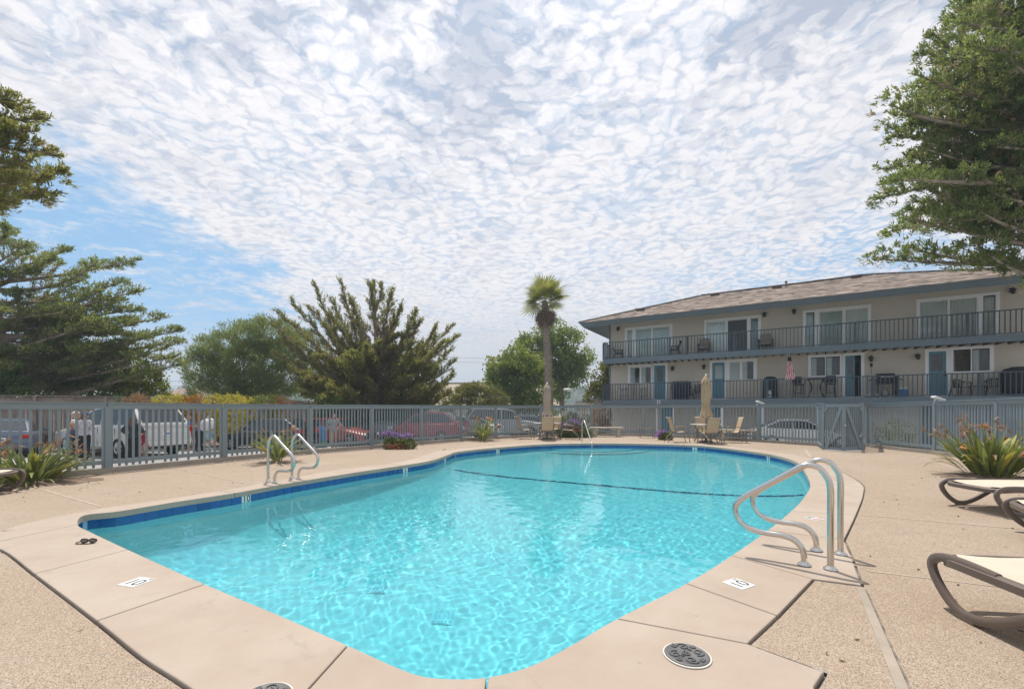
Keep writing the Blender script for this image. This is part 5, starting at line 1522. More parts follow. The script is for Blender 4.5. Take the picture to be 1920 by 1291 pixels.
# wooded hills on the skyline
M_HILL = leaf_mat('hill_forest', (0.025, 0.042, 0.022), (0.06, 0.085, 0.04), 0.9, 0, scale=0.01)
def hills():
    rg = np.random.RandomState(5); xs = np.arange(-345, 390, 7.7); V = []; Fc = []; ny = 9
    for j in range(ny):
        for x in xs:
            y = 265 + j * 25
            prof = 14.5 + 11 * math.exp(-((x + 200) / 66) ** 2) + 3.3 * math.sin(x * .022 + 1) + 5 * math.exp(-((x - 33) / 88) ** 2)
            V.append((x, y, -1 + prof * math.sin(math.pi / 2 * min(1, j / 5.0)) + rg.normal(0, .7) * (j > 0)))
    nx = len(xs)
    for j in range(ny - 1):
        for i in range(nx - 1): Fc.append((j * nx + i, j * nx + i + 1, (j + 1) * nx + i + 1, (j + 1) * nx + i))
    V = np.array(V); Fc = np.array(Fc)
    h = put('hills', raw_mesh('hills', V, Fc, M_HILL, rg.rand(len(V)), True)); tag(h, 'low blue wooded hills on the skyline', kind='structure')
    n = 2600; i = rg.randint(0, len(V), n); p = V[i] + rg.normal(0, 3.9, (n, 3)) * (1, 1, .15)
    vs, fs, ts = [], [], []
    for q in p:
        w = rg.uniform(1.1, 2.2); hh = rg.uniform(1.6, 4.0); k = len(vs) * 1
        base = len(vs)
        for a in range(5): t = 2 * math.pi * a / 5; vs.append((q[0] + w * math.cos(t), q[1] + w * math.sin(t), q[2] + hh * .3 * rg.rand()))
        vs.append((q[0], q[1], q[2] + hh))
        tt = rg.rand(); ts += [tt] * 6
        for a in range(5): fs.append((base + a, base + (a + 1) % 5, base + 5))
    f = put('far_trees', raw_mesh('far_trees', np.array(vs), np.array(fs), M_HILL, np.array(ts))); tag(f, 'dense far trees covering the skyline hills', 'forest', kind='stuff')
hills()

# ================================================================ cars
M_TYRE = mat('tyre_rubber', (0.018, 0.018, 0.019), 0.85)
M_RIM = mat('alloy_rim', (0.52, 0.53, 0.55), 0.3, 0.8)
M_CGLASS = mat('car_glass', (0.02, 0.026, 0.03), 0.06, spec=0.8)
M_RED_L = mat('tail_light_red', (0.45, 0.012, 0.012), 0.2)
M_HEAD = mat('head_light', (0.75, 0.78, 0.80), 0.12)
M_PLATE = mat('number_plate', (0.72, 0.74, 0.78), 0.5)
M_CHROME = mat('chrome', (0.75, 0.75, 0.75), 0.12, 1.0)
M_TRIMB = mat('black_trim', (0.02, 0.02, 0.021), 0.6)
def paint(name, c): return mat(name, c, 0.25, 0.0, spec=0.6, coat=0.6)
TYRE_ME = MB().lathe([(.20, -.10), (.29, -.105), (.325, -.07), (.33, 0), (.325, .07), (.29, .105), (.20, .10)], n=20, cap=False).mesh('tyre', M_TYRE, True)
def rim_mesh():
    m = MB(); m.lathe([(.215, .075), (.20, .095), (.185, .06), (.07, .05), (.055, .085), (.0, .088)], n=20, cap=False)
    for k in range(5):
        a = 2 * math.pi * k / 5; m.beam((math.cos(a) * .05, math.sin(a) * .05, .075), (math.cos(a) * .19, math.sin(a) * .19, .085), .05, .03)
    return m.mesh('rim', M_RIM, angle=35)
RIM_ME = rim_mesh()
DARKDISC = MB().lathe([(.20, .055), (.0, .055)], n=16, cap=False).mesh('brake_disc', M_TRIMB)
STY = {
 # stations x (m from front), belt height, half width ; greenhouse: (x, z, halfwidth) outline
 'sedan': dict(L=4.75, W=1.82, H=1.45, body=[(0, .52, .62, .70), (.12, .66, .72, .84), (.9, .80, .80, .90), (1.5, .90, .80, .91), (2.4, .93, .80, .91), (3.4, .95, .80, .91), (4.2, .98, .78, .88), (4.62, .93, .74, .84), (4.75, .72, .70, .78)], gh=[(1.35, .88), (2.15, 1.40), (2.7, 1.45), (3.35, 1.42), (4.25, .96)], wheels=(.90, 3.70)),
 'hatch': dict(L=4.05, W=1.70, H=1.42, body=[(0, .50, .58, .66), (.10, .66, .68, .78), (.8, .80, .76, .84), (1.25, .90, .77, .85), (2.2, .92, .77, .85), (3.3, .95, .76, .85), (3.85, .98, .72, .82), (4.05, .74, .68, .74)], gh=[(1.1, .88), (1.75, 1.36), (2.3, 1.42), (3.2, 1.40), (3.95, .96)], wheels=(.78, 3.25)),
 'suv': dict(L=4.6, W=1.86, H=1.68, body=[(0, .60, .66, .74), (.12, .80, .76, .88), (.9, .98, .82, .93), (1.35, 1.05, .83, .93), (2.4, 1.07, .83, .93), (3.6, 1.10, .82, .93), (4.4, 1.12, .80, .90), (4.6, .82, .76, .84)], gh=[(1.2, 1.03), (1.95, 1.60), (2.6, 1.68), (3.7, 1.66), (4.45, 1.14)], wheels=(.88, 3.62)),
 'big': dict(L=5.2, W=1.96, H=1.92, body=[(0, .66, .74, .82), (.12, .98, .84, .92), (1.0, 1.12, .90, .98), (1.5, 1.18, .90, .98), (2.6, 1.20, .90, .98), (4.2, 1.20, .90, .98), (5.1, 1.20, .88, .96), (5.2, .84, .86, .92)], gh=[(1.45, 1.16), (2.15, 1.80), (2.6, 1.90), (4.6, 1.92), (5.16, 1.24)], wheels=(1.02, 4.10)),
}
def car(style, label, colour, loc, heading, plate=True, roof_rack=False, ws=1.0, group='cars in the car park'):
    st = STY[style]; root = thing('parked_car', label, 'car', loc, heading, group); L, W = st['L'], st['W']; cx = L / 2
    X = lambda x: cx - x      # front points along +x
    zlo = .26 if style in ('sedan', 'hatch') else .34
    rings = []
    for x, zb, hwt, hwb in st['body']:
        xx = X(x); zm = zlo + (zb - zlo) * .55; zl = zlo if 0 < x < L else zlo + .12
        half = [(hwb * .90, zl), (hwb * .985, zl + .08), (hwb, zm), (hwb * .975, zb - .09), (hwt * .95, zb - .015), (hwt * .55, zb + .012), (0.0, zb + .02)]
        ring = [(xx, y, z) for y, z in half] + [(xx, -y, z) for y, z in reversed(half[:-1])]
        rings.append(ring)
    b = MB().loft(rings); body = b.build('body', colour, root, angle=38)
    # cabin
    gh = st['gh']; hw = st['body'][4][2]; ins = .20 if style != 'big' else .12
    def w_at(z, z0, zt): return hw - .015 - ins * (z - z0) / (zt - z0)
    ztop = max(z for x, z in gh); z0 = min(gh[0][1], gh[-1][1]) - .03
    rings = []
    low = lambda x: z0 + (gh[-1][1] - gh[0][1]) * 0
    n = 16; xs = []; zs = []
    for k in range(n + 1):
        f = k / n * (len(gh) - 1); i = min(int(f), len(gh) - 2); a, c = gh[i], gh[i + 1]; t = f - i
        xs.append(a[0] + (c[0] - a[0]) * t); zs.append(a[1] + (c[1] - a[1]) * t)
    for x, z in zip(xs, zs):
        wt = w_at(z, z0, ztop); wb = w_at(z0, z0, ztop)
        rings.append([(X(x), wb, z0), (X(x), wt, z - .03), (X(x), wt - .07, z), (X(x), 0, z + .02), (X(x), -(wt - .07), z), (X(x), -wt, z - .03), (X(x), -wb, z0)])
    MB().loft(rings).build('cabin', colour, root, angle=40)
    # glazing set a little proud
    def side_pane(x0, x1, sgn):
        m = MB(); k = 7; up, lo = [], []
        for j in range(k):
            x = x0 + (x1 - x0) * j / (k - 1); zt = np.interp(x, [g[0] for g in gh], [g[1] for g in gh]) - .085; zb = np.interp(x, [q[0] for q in st['body']], [q[1] for q in st['body']]) + .03
            zt = max(zt, zb + .01)
            zc = np.interp(x, [g[0] for g in gh], [g[1] for g in gh])
            def yy(z): wt = w_at(zc, z0, ztop); wb = w_at(z0, z0, ztop); return (wb + (wt - wb) * (z - z0) / max(zc - .03 - z0, .05) + .006) * sgn
            up.append((X(x), yy(zt), zt)); lo.append((X(x), yy(zb), zb))
        m.add(up + lo, [(j, j + 1, k + j + 1, k + j) for j in range(k - 1)]); m.build('side_window', M_CGLASS, root)
    g0, g1, g2, g3, g4 = (g[0] for g in gh)
    span = (g0 + .42, g4 - .36); cuts = [span[0], g0 + (g4 - g0) * .50, span[1]] if style != 'big' else [span[0], 2.9, 3.9, span[1] + .2]
    for sgn in (1, -1):
        for a, c in zip(cuts, cuts[1:]): side_pane(a + .03, c - .03, sgn)
    def end_pane(xa, za, xb, zb, nm):
        t0, t1 = .10, .88; p = lambda t: (xa + (xb - xa) * t, za + (zb - za) * t)
        (x0, zz0), (x1, zz1) = p(t0), p(t1); nx = .012 if xa < L / 2 else -.012
        w0, w1 = w_at(zz0, z0, ztop) - .09, w_at(zz1, z0, ztop) - .10; dz = .018
        MB().quad((X(x0) + nx, w0, zz0 + dz), (X(x0) + nx, -w0, zz0 + dz), (X(x1) + nx, -w1, zz1 + dz), (X(x1) + nx, w1, zz1 + dz)).build(nm, M_CGLASS, root)
    end_pane(gh[0][0], gh[0][1], gh[1][0], gh[1][1], 'windscreen')
    end_pane(gh[-1][0], gh[-1][1], gh[-2][0], gh[-2][1], 'rear_window')
    # wheels
    sc = {'sedan': 1.0, 'hatch': .93, 'suv': 1.08, 'big': 1.16}[style]
    for wx in st['wheels']:
        for sgn in (1, -1):
            R = (math.radians(-90 * sgn), 0, 0)
            arch = MB().lathe([(.385, .0), (.385, .05), (.30, .055), (0, .05)], n=22, cap=False)
            put('wheel_arch', arch.mesh('wheel_arch', M_TRIMB), root, (X(wx), sgn * (W / 2 - .085), .345 * sc), R, (sc, sc, 1.0))
            ty = put('tyre', TYRE_ME, root, (X(wx), sgn * (W / 2 - .10), .33 * sc), R, (sc, sc, 1.05)); put('rim', RIM_ME, ty); put('brake_disc', DARKDISC, ty)
    # lights, bumpers, plate
    bl = st['body']
    zf, zr = bl[1][1], bl[-2][1]
    for sgn in (1, -1):
        m = MB(); y = sgn * (bl[1][2] - .12); m.ell((X(.13), y, zf - .10), (.14, .17, .085)); m.build('headlight', M_HEAD, root, smooth=True)
        m = MB(); y = sgn * (bl[-2][2] - .10)
        if style in ('big', 'suv'): m.box((X(L - .13), sgn * (bl[-2][3] - .045), zr - .22), (.16, .11, .42))
        else: m.box((X(L - .10), y, zr - .14), (.22, .34, .14))
        m.build('tail_light', M_RED_L, root, bevel=.02)
        m = MB(); zc = bl[3][1]; m.box((X(gh[0][0] + .35), sgn * (bl[3][3] + .07), zc + .08), (.12, .19, .12)); m.build('door_mirror', colour, root, bevel=.03)
        for q in ((1.0,) if style == 'hatch' else (0, 1.0)):
            m = MB(); x = (cuts[0] + cuts[1]) / 2 + q * .95; m.box((X(x + .2), sgn * (np.interp(x, [k[0] for k in bl], [k[3] for k in bl]) + .0), bl[3][1] - .13), (.20, .05, .03)); m.build('door_handle', M_CHROME if style == 'big' else colour, root)
    m = MB(); m.box((X(.04), 0, zlo + .17), (.16, W * .86, .16)); m.build('front_bumper', M_TRIMB if style == 'hatch' else colour, root, bevel=.04)
    m = MB(); m.box((X(L - .03), 0, zlo + .19), (.17, W * .90, .20)); m.build('rear_bumper', colour, root, bevel=.05)
    m = MB(); m.box((X(.02), 0, zlo + .36), (.06, W * .5, .12)); m.build('grille', M_TRIMB, root, bevel=.01)
    m = MB(); m.box((X(L - .5 * 0 - .02), 0, zlo + .06), (.12, W * .8, .10)); m.build('rear_valance', M_TRIMB, root)
    zp = (zr - .24) if style in ('sedan',) else (zr - .30)
    m = MB(); m.box((X(L + .005), 0, zp), (.03, .33, .16)); pl = m.build('number_plate', M_PLATE, root)
    m = MB(); m.box((X(L) - .018, 0, zp - .005), (.012, .22, .055)); m.build('plate_lettering', mat('plate_blue', (.10, .16, .34), .5), pl)
    if roof_rack:
        m = MB()
        for sgn in (1, -1): m.tube([(X(g1 + .1), sgn * (hw - ins - .06), ztop + .0), (X(g1 + .25), sgn * (hw - ins - .06), ztop + .06), (X(g3 - .1), sgn * (hw - ins - .06), ztop + .06), (X(g3), sgn * (hw - ins - .06), ztop)], .018, 6)
        m.build('roof_rail', M_CHROME, root, smooth=True)
    # sills and door gaps
    m = MB()
    for sgn in (1, -1):
        for x in cuts[:-1] if style != 'big' else cuts[:3]:
            y = np.interp(x, [k[0] for k in bl], [k[3] for k in bl])
            m.box((X(x), sgn * (y * .992), (bl[3][1] + zlo) / 2 + .02), (.012, .012, bl[3][1] - zlo - .2))
    m.build('door_gap', M_TRIMB, root)
    return root
def head(deg): return math.radians(deg)
C_BLUE = paint('paint_steel_blue', (0.10, 0.135, 0.20)); C_WHITE = paint('paint_white', (0.62, 0.61, 0.58)); C_BLACK = paint('paint_black', (0.015, 0.017, 0.02))
C_RED = paint('paint_faded_red', (0.42, 0.075, 0.055)); C_RED2 = paint('paint_red', (0.36, 0.035, 0.045)); C_GREY = paint('paint_dark_grey', (0.045, 0.06, 0.08)); C_SILVER = paint('paint_silver', (0.52, 0.54, 0.55)); C_SILVER2 = paint('paint_grey_silver', (0.34, 0.36, 0.38))
def cpos(px, Z): return Vector(((px - HX) / F * Z, Z, GZ))
car('sedan', 'steel blue saloon showing its red tail lights and pale number plate', C_BLUE, cpos(18, 17.6), head(133))
car('big', 'big white sport utility vehicle with its tailgate towards the pool', C_WHITE, Vector((-15.6, 17.4, GZ)), head(161))
car('hatch', 'black hatchback with one bright red tail light', C_BLACK, cpos(505, 20.0), head(172), ws=.9)
car('hatch', 'faded red older hatchback with its bonnet pointing right', C_RED, cpos(634, 22.6), head(-14))
car('suv', 'dark grey car parked between the two red cars', C_GREY, cpos(715, 26.2), head(118))
car('suv', 'deep red sport utility car right of the dark grey one', C_RED2, cpos(797, 24.8), head(168))
car('sedan', 'white saloon half hidden by the orange flowering plant', C_SILVER, cpos(880, 28.0), head(160))
car('big', 'silver grey van like car behind the fence left of the first table', C_SILVER2, cpos(943, 28.3), head(15), roof_rack=True)
car('sedan', 'dark blue car nosing out behind the silver grey van', C_BLUE, cpos(1000, 32.0), head(-12))
wc = bp(s_of(1500, 2.3), 2.6, -0.58)
car('sedan', 'white saloon parked close to the apartment building behind the gate fence', C_WHITE, wc, BRZ + 0.10)
# ================================================================ pool fittings
def smooth_path(P, n=5):
    R = []
    for i in range(len(P) - 1):
        p0, p1, p2, p3 = P[max(i - 1, 0)], P[i], P[i + 1], P[min(i + 2, len(P) - 1)]
        for k in range(n):
            t = k / n; R.append(0.5 * ((2 * p1) + (p2 - p0) * t + (2 * p0 - 5 * p1 + 4 * p2 - p3) * t * t + (3 * p1 - p0 - 3 * p2 + p3) * t ** 3))
    R.append(P[-1]); return R
RAILP = [(0, 0), (0, .18), (0, .45), (.0, .62), (.018, .715), (.075, .79), (.155, .81), (.235, .765), (.40, .645), (.585, .515), (.655, .44), (.672, .375), (.648, .30), (.585, .245), (.46, .218), (.33, .216), (.245, .195), (.19, .14), (.172, .07), (.170, 0)]
def grab_rail(name, label, base, d, group, r=0.0235):
    t = thing(name, label, 'handrail', base, math.atan2(d.y, d.x), group)
    P = smooth_path([Vector((a, 0, z)) for a, z in RAILP], 4)
    MB().tube(P, r, 14).build('rail_tube', M_STEEL, t, smooth=True)
    for x in (0, .170):
        m = MB(); m.lathe([(r * 1.05, .035), (r * 1.5, .022), (r * 2.0, .012), (r * 2.1, .008)], (x, 0, 0), 16, cap=False); m.build('escutcheon', M_STEEL, t, smooth=True)
    return t
dR = Vector((-.81, .58, 0)).normalized()
grab_rail('grab_rail', 'nearer stainless steel grab rail on the right rim of the pool', Vector((2.495, 3.405, .006)), dR, 'grab rails on the right rim')
grab_rail('grab_rail', 'farther stainless steel grab rail on the right rim of the pool', Vector((2.845, 3.765, .006)), dR, 'grab rails on the right rim')
dL = Vector((.905, -.428, 0)).normalized()
grab_rail('ladder_rail', 'nearer steel ladder rail on the left rim of the pool', Vector((-4.255, 7.58, .006)), dL, 'ladder rails on the left rim', .0235)
grab_rail('ladder_rail', 'farther steel ladder rail on the left rim of the pool', Vector((-4.05, 8.0, .006)), dL, 'ladder rails on the left rim', .0235)
t = thing('step_handrail', 'slender steel handrail leading down the steps at the far end', 'handrail', (2.78, 17.25, 0))
P = smooth_path([Vector(p) for p in ((0, 0, 0), (0, 0, .5), (.0, 0, .78), (.04, -.08, .87), (.07, -.22, .82), (.12, -.65, .45), (.17, -1.05, .10), (.18, -1.15, -.02), (.18, -1.17, -.5))], 4)
MB().tube(P, .022, 10).build('rail_tube', M_STEEL, t, smooth=True)
MB().lathe([(.025, .03), (.045, .01)], (0, 0, 0), 14, cap=False).build('escutcheon', M_STEEL, t, smooth=True)

# depth plaques let into the coping
M_INK = mat('marker_ink', (0.03, 0.03, 0.035), 0.6); M_INKR = mat('marker_ink_red', (0.45, 0.06, 0.05), 0.6)
def plaque(corner_px, lines, label, up_px):
    C = [gp(x, y, .0085) for x, y in corner_px]; c = sum(C, Vector()) / 4
    up = (gp(*up_px) - c); up.z = 0; up.normalize()
    t = thing('depth_plaque', label, 'depth marker', c, math.atan2(up.y, up.x) - math.pi / 2, 'depth plaques on the coping')
    MB().box((0, 0, .001), (.155, .155, .004)).build('plate', white_tile, t)
    for s, x, y, size, mt in lines:
        put('lettering', text_mesh('lettering', s, size, mt, .0006), t, (x, y, .0036), (0, 0, 0))
plaque([(1357, 1092), (1374, 1082), (1413, 1095), (1397, 1107)], [('10', .0, -.012, .135, M_INK), ('FT', .052, .056, .035, M_INK)], 'white depth plaque reading 10 FT near the grab rails', (1300, 1065))
plaque([(225, 1094), (271, 1080), (286, 1087), (241, 1102)], [('10', .0, -.012, .135, M_INK), ('FT', .052, .056, .035, M_INK)], 'white depth plaque reading 10 FT near the goggles', (345, 1062))
plaque([(1508, 973), (1515, 964), (1545, 970), (1538, 979)], [('NO', 0, .036, .07, M_INK), ('DIVING', 0, -.04, .042, M_INKR)], 'white plaque with dark and red print behind the grab rails', (1450, 955))

# round lids of the skimmers
M_LID = mat('lid_grey', (0.105, 0.105, 0.105), 0.55, col2=(0.14, 0.14, 0.14), vscale=12)
M_LIDRING = mat('lid_ring', (0.62, 0.59, 0.54), 0.6)
def spiral(cx, cy, r0, turns, a0, sgn, n=26):
    return [Vector((cx + r0 * (1 - .82 * k / n) * math.cos(a0 + sgn * turns * 2 * math.pi * k / n), cy + r0 * (1 - .82 * k / n) * math.sin(a0 + sgn * turns * 2 * math.pi * k / n), .0145)) for k in range(n + 1)]
def lid(c, label, rz):
    t = thing('skimmer_lid', label, 'skimmer lid', c, rz, 'round lids in the coping'); R = .106
    MB().lathe([(R + .010, .002), (R + .010, .007), (R + .003, .008), (R + .002, .002)], n=40, cap=False).build('ring', M_LIDRING, t)
    MB().lathe([(R, .0), (R, .011), (R - .008, .0135), (R - .012, .0115), (0, .0115)], n=40, cap=False).build('disc', M_LID, t, angle=40)
    m = MB()
    for cx, cy, r, a, sg_ in ((-.050, .031, .032, .4, 1), (.040, .049, .030, 2.2, -1), (.054, -.027, .032, 3.6, 1), (-.031, -.049, .032, 5.2, -1), (0, .0, .022, 1.0, 1), (-.076, -.011, .016, 0, 1), (.011, .080, .016, 1, 1), (.080, .018, .014, 2, 1), (.013, -.082, .016, 4, -1)):
        m.tube(spiral(cx, cy, r, 1.35, a, sg_), .0042, 6)
    m.build('scroll_relief', M_LID, t, smooth=True)
    m = MB()
    for x, y in ((-.035, .0), (.042, .012)): m.box((x, y, .0122), (.017, .017, .0015))
    m.build('lift_hole', M_BLACK, t)
lid(gp(1288, 1229, .008), 'round grey scrollwork lid in the coping at the lower right', .6)
lid(gp(494, 1312, .008), 'round grey lid cut off by the bottom edge of the photo', 2.1)

# goggles left on the coping
gg = thing('swim_goggles', 'dark goggles lying on the coping at the left corner of the pool', 'goggles', gp(166, 1018, .008), .12)
M_GOG = mat('goggle_frame', (0.03, 0.022, 0.02), .35); M_LENS = mat('goggle_lens', (0.20, 0.18, 0.14), .1)
m = MB()
for cx in (-.036, .036): m.tube([Vector((cx + .030 * math.cos(a), .004 * math.cos(2 * a), .026 + .018 * math.sin(a))) for a in (2 * math.pi * k / 18 for k in range(18))], .006, 7, closed=True)
m.tube([(-.008, 0, .028), (0, .004, .032), (.008, 0, .028)], .004, 6); m.build('frame', M_GOG, gg, smooth=True)
m = MB()
for cx in (-.036, .036): m.ell((cx, 0, .026), (.028, .006, .017))
m.build('lens', M_LENS, gg, smooth=True)
m = MB(); m.tube(smooth_path([Vector(p) for p in ((-.066, 0, .026), (-.085, .012, .016), (-.105, .0, .008), (-.085, -.02, .006), (-.05, -.024, .007), (0, -.03, .005), (.05, -.02, .007), (.066, 0, .022))], 4), .0045, 5); m.build('strap', M_GOG, gg, smooth=True)

# ================================================================ sun loungers
M_LFRAME = mat('lounger_resin', (0.125, 0.095, 0.078), 0.38, col2=(0.15, 0.115, 0.095), vscale=3)
M_SLING = mat('lounger_fabric', (0.60, 0.53, 0.42), 0.85, col2=(0.54, 0.475, 0.375), vscale=2, bump=0.25, bscale=240)
def lounger(label, loc, rz, first=[None]):
    if first[0] is None:
        t = thing('sun_lounger', label, 'sun lounger', loc, rz, 'sun loungers on the deck')
        W2, L, z = .335, 1.92, .335
        # rim: rounded oblong of deep resin section
        path = []
        for cx, cy, a0 in ((L - .20, W2 - .20, 0), (.16, W2 - .16, 90), (.16, -W2 + .16, 180), (L - .20, -W2 + .20, 270)):
            r = .20 if cx > 1 else .16
            for k in range(7): a = math.radians(a0 + 15 * k); path.append(Vector((cx + r * math.cos(a), cy + r * math.sin(a), z - .012 - (.02 if cx < 1 else 0) * max(0, -math.cos(a)))))
        m = MB(); n = len(path); rings = []
        for i, p in enumerate(path):
            d = (path[(i + 1) % n] - path[i - 1]).normalized(); o = Vector((d.y, -d.x, 0))
            rings.append([p + o * .028 + Vector((0, 0, -.035)), p + o * .032 + Vector((0, 0, .008)), p + o * .012 + Vector((0, 0, .022)), p - o * .018 + Vector((0, 0, .016)), p - o * .022 + Vector((0, 0, -.035))])
        m.loft(rings, closed=True); m.build('frame', M_LFRAME, t, angle=50)
        m = MB(); nx = 14; V = []
        for i in range(nx + 1):
            x = .03 + (L - .06) * i / nx; hw = W2 - .015 - (.13 * max(0, 1 - x / .14) ** 2) - (.15 * max(0, 1 - (L - x) / .16) ** 2)
            for j in range(5): y = -hw + 2 * hw * j / 4; V.append((x, y, z + .004 - .014 * (1 - (2 * j / 4 - 1) ** 2)))
        m.add(V, [(i * 5 + j, i * 5 + j + 1, i * 5 + j + 6, i * 5 + j + 5) for i in range(nx) for j in range(4)]); m.build('sling', M_SLING, t, smooth=True)
        for x0, sg_ in ((.0, 1), (L, -1)):
            for y in (-W2 - .005, W2 + .005):
                pts = [(.42, .325), (.22, .335), (.06, .325), (-.015, .275), (.0, .20), (.07, .11), (.16, .045), (.24, .030), (.33, .045), (.46, .105), (.62, .20), (.78, .30)]
                P = smooth_path([Vector((x0 + sg_ * a, y, b)) for a, b in pts], 4)
                m = MB(); rings = []
                for i, p in enumerate(P):
                    d = (P[min(i + 1, len(P) - 1)] - P[max(i - 1, 0)]).normalized(); nv = Vector((-d.z, 0, d.x))
                    rings.append([p + nv * (q[0] * .026) + Vector((0, q[1] * .020, 0)) for q in ((-1, -.6), (-.6, -1), (.6, -1), (1, -.6), (1, .6), (.6, 1), (-.6, 1), (-1, .6))])
                m.loft(rings); lg = m.build('leg', M_LFRAME, t, angle=50)
                m = MB(); m.box((x0 + sg_ * .23, y, .014), (.13, .042, .028)); m.build('foot', M_LFRAME, lg, bevel=.006)
        m = MB(); m.beam((.75, -W2, .30), (.75, W2, .30), .05, .04); m.beam((1.35, -W2, .30), (1.35, W2, .30), .05, .04); m.build('crossbar', M_LFRAME, t)
        first[0] = t; return t
    c = copy_tree(first[0], None, loc, rz); c['label'] = label; return c
lounger('brown lounger with cream sling, nearest one cut off by the right edge', Vector((3.07, 2.77, 0)), math.radians(-97))
lounger('brown lounger lying crosswise in front of the large strappy plant', Vector((5.74, 5.46, 0)), math.radians(-2))
lounger('brown lounger end showing between the two other loungers on the right', Vector((5.02, 4.28, 0)), math.radians(-34))
lounger('brown lounger end in front of the flowering plant at the left edge', Vector((-7.62, 6.45, 0)), math.radians(184))

# ================================================================ patio sets
M_CHF = mat('chair_frame', (0.235, 0.195, 0.16), .4, .3); M_CHS = mat('chair_sling', (0.52, 0.40, 0.265), .8, col2=(.47, .36, .235), vscale=3, bump=.2, bscale=200)
def patio_chair(label, loc, rz, group, first=[None]):
    """front looks along -Y"""
    if first[0] is None:
        t = thing('patio_chair', label, 'chair', loc, rz, group)
        prof = smooth_path([Vector((0, y, z)) for y, z in ((-.25, .40), (-.22, .43), (-.02, .405), (.16, .41), (.23, .50), (.30, .74), (.36, .96), (.40, 1.0), (.44, .985))], 3)
        m = MB(); n = len(prof)
        m.add([(s * .235, p.y, p.z) for p in prof for s in (-1, 1)] + [(s * .235, p.y + .008, p.z - .008) for p in prof for s in (-1, 1)], [(2 * i, 2 * i + 1, 2 * i + 3, 2 * i + 2) for i in range(n - 1)] + [(2 * n + 2 * i + 2, 2 * n + 2 * i + 3, 2 * n + 2 * i + 1, 2 * n + 2 * i) for i in range(n - 1)])
        m.build('sling_seat', M_CHS, t, smooth=True)
        for s in (-1, 1):
            x = s * .25
            MB().tube([Vector((x, p.y, p.z)) for p in prof], .014, 7).build('side_frame', M_CHF, t, smooth=True)
            MB().tube(smooth_path([Vector((x * 1.04, y, z)) for y, z in ((-.36, 0), (-.29, .35), (-.27, .56), (-.22, .63), (-.10, .645), (.10, .62), (.24, .60))], 3), .016, 7).build('armrest', M_CHF, t, smooth=True)
            MB().tube([Vector((x * 1.02, y, z)) for y, z in ((.50, 0), (.36, .22), (.12, .40))], .015, 7).build('leg', M_CHF, t, smooth=True)
        m = MB(); m.tube([(-.25, -.23, .40), (.25, -.23, .40)], .012, 6); m.tube([(-.25, .20, .40), (.25, .20, .40)], .012, 6); m.tube([(-.25, .42, .99), (.25, .42, .99)], .013, 6); m.build('stretcher', M_CHF, t, smooth=True)
        first[0] = t; return t
    c = copy_tree(first[0], None, loc, rz); c['label'] = label; c['group'] = group; return c
M_TOP = mat('table_top', (0.50, 0.46, 0.40), .3, col2=(.42, .38, .33), vscale=5)
def table(label, c, first=[None]):
    if first[0] is None:
        t = thing('patio_table', label, 'table', c, 0, 'round patio tables')
        MB().lathe([(.05, .70), (.57, .70), (.59, .715), (.57, .73), (.03, .73)], n=32).build('table_top', M_TOP, t, angle=40)
        for k in range(4):
            a = math.pi / 4 + k * math.pi / 2; d = Vector((math.cos(a), math.sin(a), 0))
            MB().tube(smooth_path([d * .45 + Vector((0, 0, .70)), d * .36 + Vector((0, 0, .45)), d * .36 + Vector((0, 0, .2)), d * .48], 3), .02, 7).build('leg', M_CHF, t, smooth=True)
        MB().tube([Vector((.36 * math.cos(a), .36 * math.sin(a), .22)) for a in (2 * math.pi * k / 20 for k in range(20))], .012, 6, closed=True).build('ring_brace', M_CHF, t)
        first[0] = t; return t
    o = copy_tree(first[0], None, c); o['label'] = label; return o
M_CANV = mat('umbrella_canvas', (0.47, 0.345, 0.205), .85, col2=(.42, .30, .175), vscale=4); M_CANV2 = mat('umbrella_canvas_taupe', (0.42, 0.335, 0.255), .85, col2=(.37, .29, .22), vscale=4)
M_POLE = mat('umbrella_pole', (0.15, 0.12, 0.10), .4, .3)
def umbrella(label, c, h, z0, mt, seed):
    t = thing('patio_umbrella', label, 'umbrella', c, 0, 'closed patio umbrellas'); rg = random.Random(seed)
    MB().tube([(0, 0, .05), (0, 0, h - .05)], .021, 8).build('pole', M_POLE, t, smooth=True)
    MB().lathe([(.26, 0), (.26, .04), (.20, .075), (.05, .09), (.04, .30), (.026, .31)], n=24).build('base', M_POLE, t, angle=40)
    MB().ell((0, 0, h), (.035, .035, .045)).build('finial', M_FRAME, t, smooth=True)
    def folds(prof, n=48, lobes=8, depth=.34, name='canopy'):
        rings = []; ph = rg.uniform(0, 6)
        for i, (z, r) in enumerate(prof):
            ring = []
            for k in range(n):
                a = 2 * math.pi * k / n; f = 1 + depth * (abs(math.sin((a + ph) * lobes / 2 + .35 * math.sin(z * 5))) - .55) + rg.uniform(-.03, .03)
                ring.append(Vector((r * f * math.cos(a + .12 * math.sin(z * 4)) + .012 * math.sin(z * 7), r * f * math.sin(a), z + (.05 * math.sin(k * .9 + ph) if i == 0 else 0))))
            rings.append(ring)
        m = MB(); m.loft(rings, cap=False); return m.build(name, mt, t, smooth=True)
    H = h - z0; q = lambda f: z0 + H * f
    folds([(q(0), .235), (q(.06), .215), (q(.15), .165), (q(.25), .13), (q(.4), .15), (q(.55), .155), (q(.70), .14), (q(.82), .125), (q(.9), .10), (q(.96), .05)])
    folds([(q(.80), .165), (q(.86), .145), (q(.93), .085), (q(.985), .03)], lobes=8, depth=.22, name='top_vent')
    m = MB(); m.tube([Vector((.15 * math.cos(a), .15 * math.sin(a), q(.24))) for a in (2 * math.pi * k / 20 for k in range(20))], .012, 5, closed=True); m.build('tie_band', mt, t)
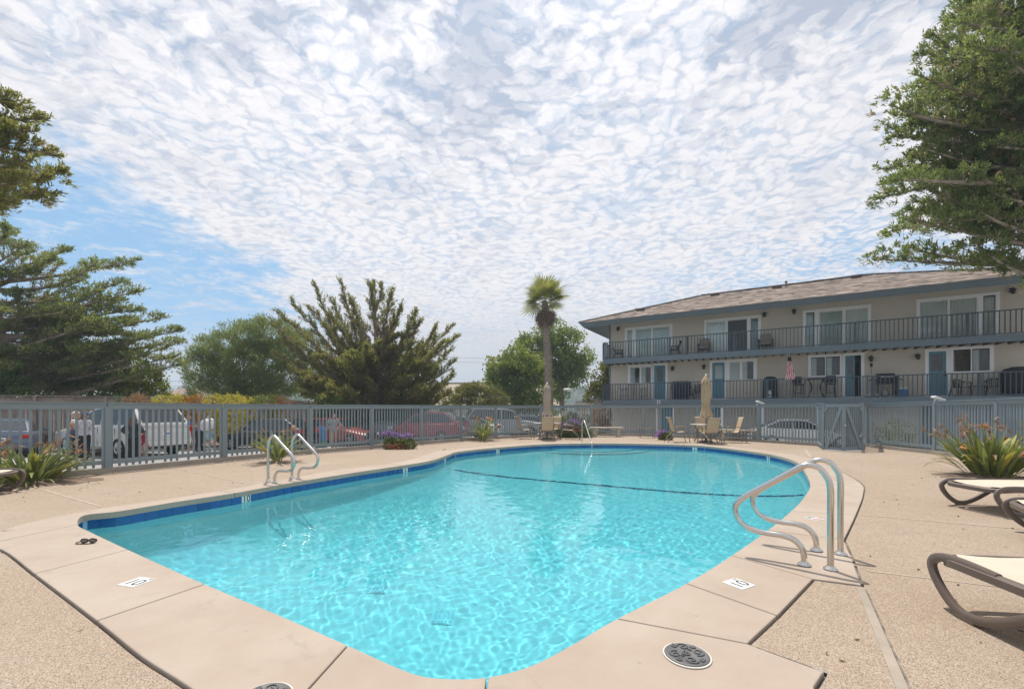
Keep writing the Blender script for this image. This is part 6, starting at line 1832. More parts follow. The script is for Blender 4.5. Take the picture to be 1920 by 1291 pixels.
T1 = Vector((1.56, 19.35, 0)); T2 = Vector((7.72, 17.3, 0))
table('round patio table under the taupe umbrella on the far deck', T1); table('round patio table under the golden tan umbrella near the gate', T2)
umbrella('closed taupe umbrella in front of the palm trunk', T1, 2.48, 1.03, M_CANV2, 1)
umbrella('closed golden tan umbrella in front of the balconies', T2, 2.68, 1.02, M_CANV, 2)
g1, g2 = 'chairs round the left patio table', 'chairs round the right patio table'
patio_chair('sling chair seen from behind at the table under the taupe umbrella', T1 + Vector((-.10, -.85, 0)), math.pi + .08, g1)
patio_chair('sling chair seen side on, left of the table under the taupe umbrella', T1 + Vector((-.98, .12, 0)), math.pi / 2 + .2, g1)
patio_chair('sling chair on the far side of the table under the taupe umbrella', T1 + Vector((.42, .85, 0)), -.35, g1)
patio_chair('sling chair beside purple flowers, right of the taupe umbrella table', T1 + Vector((.95, -.10, 0)), -math.pi / 2 - .15, g1)
patio_chair('sling chair seen from behind at the table under the golden umbrella', T2 + Vector((-.24, -.78, 0)), math.pi + .10, g2)
patio_chair('sling chair seen side on, left of the golden umbrella table', T2 + Vector((-1.05, .1, 0)), math.pi / 2 - .05, g2)
patio_chair('sling chair on the far side of the golden umbrella table', T2 + Vector((.28, .92, 0)), -.2, g2)
patio_chair('sling chair in front of the bench, right of the golden umbrella table', T2 + Vector((.98, -.05, 0)), -math.pi / 2 - .12, g2)
# benches
M_BENCH = mat('bench_concrete', (0.50, 0.445, 0.375), .85, col2=(.40, .355, .30), vscale=7, bump=.4, bscale=45)
def bench(label, c, rz, L, first=[None]):
    t = thing('concrete_bench', label, 'bench', c, rz, 'concrete benches by the fence')
    MB().box((0, 0, .435), (L, .40, .075)).build('seat', M_BENCH, t, bevel=.02)
    for x in (-L * .36, L * .36):
        m = MB(); m.loft([[Vector((x + a * w, b * dd, z)) for a, b in ((-1, -1), (1, -1), (1, 1), (-1, 1))] for z, w, dd in ((0, .10, .17), (.06, .10, .17), (.14, .07, .14), (.32, .07, .14), (.398, .09, .17))]); m.build('leg', M_BENCH, t, bevel=.01)
bench('pale concrete bench near the far handrail', gpt(1137, 21.0, 0), -.05, 1.58)
bench('pale concrete bench partly behind the golden umbrella table', gpt(1384, 18.2, 0), -.42, 1.65)
st_ = thing('side_table', 'small low slatted side table between the two patio sets', 'side table', gpt(1212.5, 20.1, 0), -.1)
m = MB()
for k in range(7): m.box((0, -.18 + k * .06, .44), (.62, .045, .022))
m.build('table_top', M_CHF, st_)
for x in (-.29, .29):
    for y in (-.18, .18): MB().tube([(x * .95, y, .43), (x, y, .3), (x * 1.1, y * 1.1, 0)], .014, 7).build('leg', M_CHF, st_, smooth=True)

# ================================================================ flowering plants on the deck
L_BOP = leaf_mat('strap_leaf', (0.10, 0.14, 0.045), (0.29, 0.32, 0.10), .42, .25); L_BOPY = leaf_mat('strap_leaf_yellow', (0.22, 0.22, 0.05), (0.42, 0.38, 0.07), .45, .25)
L_BOPD = leaf_mat('strap_leaf_dry', (0.20, 0.13, 0.08), (0.33, 0.24, 0.15), .8, .1)
M_PETO = leaf_mat('orange_petal', (0.50, 0.20, 0.05), (0.62, 0.34, 0.12), .5, .25); M_PETD = leaf_mat('faded_petal', (0.30, 0.145, 0.08), (0.48, 0.28, 0.17), .7, .2)
def strap_mesh(name, mt, L, w, bend, seed):
    rg = np.random.RandomState(seed); V, Fc, ti = [], [], []; n = 7; ang = 0.0; p = np.zeros(2); T0 = rg.rand()
    for i in range(n + 1):
        u = i / n; ww = w * (0.22 if u < .25 else math.sin(math.pi * min(1, (u - .12) / .9)) ** .7 + .02) * .5
        for y, dz in ((-ww, ww * .45), (0, 0), (ww, ww * .45)): V.append((p[0] - math.sin(ang) * dz * 0, y, p[1] + dz * math.sin(ang + .3))); ti.append(np.clip(T0 * .6 + .3 * u + .1 * rg.rand(), 0, 1))
        ang += bend / n * (0.4 + 1.4 * u); p = p + np.array((math.sin(ang), math.cos(ang))) * L / n
    for i in range(n):
        for j in range(2): a = i * 3 + j; Fc.append((a, a + 1, a + 4, a + 3))
    return raw_mesh(name, np.array(V), np.array(Fc), mt, np.array(ti), True)
STRAPS = [strap_mesh('leaf', L_BOP, 1.0, .070, b, s) for s, b in ((1, .25), (2, .55), (3, .9), (4, 1.3), (5, .4))]
STRAPY = [strap_mesh('leaf', L_BOPY, 1.0, .12, .6, 6)]; STRAPD = [strap_mesh('leaf', L_BOPD, 1.0, .06, 1.7, 7)]
def flower_mesh(mt, seed):
    rg = np.random.RandomState(seed); V, Fc, ti = [], [], []
    for k in range(12):
        a = rg.uniform(-.5, 1.1) if k < 7 else rg.uniform(-2.6, 2.6); sd = rg.normal(0, .5); L = rg.uniform(.09, .17); d = np.array((math.cos(a), sd * .6, math.sin(a))); d /= np.linalg.norm(d); s = np.array((-d[1], d[0], .2)) * .011
        b = len(V); V += [(0, 0, 0), tuple(d * L * .45 + s), tuple(d * L), tuple(d * L * .45 - s)]; t = rg.rand(); ti += [t] * 4; Fc.append((b, b + 1, b + 2, b + 3))
    return raw_mesh('flower', np.array(V), np.array(Fc), mt, np.array(ti))
FLO = [flower_mesh(M_PETO, s) for s in (1, 2)]; FLD = [flower_mesh(M_PETD, s) for s in (3, 4, 5)]
M_STALK = mat('flower_stalk', (0.20, 0.22, 0.085), .5)
STALK = MB().tube([(0, 0, 0), (.02, 0, .4), (.05, 0, .8), (.10, 0, 1.0)], [.009, .008, .007, .006], 5, cap=False).mesh('stalk', M_STALK, True)
def bird_plant(label, loc, n, h, spread, nf, seed, fresh=.4, rbase=.2, yellow=.08, lean=1.0, fh=1.25):
    rg = random.Random(seed); t = thing('bird_of_paradise', label, 'plant', loc)
    for k in range(n):
        a = rg.uniform(0, 2 * math.pi); u = rg.random() ** .6; tilt = u * spread * rg.uniform(.7, 1.15); L = h * rg.uniform(.72, 1.15)
        me = rg.choice(STRAPY) if rg.random() < yellow else (STRAPD[0] if rg.random() < .05 else rg.choice(STRAPS)); r = rbase * u * rg.uniform(.5, 1.1)
        put('leaf', me, t, (math.cos(a) * r, math.sin(a) * r, -.02), Matrix.Rotation(a, 4, 'Z').to_3x3().to_4x4() @ Matrix.Rotation(tilt, 4, 'Y') and (rg.uniform(-.3, .3) * 0, tilt, a), (L, L * rg.uniform(.8, 1.15), L))
    for k in range(nf):
        a = rg.uniform(0, 2 * math.pi); tilt = rg.uniform(.05, .55) * lean; L = h * rg.uniform(.95, fh)
        s = put('stalk', STALK, t, (math.cos(a) * rbase * .5, math.sin(a) * rbase * .5, 0), (0, tilt, a), (L, L, L))
        put('flower', rg.choice(FLO) if rg.random() < fresh else rg.choice(FLD), s, (.10, 0, 1.0), (0, rg.uniform(.1, .5), rg.uniform(-1, 1)), (1.05 / L ** .5,) * 3)
    return t
bird_plant('large strappy plant with faded orange flowers beside the right loungers', Vector((9.1, 8.25, 0)), 200, .88, .70, 44, 3, .12, .36, .16, 1.5, 1.3)
bird_plant('strappy plant with orange bird like flowers at the left edge', Vector((-8.35, 7.55, 0)), 170, .70, 1.0, 18, 4, .45, .38, .09, 1.4, 1.25)
bird_plant('narrow upright strappy plant behind the ladder rails', Vector((-5.72, 10.6, 0)), 42, .88, .62, 5, 5, .5, .10, .10, .9, 1.15)
bird_plant('strappy plant with bright orange flowers by the kerb near the pool bend', Vector((-1.22, 18.3, 0)), 52, .92, .75, 13, 6, .75, .16, .08, 1.0, 1.25)
L_SUCC = leaf_mat('succulent', (0.07, 0.10, 0.03), (0.24, 0.26, 0.07), .45, .2); L_SUCR = leaf_mat('red_succulent', (0.25, 0.09, 0.05), (0.42, 0.20, 0.11), .5, .2)
L_PURP = leaf_mat('purple_flowers', (0.20, 0.12, 0.36), (0.44, 0.30, 0.60), .6, .3); L_VIOL = leaf_mat('violet_flowers', (0.26, 0.12, 0.40), (0.52, 0.30, 0.62), .6, .3)
def flower_shrub(label, loc, lob, flo, n, mt, seed, pm=L_PURP, red=None):
    L = [(Vector(loc) + Vector(c), r) for c, r in lob]
    t = leafy('flowering_shrub', label, 'shrub', Vector(loc), L, n, .075, mt, seed, clump=.09, per=14, inner=.6, partname='foliage')
    rg = np.random.RandomState(seed); P, D = [], []
    for c, r in flo:
        q = rg.normal(0, r, (70, 3)) * (1, 1, .55) + np.array(c); P.append(q); D.append(rg.normal(0, 1, (70, 3)) + (0, 0, .8))
        MB().tube([(c[0] * .6, c[1] * .6, .05), tuple(c)], .008, 4).build('stem', M_STALK, t)
    P = np.concatenate(P); V, Fq, ti = blades(P, np.concatenate(D), .055, .05, rg.rand(len(P)), rg, .4)
    o = put('blossoms', raw_mesh('blossoms', V, Fq, pm, ti), t); o['kind'] = 'stuff'
    if red:
        P = np.concatenate([rg.normal(0, r, (120, 3)) * (1, 1, .5) + np.array(c) for c, r in red]); V, Fq, ti = blades(P, rg.normal(0, 1, P.shape) + (0, 0, .9), .09, .04, rg.rand(len(P)), rg, .4)
        o = put('red_rosettes', raw_mesh('red_rosettes', V, Fq, L_SUCR, ti), t); o['kind'] = 'stuff'
flower_shrub('low succulent clump with lavender flowers between the fence and the pool bend', Vector((-3.72, 14.35, 0)), [((-.25, 0, .12), .22), ((.0, 0, .10), .2), ((.28, 0, .10), .22)], [((-.48, 0, .48), .05), ((-.35, .05, .53), .06), ((-.22, 0, .50), .06), ((-.1, .05, .46), .05), ((.22, 0, .42), .06), ((.34, 0, .45), .06), ((.1, .1, .40), .04)], 2200, L_SUCC, 81, L_PURP, red=[((-.02, -.18, .07), .10), ((.1, -.15, .06), .09), ((-.18, -.18, .08), .08)])
flower_shrub('taller shrub of lilac flowers right of the taupe umbrella table', Vector((2.95, 20.5, 0)), [((-.55, 0, .30), .30), ((-.1, 0, .32), .34), ((.35, 0, .25), .30), ((.6, -.1, .18), .22), ((-.3, -.2, .2), .25)], [((-.7, 0, .55), .08), ((-.5, -.1, .62), .09), ((-.25, -.1, .50), .08), ((.0, -.1, .74), .10), ((.2, -.1, .68), .08), ((.1, -.2, .46), .07), ((-.4, -.2, .45), .08), ((-.15, 0, .8), .06)], 5200, L_BOPY if False else L_SUCC, 82, L_PURP, red=[((-.1, -.35, .35), .14)])
flower_shrub('small clump of violet flowers near the golden umbrella table', Vector((6.55, 18.75, 0)), [((.12, 0, .12), .2), ((-.1, 0, .08), .14)], [((-.12, 0, .34), .07), ((-.28, 0, .16), .07), ((-.02, 0, .36), .05), ((-.2, -.05, .28), .05)], 1100, L_SUCC, 83, L_VIOL)
# bare earth pockets where the plants grow, and dry litter
M_SOIL = mat('soil', (0.16, 0.11, 0.08), .95, col2=(.26, .19, .14), vscale=12, bump=.6, bscale=60)
for k, (c, rx, ry) in enumerate(((Vector((8.95, 8.2, 0)), .8, .6), (Vector((-8.1, 7.7, 0)), .75, .5), (Vector((-5.7, 10.7, 0)), .5, .32), (Vector((-1.2, 18.4, 0)), .5, .35))):
    m = MB(); rg = random.Random(k); ring = [(c.x + rx * math.cos(a) * rg.uniform(.85, 1.1), c.y + ry * math.sin(a) * rg.uniform(.85, 1.1)) for a in (2 * math.pi * i / 22 for i in range(22))]
    m.add([(x, y, .005) for x, y in ring] + [(c.x, c.y, .035)], [(i, (i + 1) % 22, 22) for i in range(22)])
    o = m.build('soil', M_SOIL, smooth=True); tag(o, 'patch of bare brown soil round the foot of a plant', kind='structure')
rg = np.random.RandomState(12); P = []
for cx, cy, s, n in ((8.9, 7.6, .7, 130), (-7.9, 7.2, .6, 90), (-5.6, 10.3, .5, 60), (-1.2, 17.9, .5, 60), (0, 8, 6, 0)): P.append(np.column_stack([rg.normal(cx, s, n), rg.normal(cy, s * .5, n)]))
Q = rg.uniform((-9, 1.0), (10, 17), (900, 2)); oc = np.array([(p.x, p.y) for p in OUTC])
def inside(P, poly):
    c = np.zeros(len(P), bool)
    for a, b in zip(poly, np.roll(poly, -1, 0)):
        k = (a[1] > P[:, 1]) != (b[1] > P[:, 1])
        with np.errstate(divide='ignore', invalid='ignore'): c ^= k & (P[:, 0] < a[0] + (P[:, 1] - a[1]) / (b[1] - a[1]) * (b[0] - a[0]))
    return c
Q = np.concatenate([Q] + P); eo = np.array([(p.x, p.y) for p in deck_outer])
Q = Q[~inside(Q, oc) & inside(Q, eo)]; n = len(Q)
V, Fq, ti = blades(np.column_stack([Q, np.full(n, .006)]), np.column_stack([rg.normal(0, 1, (n, 2)), np.full(n, .06)]), .03, .012, rg.rand(n), rg, .02)
o = put('leaf_litter', raw_mesh('leaf_litter', V, Fq, leaf_mat('dry_litter', (.07, .045, .03), (.22, .15, .09), .9, 0), ti)); tag(o, 'dry leaf bits scattered over the deck', 'litter', kind='stuff')
# ================================================================ people by the cars
SKIN = mat('skin_light', (0.52, 0.32, 0.235), .55); SKIN2 = mat('skin_tan', (0.42, 0.25, 0.17), .55)
M_EYE = mat('eye_dark', (0.02, 0.015, 0.012), .2); M_LIP = mat('lips', (0.38, 0.13, 0.11), .5)
def remesh(o, v, it=3):
    r = o.modifiers.new('skin', 'REMESH'); r.mode = 'VOXEL'; r.voxel_size = v; r.use_smooth_shade = True
    s = o.modifiers.new('smooth', 'SMOOTH'); s.factor = .5; s.iterations = it
def limb(m, a, b, r0, r1, bulge=1.08, n=10):
    a, b = Vector(a), Vector(b)
    m.tube([a, a.lerp(b, .35), a.lerp(b, .7), b], [r0, (r0 * .65 + r1 * .35) * bulge, (r0 * .3 + r1 * .7) * bulge * .98, r1], n)
    m.ell(a, (r0,) * 3, 8, 6); m.ell(b, (r1,) * 3, 8, 6)
def hand(m, w, d, side, fwd):
    """palm and five fingers at wrist w along d; fwd points the way the palm curls"""
    d = d.normalized(); s = d.cross(fwd).normalized() * side; f = fwd
    m.tube([w, w + d * .045, w + d * .085], [.026, .036, .034], 8, flat=.5)
    for k, (o, L) in enumerate(((-.027, .062), (-.009, .074), (.009, .070), (.026, .055))):
        p = w + d * .08 + s * o; m.tube([p, p + d * L * .5 + f * .006, p + d * L * .85 + f * .024], [.0105, .0098, .008], 6)
    p = w + d * .025 - s * .03; m.tube([p, p - s * .022 + d * .03 + f * .008, p - s * .022 + d * .058 + f * .018], [.013, .0115, .009], 6)
def person(label, loc, rz, h=1.65, top=None, top_len=.80, sleeve=1.0, bottom=None, leg_cover=1.0, shoes=None, hair=None, hair_len=.0, cap=None, arms=None, lean=0.0, skin=SKIN, stance=.09, head_turn=0.0, wide=1.0, group='people standing by the parked cars', step=0.0, name='person'):
    """faces -Y locally; arms: ((elbow, wrist) right, (elbow, wrist) left) in body units of 1.65 m"""
    t = thing(name, label, 'person', loc, rz, group); k = h / 1.65
    def V(x, y, z):
        y2 = y - max(0, z - .86) * math.sin(lean); z2 = z if z < .86 else .86 + (z - .86) * math.cos(lean)
        return Vector((x * k, y2 * k, z2 * k))
    A = arms or (((-.25, .02, 1.09), (-.25, -.06, .85)), ((.25, .02, 1.09), (.25, -.06, .85)))
    body = MB(); hip, kn, an = .085 * wide, stance * 1.02, stance
    for s in (-1, 1):
        st = step * s
        limb(body, V(s * hip, 0, .85), V(s * kn, -.015 - st * .5, .455), .078 * k * wide, .051 * k); limb(body, V(s * kn, -.015 - st * .5, .455), V(s * an, .02 - st, .085), .050 * k, .033 * k, 1.2)
        body.tube([V(s * an, .04 - st, .04), V(s * an * 1.05, -.06 - st, .035), V(s * an * 1.1, -.15 - st, .025)], [.036 * k, .040 * k, .028 * k], 8, flat=.75)
        (e, w) = A[0] if s < 0 else A[1]
        limb(body, V(s * .165, 0, 1.335), V(*e), .048 * k, .036 * k); limb(body, V(*e), V(*w), .036 * k, .025 * k, 1.12)
        hand(body, V(*w), V(*w) - V(*e), s, Vector((0, -1, 0)) if abs((V(*w) - V(*e)).normalized().y) < .8 else Vector((0, 0, -1)))
    def torso(m, g=0.0, z0=.80, z1=1.38):
        prof = [(.78, .135, .105), (.86, .150, .115), (.95, .135, .100), (1.05, .122, .092), (1.15, .140, .102), (1.25, .158, .105), (1.33, .160, .088), (1.38, .095, .062)]
        rings = []
        for z, a, b in prof:
            if z < z0 - .01 or z > z1 + .01: continue
            rings.append([V((a * wide + g) * math.cos(q), (b * wide + g) * math.sin(q), z) for q in (2 * math.pi * i / 16 for i in range(16))])
        m.loft(rings)
    torso(body)
    limb(body, V(0, .005, 1.35), V(0, -.005, 1.455), .052 * k, .047 * k, 1.0)
    hc = V(0, -.018, 1.545); R = Matrix.Rotation(head_turn, 3, 'Z')
    H = lambda x, y, z: hc + R @ (Vector((x, y, z)) * k)
    body.ell(hc, (.073 * k, .092 * k, .105 * k), 14, 10); body.ell(H(0, -.028, -.058), (.055 * k, .062 * k, .058 * k), 12, 8)
    body.tube([H(0, -.085, .018), H(0, -.108, -.022), H(0, -.092, -.034)], [.011 * k, .017 * k, .014 * k], 7)
    for s in (-1, 1): body.ell(H(s * .075, .005, -.005), (.012 * k, .022 * k, .032 * k), 8, 6)
    o = body.build('body', skin, t, smooth=True); remesh(o, .0105 * max(.8, k), 2)
    m = MB()
    for s in (-1, 1): m.ell(H(s * .030, -.083, .006), (.013 * k, .010 * k, .008 * k), 8, 6)
    m.build('eyes', M_EYE, t, smooth=True)
    m = MB(); m.ell(H(0, -.088, -.062), (.024 * k, .010 * k, .008 * k), 8, 6); m.build('mouth', M_LIP, t, smooth=True)
    g = .016
    if bottom is not None:
        m = MB(); torso(m, g, .78, .96)
        for s in (-1, 1):
            st = step * s; a, b, c = V(s * hip, 0, .85), V(s * kn, -.015 - st * .5, .455), V(s * an, .02 - st, .085)
            if leg_cover >= .99: limb(m, a, b, .078 * k * wide + g, .051 * k + g); limb(m, b, b.lerp(c, .93), .051 * k + g, .036 * k + g, 1.1)
            else: limb(m, a, a.lerp(b, leg_cover), .080 * k * wide + g, .066 * k + g * 1.8, 1.0)
        o = m.build('trousers' if leg_cover >= .99 else 'shorts', bottom, t, smooth=True); remesh(o, .013, 2)
    if top is not None:
        m = MB(); torso(m, g * 1.15, top_len, 1.38)
        for s in (-1, 1):
            (e, w) = A[0] if s < 0 else A[1]; sh = V(s * .165, 0, 1.335); e, w = V(*e), V(*w)
            if sleeve > .99: limb(m, sh, e, .050 * k + g, .038 * k + g); limb(m, e, e.lerp(w, .94), .038 * k + g, .027 * k + g, 1.05)
            else: limb(m, sh, sh.lerp(e, sleeve), .052 * k + g, .046 * k + g)
        o = m.build('shirt', top, t, smooth=True); remesh(o, .013, 2)
    if shoes is not None:
        m = MB()
        for s in (-1, 1):
            st = step * s; m.tube([V(s * an, .06 - st, .04), V(s * an * 1.02, -.03 - st, .045), V(s * an * 1.05, -.10 - st, .036), V(s * an * 1.1, -.175 - st, .028)], [.040 * k, .047 * k, .046 * k, .030 * k], 9, flat=.8)
        o = m.build('shoes', shoes, t, smooth=True); remesh(o, .012, 1)
    if hair is not None:
        m = MB(); m.ell(H(0, .018, .030), (.082 * k, .092 * k, .092 * k), 14, 9)
        if hair_len > 0:
            n = 9
            for i in range(n):
                q = math.pi * (.06 + .88 * i / (n - 1)); x, y = .074 * math.cos(q), .052 * math.sin(q) + .02
                m.tube([H(x, y, .03), H(x * 1.12, y + .022, -.08), H(x * 1.2, y + .035, -.08 - hair_len * .6), H(x * 1.1, y + .03, -.08 - hair_len)], [.030 * k, .034 * k, .032 * k, .012 * k], 7)
        o = m.build('hair', hair, t, smooth=True); remesh(o, .012, 1)
    if cap is not None:
        m = MB(); rings = []
        for z, r in ((.035, .094), (.06, .096), (.095, .082), (.118, .050), (.126, .012)): rings.append([H(r * .9 * math.cos(q), r * 1.05 * math.sin(q) + .005, z) for q in (2 * math.pi * i / 16 for i in range(16))])
        m.loft(rings); m.tube([H(-.06, -.085, .04), H(-.03, -.135, .033), H(.03, -.135, .033), H(.06, -.085, .04)], .016 * k, 6, flat=.35); m.build('cap', cap, t, smooth=True)
    return t
def cloth(n, c, c2=None, vs=18): return mat(n, c, .85, col2=c2, vscale=vs)
GROUND = lambda px, Z: Vector(((px - HX) / F * Z, Z, GZ))
BLACKC = cloth('cloth_black', (.014, .014, .016)); WHITEP = cloth('cloth_white_print', (.66, .62, .66), (.33, .28, .36), 22); GREYC = cloth('cloth_grey', (.15, .16, .20)); GREENP = cloth('cloth_green_print', (.05, .22, .19), (.42, .45, .36), 14)
HBLOND = cloth('hair_blond', (.42, .27, .11), (.30, .18, .07), 30); HBROWN = cloth('hair_brown', (.10, .052, .03), (.17, .09, .05), 30); HDARK = cloth('hair_dark', (.022, .016, .013))
CAPB = cloth('cap_blue', (.055, .095, .25)); CAPP = cloth('cap_pink', (.62, .42, .44), (.75, .66, .68), 12); REDC = cloth('cloth_red', (.45, .035, .05)); BLUEC = cloth('cloth_blue', (.045, .13, .45)); DKGREY = cloth('cloth_charcoal', (.035, .038, .043)); WHITEC = cloth('cloth_white', (.68, .67, .66)); BWP = cloth('cloth_zigzag', (.62, .60, .60), (.03, .03, .035), 26)
REDS = cloth('shoe_red', (.40, .06, .05)); SANDAL = cloth('shoe_tan', (.36, .20, .14)); PINKC = cloth('cloth_pink', (.60, .34, .34)); BACK = math.pi
hold = (((-.24, -.06, 1.12), (-.10, -.24, 1.14)), ((.24, -.06, 1.12), (.10, -.25, 1.10)))
hips = (((-.33, .06, 1.12), (-.17, .0, .96)), ((.33, .06, 1.12), (.17, .0, .96)))
person('woman in blue cap, white patterned top and black trousers seen from behind', GROUND(159, 15.2), BACK - .15, 1.70, WHITEP, .82, 1, BLACKC, 1, SANDAL, HBROWN, .05, CAPB, hold, wide=1.05)
person('person in pink and white cap close to the woman in the blue cap', GROUND(143, 15.6), -1.2, 1.72, WHITEC, .80, .5, BLACKC, 1, DKGREY, HBLOND, .10, CAPP, None, head_turn=.3)
person('blond child in grey shirt and green patterned shorts by the white car', GROUND(127, 15.1), 1.9, 1.36, GREYC, .80, .55, GREENP, .78, REDS, HBLOND, .02, None, (((-.22, -.10, 1.12), (-.16, -.28, 1.02)), ((.22, -.10, 1.12), (.16, -.28, 1.02))), lean=.25)
person('woman with long brown hair, dark clothes and hands on her hips', GROUND(250, 15.2), BACK + .2, 1.58, DKGREY, .84, 1, BLACKC, 1, DKGREY, HBROWN, .32, None, hips)
person('small child in red shirt standing beside the long haired woman', GROUND(271, 15.5), BACK - .5, 1.10, REDC, .78, .5, PINKC, .7, REDS, HBROWN, .04, CAPP, None, skin=SKIN2)
person('blond boy in bright blue shirt behind the white car', GROUND(353, 19.4), 2.4, 1.55, BLUEC, .80, .55, DKGREY, 1, PINKC, HBLOND, .04, None, hold)
person('person with ginger hair and white top beside the boy in blue', GROUND(341, 19.9), 1.3, 1.66, WHITEC, .80, .5, PINKC, 1, SANDAL, cloth('hair_ginger', (.45, .22, .06)), .12, None, hold)
person('dark haired person in blue bending forward with a white bag', GROUND(374, 18.9), 1.5, 1.66, BLUEC, .80, .8, DKGREY, 1, DKGREY, HDARK, .10, None, (((-.20, -.16, 1.10), (-.12, -.36, 1.06)), ((.20, -.16, 1.10), (.12, -.36, 1.06))), lean=.55, skin=SKIN2, step=.06)
person('person in black and white zigzag top in front of the faded red car', GROUND(626, 20.6), .4, 1.62, BWP, .70, .6, None, 1, SANDAL, HBROWN, .14, None, hips)
bag = thing('white_bag', 'puffy white bag held by the bending dark haired person', 'bag', at(389, 796, 18.7))
m = MB(); m.ell((0, 0, 0), (.30, .20, .27), 14, 10); m.ell((.10, .02, .16), (.16, .14, .14), 10, 8); m.ell((-.12, 0, -.14), (.18, .16, .14), 10, 8); o = m.build('bag_body', WHITEC, bag, smooth=True); remesh(o, .02, 3)
MB().tube([Vector((.05 + .09 * math.cos(a), 0, .28 + .10 * math.sin(a))) for a in (math.pi * k / 10 for k in range(11))], .012, 6).build('bag_handle', WHITEC, bag, smooth=True)
bb = thing('body_board', 'blue and green foam board propped beside the faded red car', 'body board', GROUND(601, 20.9), .1)
m = MB(); outline = [(.26 * math.sin(math.pi * min(1, .22 + .78 * (1 - z / 1.05) ** .6) / 2), z) for z in (0, .2, .4, .6, .75, .88, .97, 1.03)]
ring = [(-a, z) for a, z in outline] + [(a, z) for a, z in reversed(outline)]
vs = [(x, -.03 + z * .12, z) for x, z in ring] + [(x, .03 + z * .12, z) for x, z in ring]; n = len(ring)
m.add(vs, [tuple(range(n)), tuple(reversed(range(n, 2 * n)))] + [(i, n + i, n + (i + 1) % n, (i + 1) % n) for i in range(n)]); m.build('foam_deck', mat('board_blue', (.05, .26, .62), .5), bb)
m = MB(); m.box((0, -.028, .17), (.46, .06, .30)); m.build('foam_tail', mat('board_green', (.06, .34, .16), .5), bb, bevel=.02)
gear = thing('folding_chair', 'folded camp chair and beach things lying on the bark bank', 'camp chair', GROUND(378, 18.9) + Vector((0, 0, .0)))
m = MB()
for a, b in (((-.3, 0, 0), (.25, .1, .55)), ((.3, 0, 0), (-.25, .1, .55)), ((-.3, .3, 0), (.25, .2, .55)), ((.3, .3, 0), (-.25, .2, .55))): m.tube([a, b], .014, 6)
m.build('leg', M_CHROME, gear)
m = MB(); m.quad((-.26, .05, .50), (.26, .05, .50), (.24, .3, .40), (-.24, .3, .40)); m.quad((-.26, .3, .45), (.26, .3, .45), (.25, .42, .85), (-.25, .42, .85)); m.build('seat_cloth', cloth('cloth_teal', (.10, .36, .50), (.6, .6, .58), 9), gear)

# ================================================================ things on the balconies
FACE = BRZ        # local +x runs along the facade; local -y faces out
def bal(px, level, o=.62): return bp(s_of(px, o), o, (Z1 if level == 1 else Z2))
M_DKM = mat('dark_furniture', (0.022, 0.02, 0.02), .5); M_BRN = mat('brown_frame', (0.06, 0.042, 0.032), .55); M_TANC = mat('tan_cushion', (0.30, 0.24, 0.18), .85); M_LTM = mat('grey_metal', (0.33, 0.32, 0.31), .4, .5); M_COVER = mat('grill_cover', (0.012, 0.012, 0.014), .6, bump=.4, bscale=12)
def deck_chair(label, px, lv, rz, o=.62, seatm=M_DKM, first={}):
    key = seatm.name
    if key not in first:
        t = thing('balcony_chair', label, 'chair', bal(px, lv, o), FACE + rz, 'chairs on the balconies')
        MB().box((0, 0, .42), (.50, .48, .05)).build('seat', seatm, t, bevel=.015)
        m = MB()
        for i in range(5): m.beam((-.20 + i * .10, .22, .42), (-.22 + i * .11, .40, .92 + .05 * (1 - abs(i - 2) / 2)), .075, .02, up=(0, -1, .4))
        m.build('backrest', seatm, t)
        for s in (-1, 1):
            m = MB(); m.beam((s * .29, -.26, .62), (s * .29, .30, .62), .08, .03); m.build('armrest', seatm, t)
            m = MB(); m.beam((s * .29, -.24, 0), (s * .29, -.22, .61), .05, .05); m.build('leg', seatm, t)
            m = MB(); m.beam((s * .27, .36, 0), (s * .27, .20, .61), .05, .05); m.build('leg', seatm, t)
        first[key] = t; return t
    c = copy_tree(first[key], None, bal(px, lv, o), FACE + rz); c['label'] = label; return c
def arm_chair(label, px, lv, rz, first=[None]):
    if first[0] is None:
        t = thing('armchair', label, 'chair', bal(px, lv), FACE + rz, 'brown framed armchairs on the upper balcony')
        MB().box((0, 0, .40), (.56, .54, .14)).build('cushion', M_TANC, t, bevel=.04); m = MB(); m.box((0, .27, .72), (.56, .12, .56)); m.build('backrest', M_TANC, t, bevel=.05)
        for s in (-1, 1):
            MB().beam((s * .32, -.30, .64), (s * .32, .32, .64), .06, .05).build('armrest', M_BRN, t)
            for y in (-.28, .30): MB().box((s * .32, y, .31), (.055, .055, .62)).build('leg', M_BRN, t)
        m = MB()
        for y in (-.28, .30): m.beam((-.32, y, .33), (.32, y, .33), .04, .06)
        m.build('seat_rail', M_BRN, t); first[0] = t; return t
    c = copy_tree(first[0], None, bal(px, lv), FACE + rz); c['label'] = label; return c
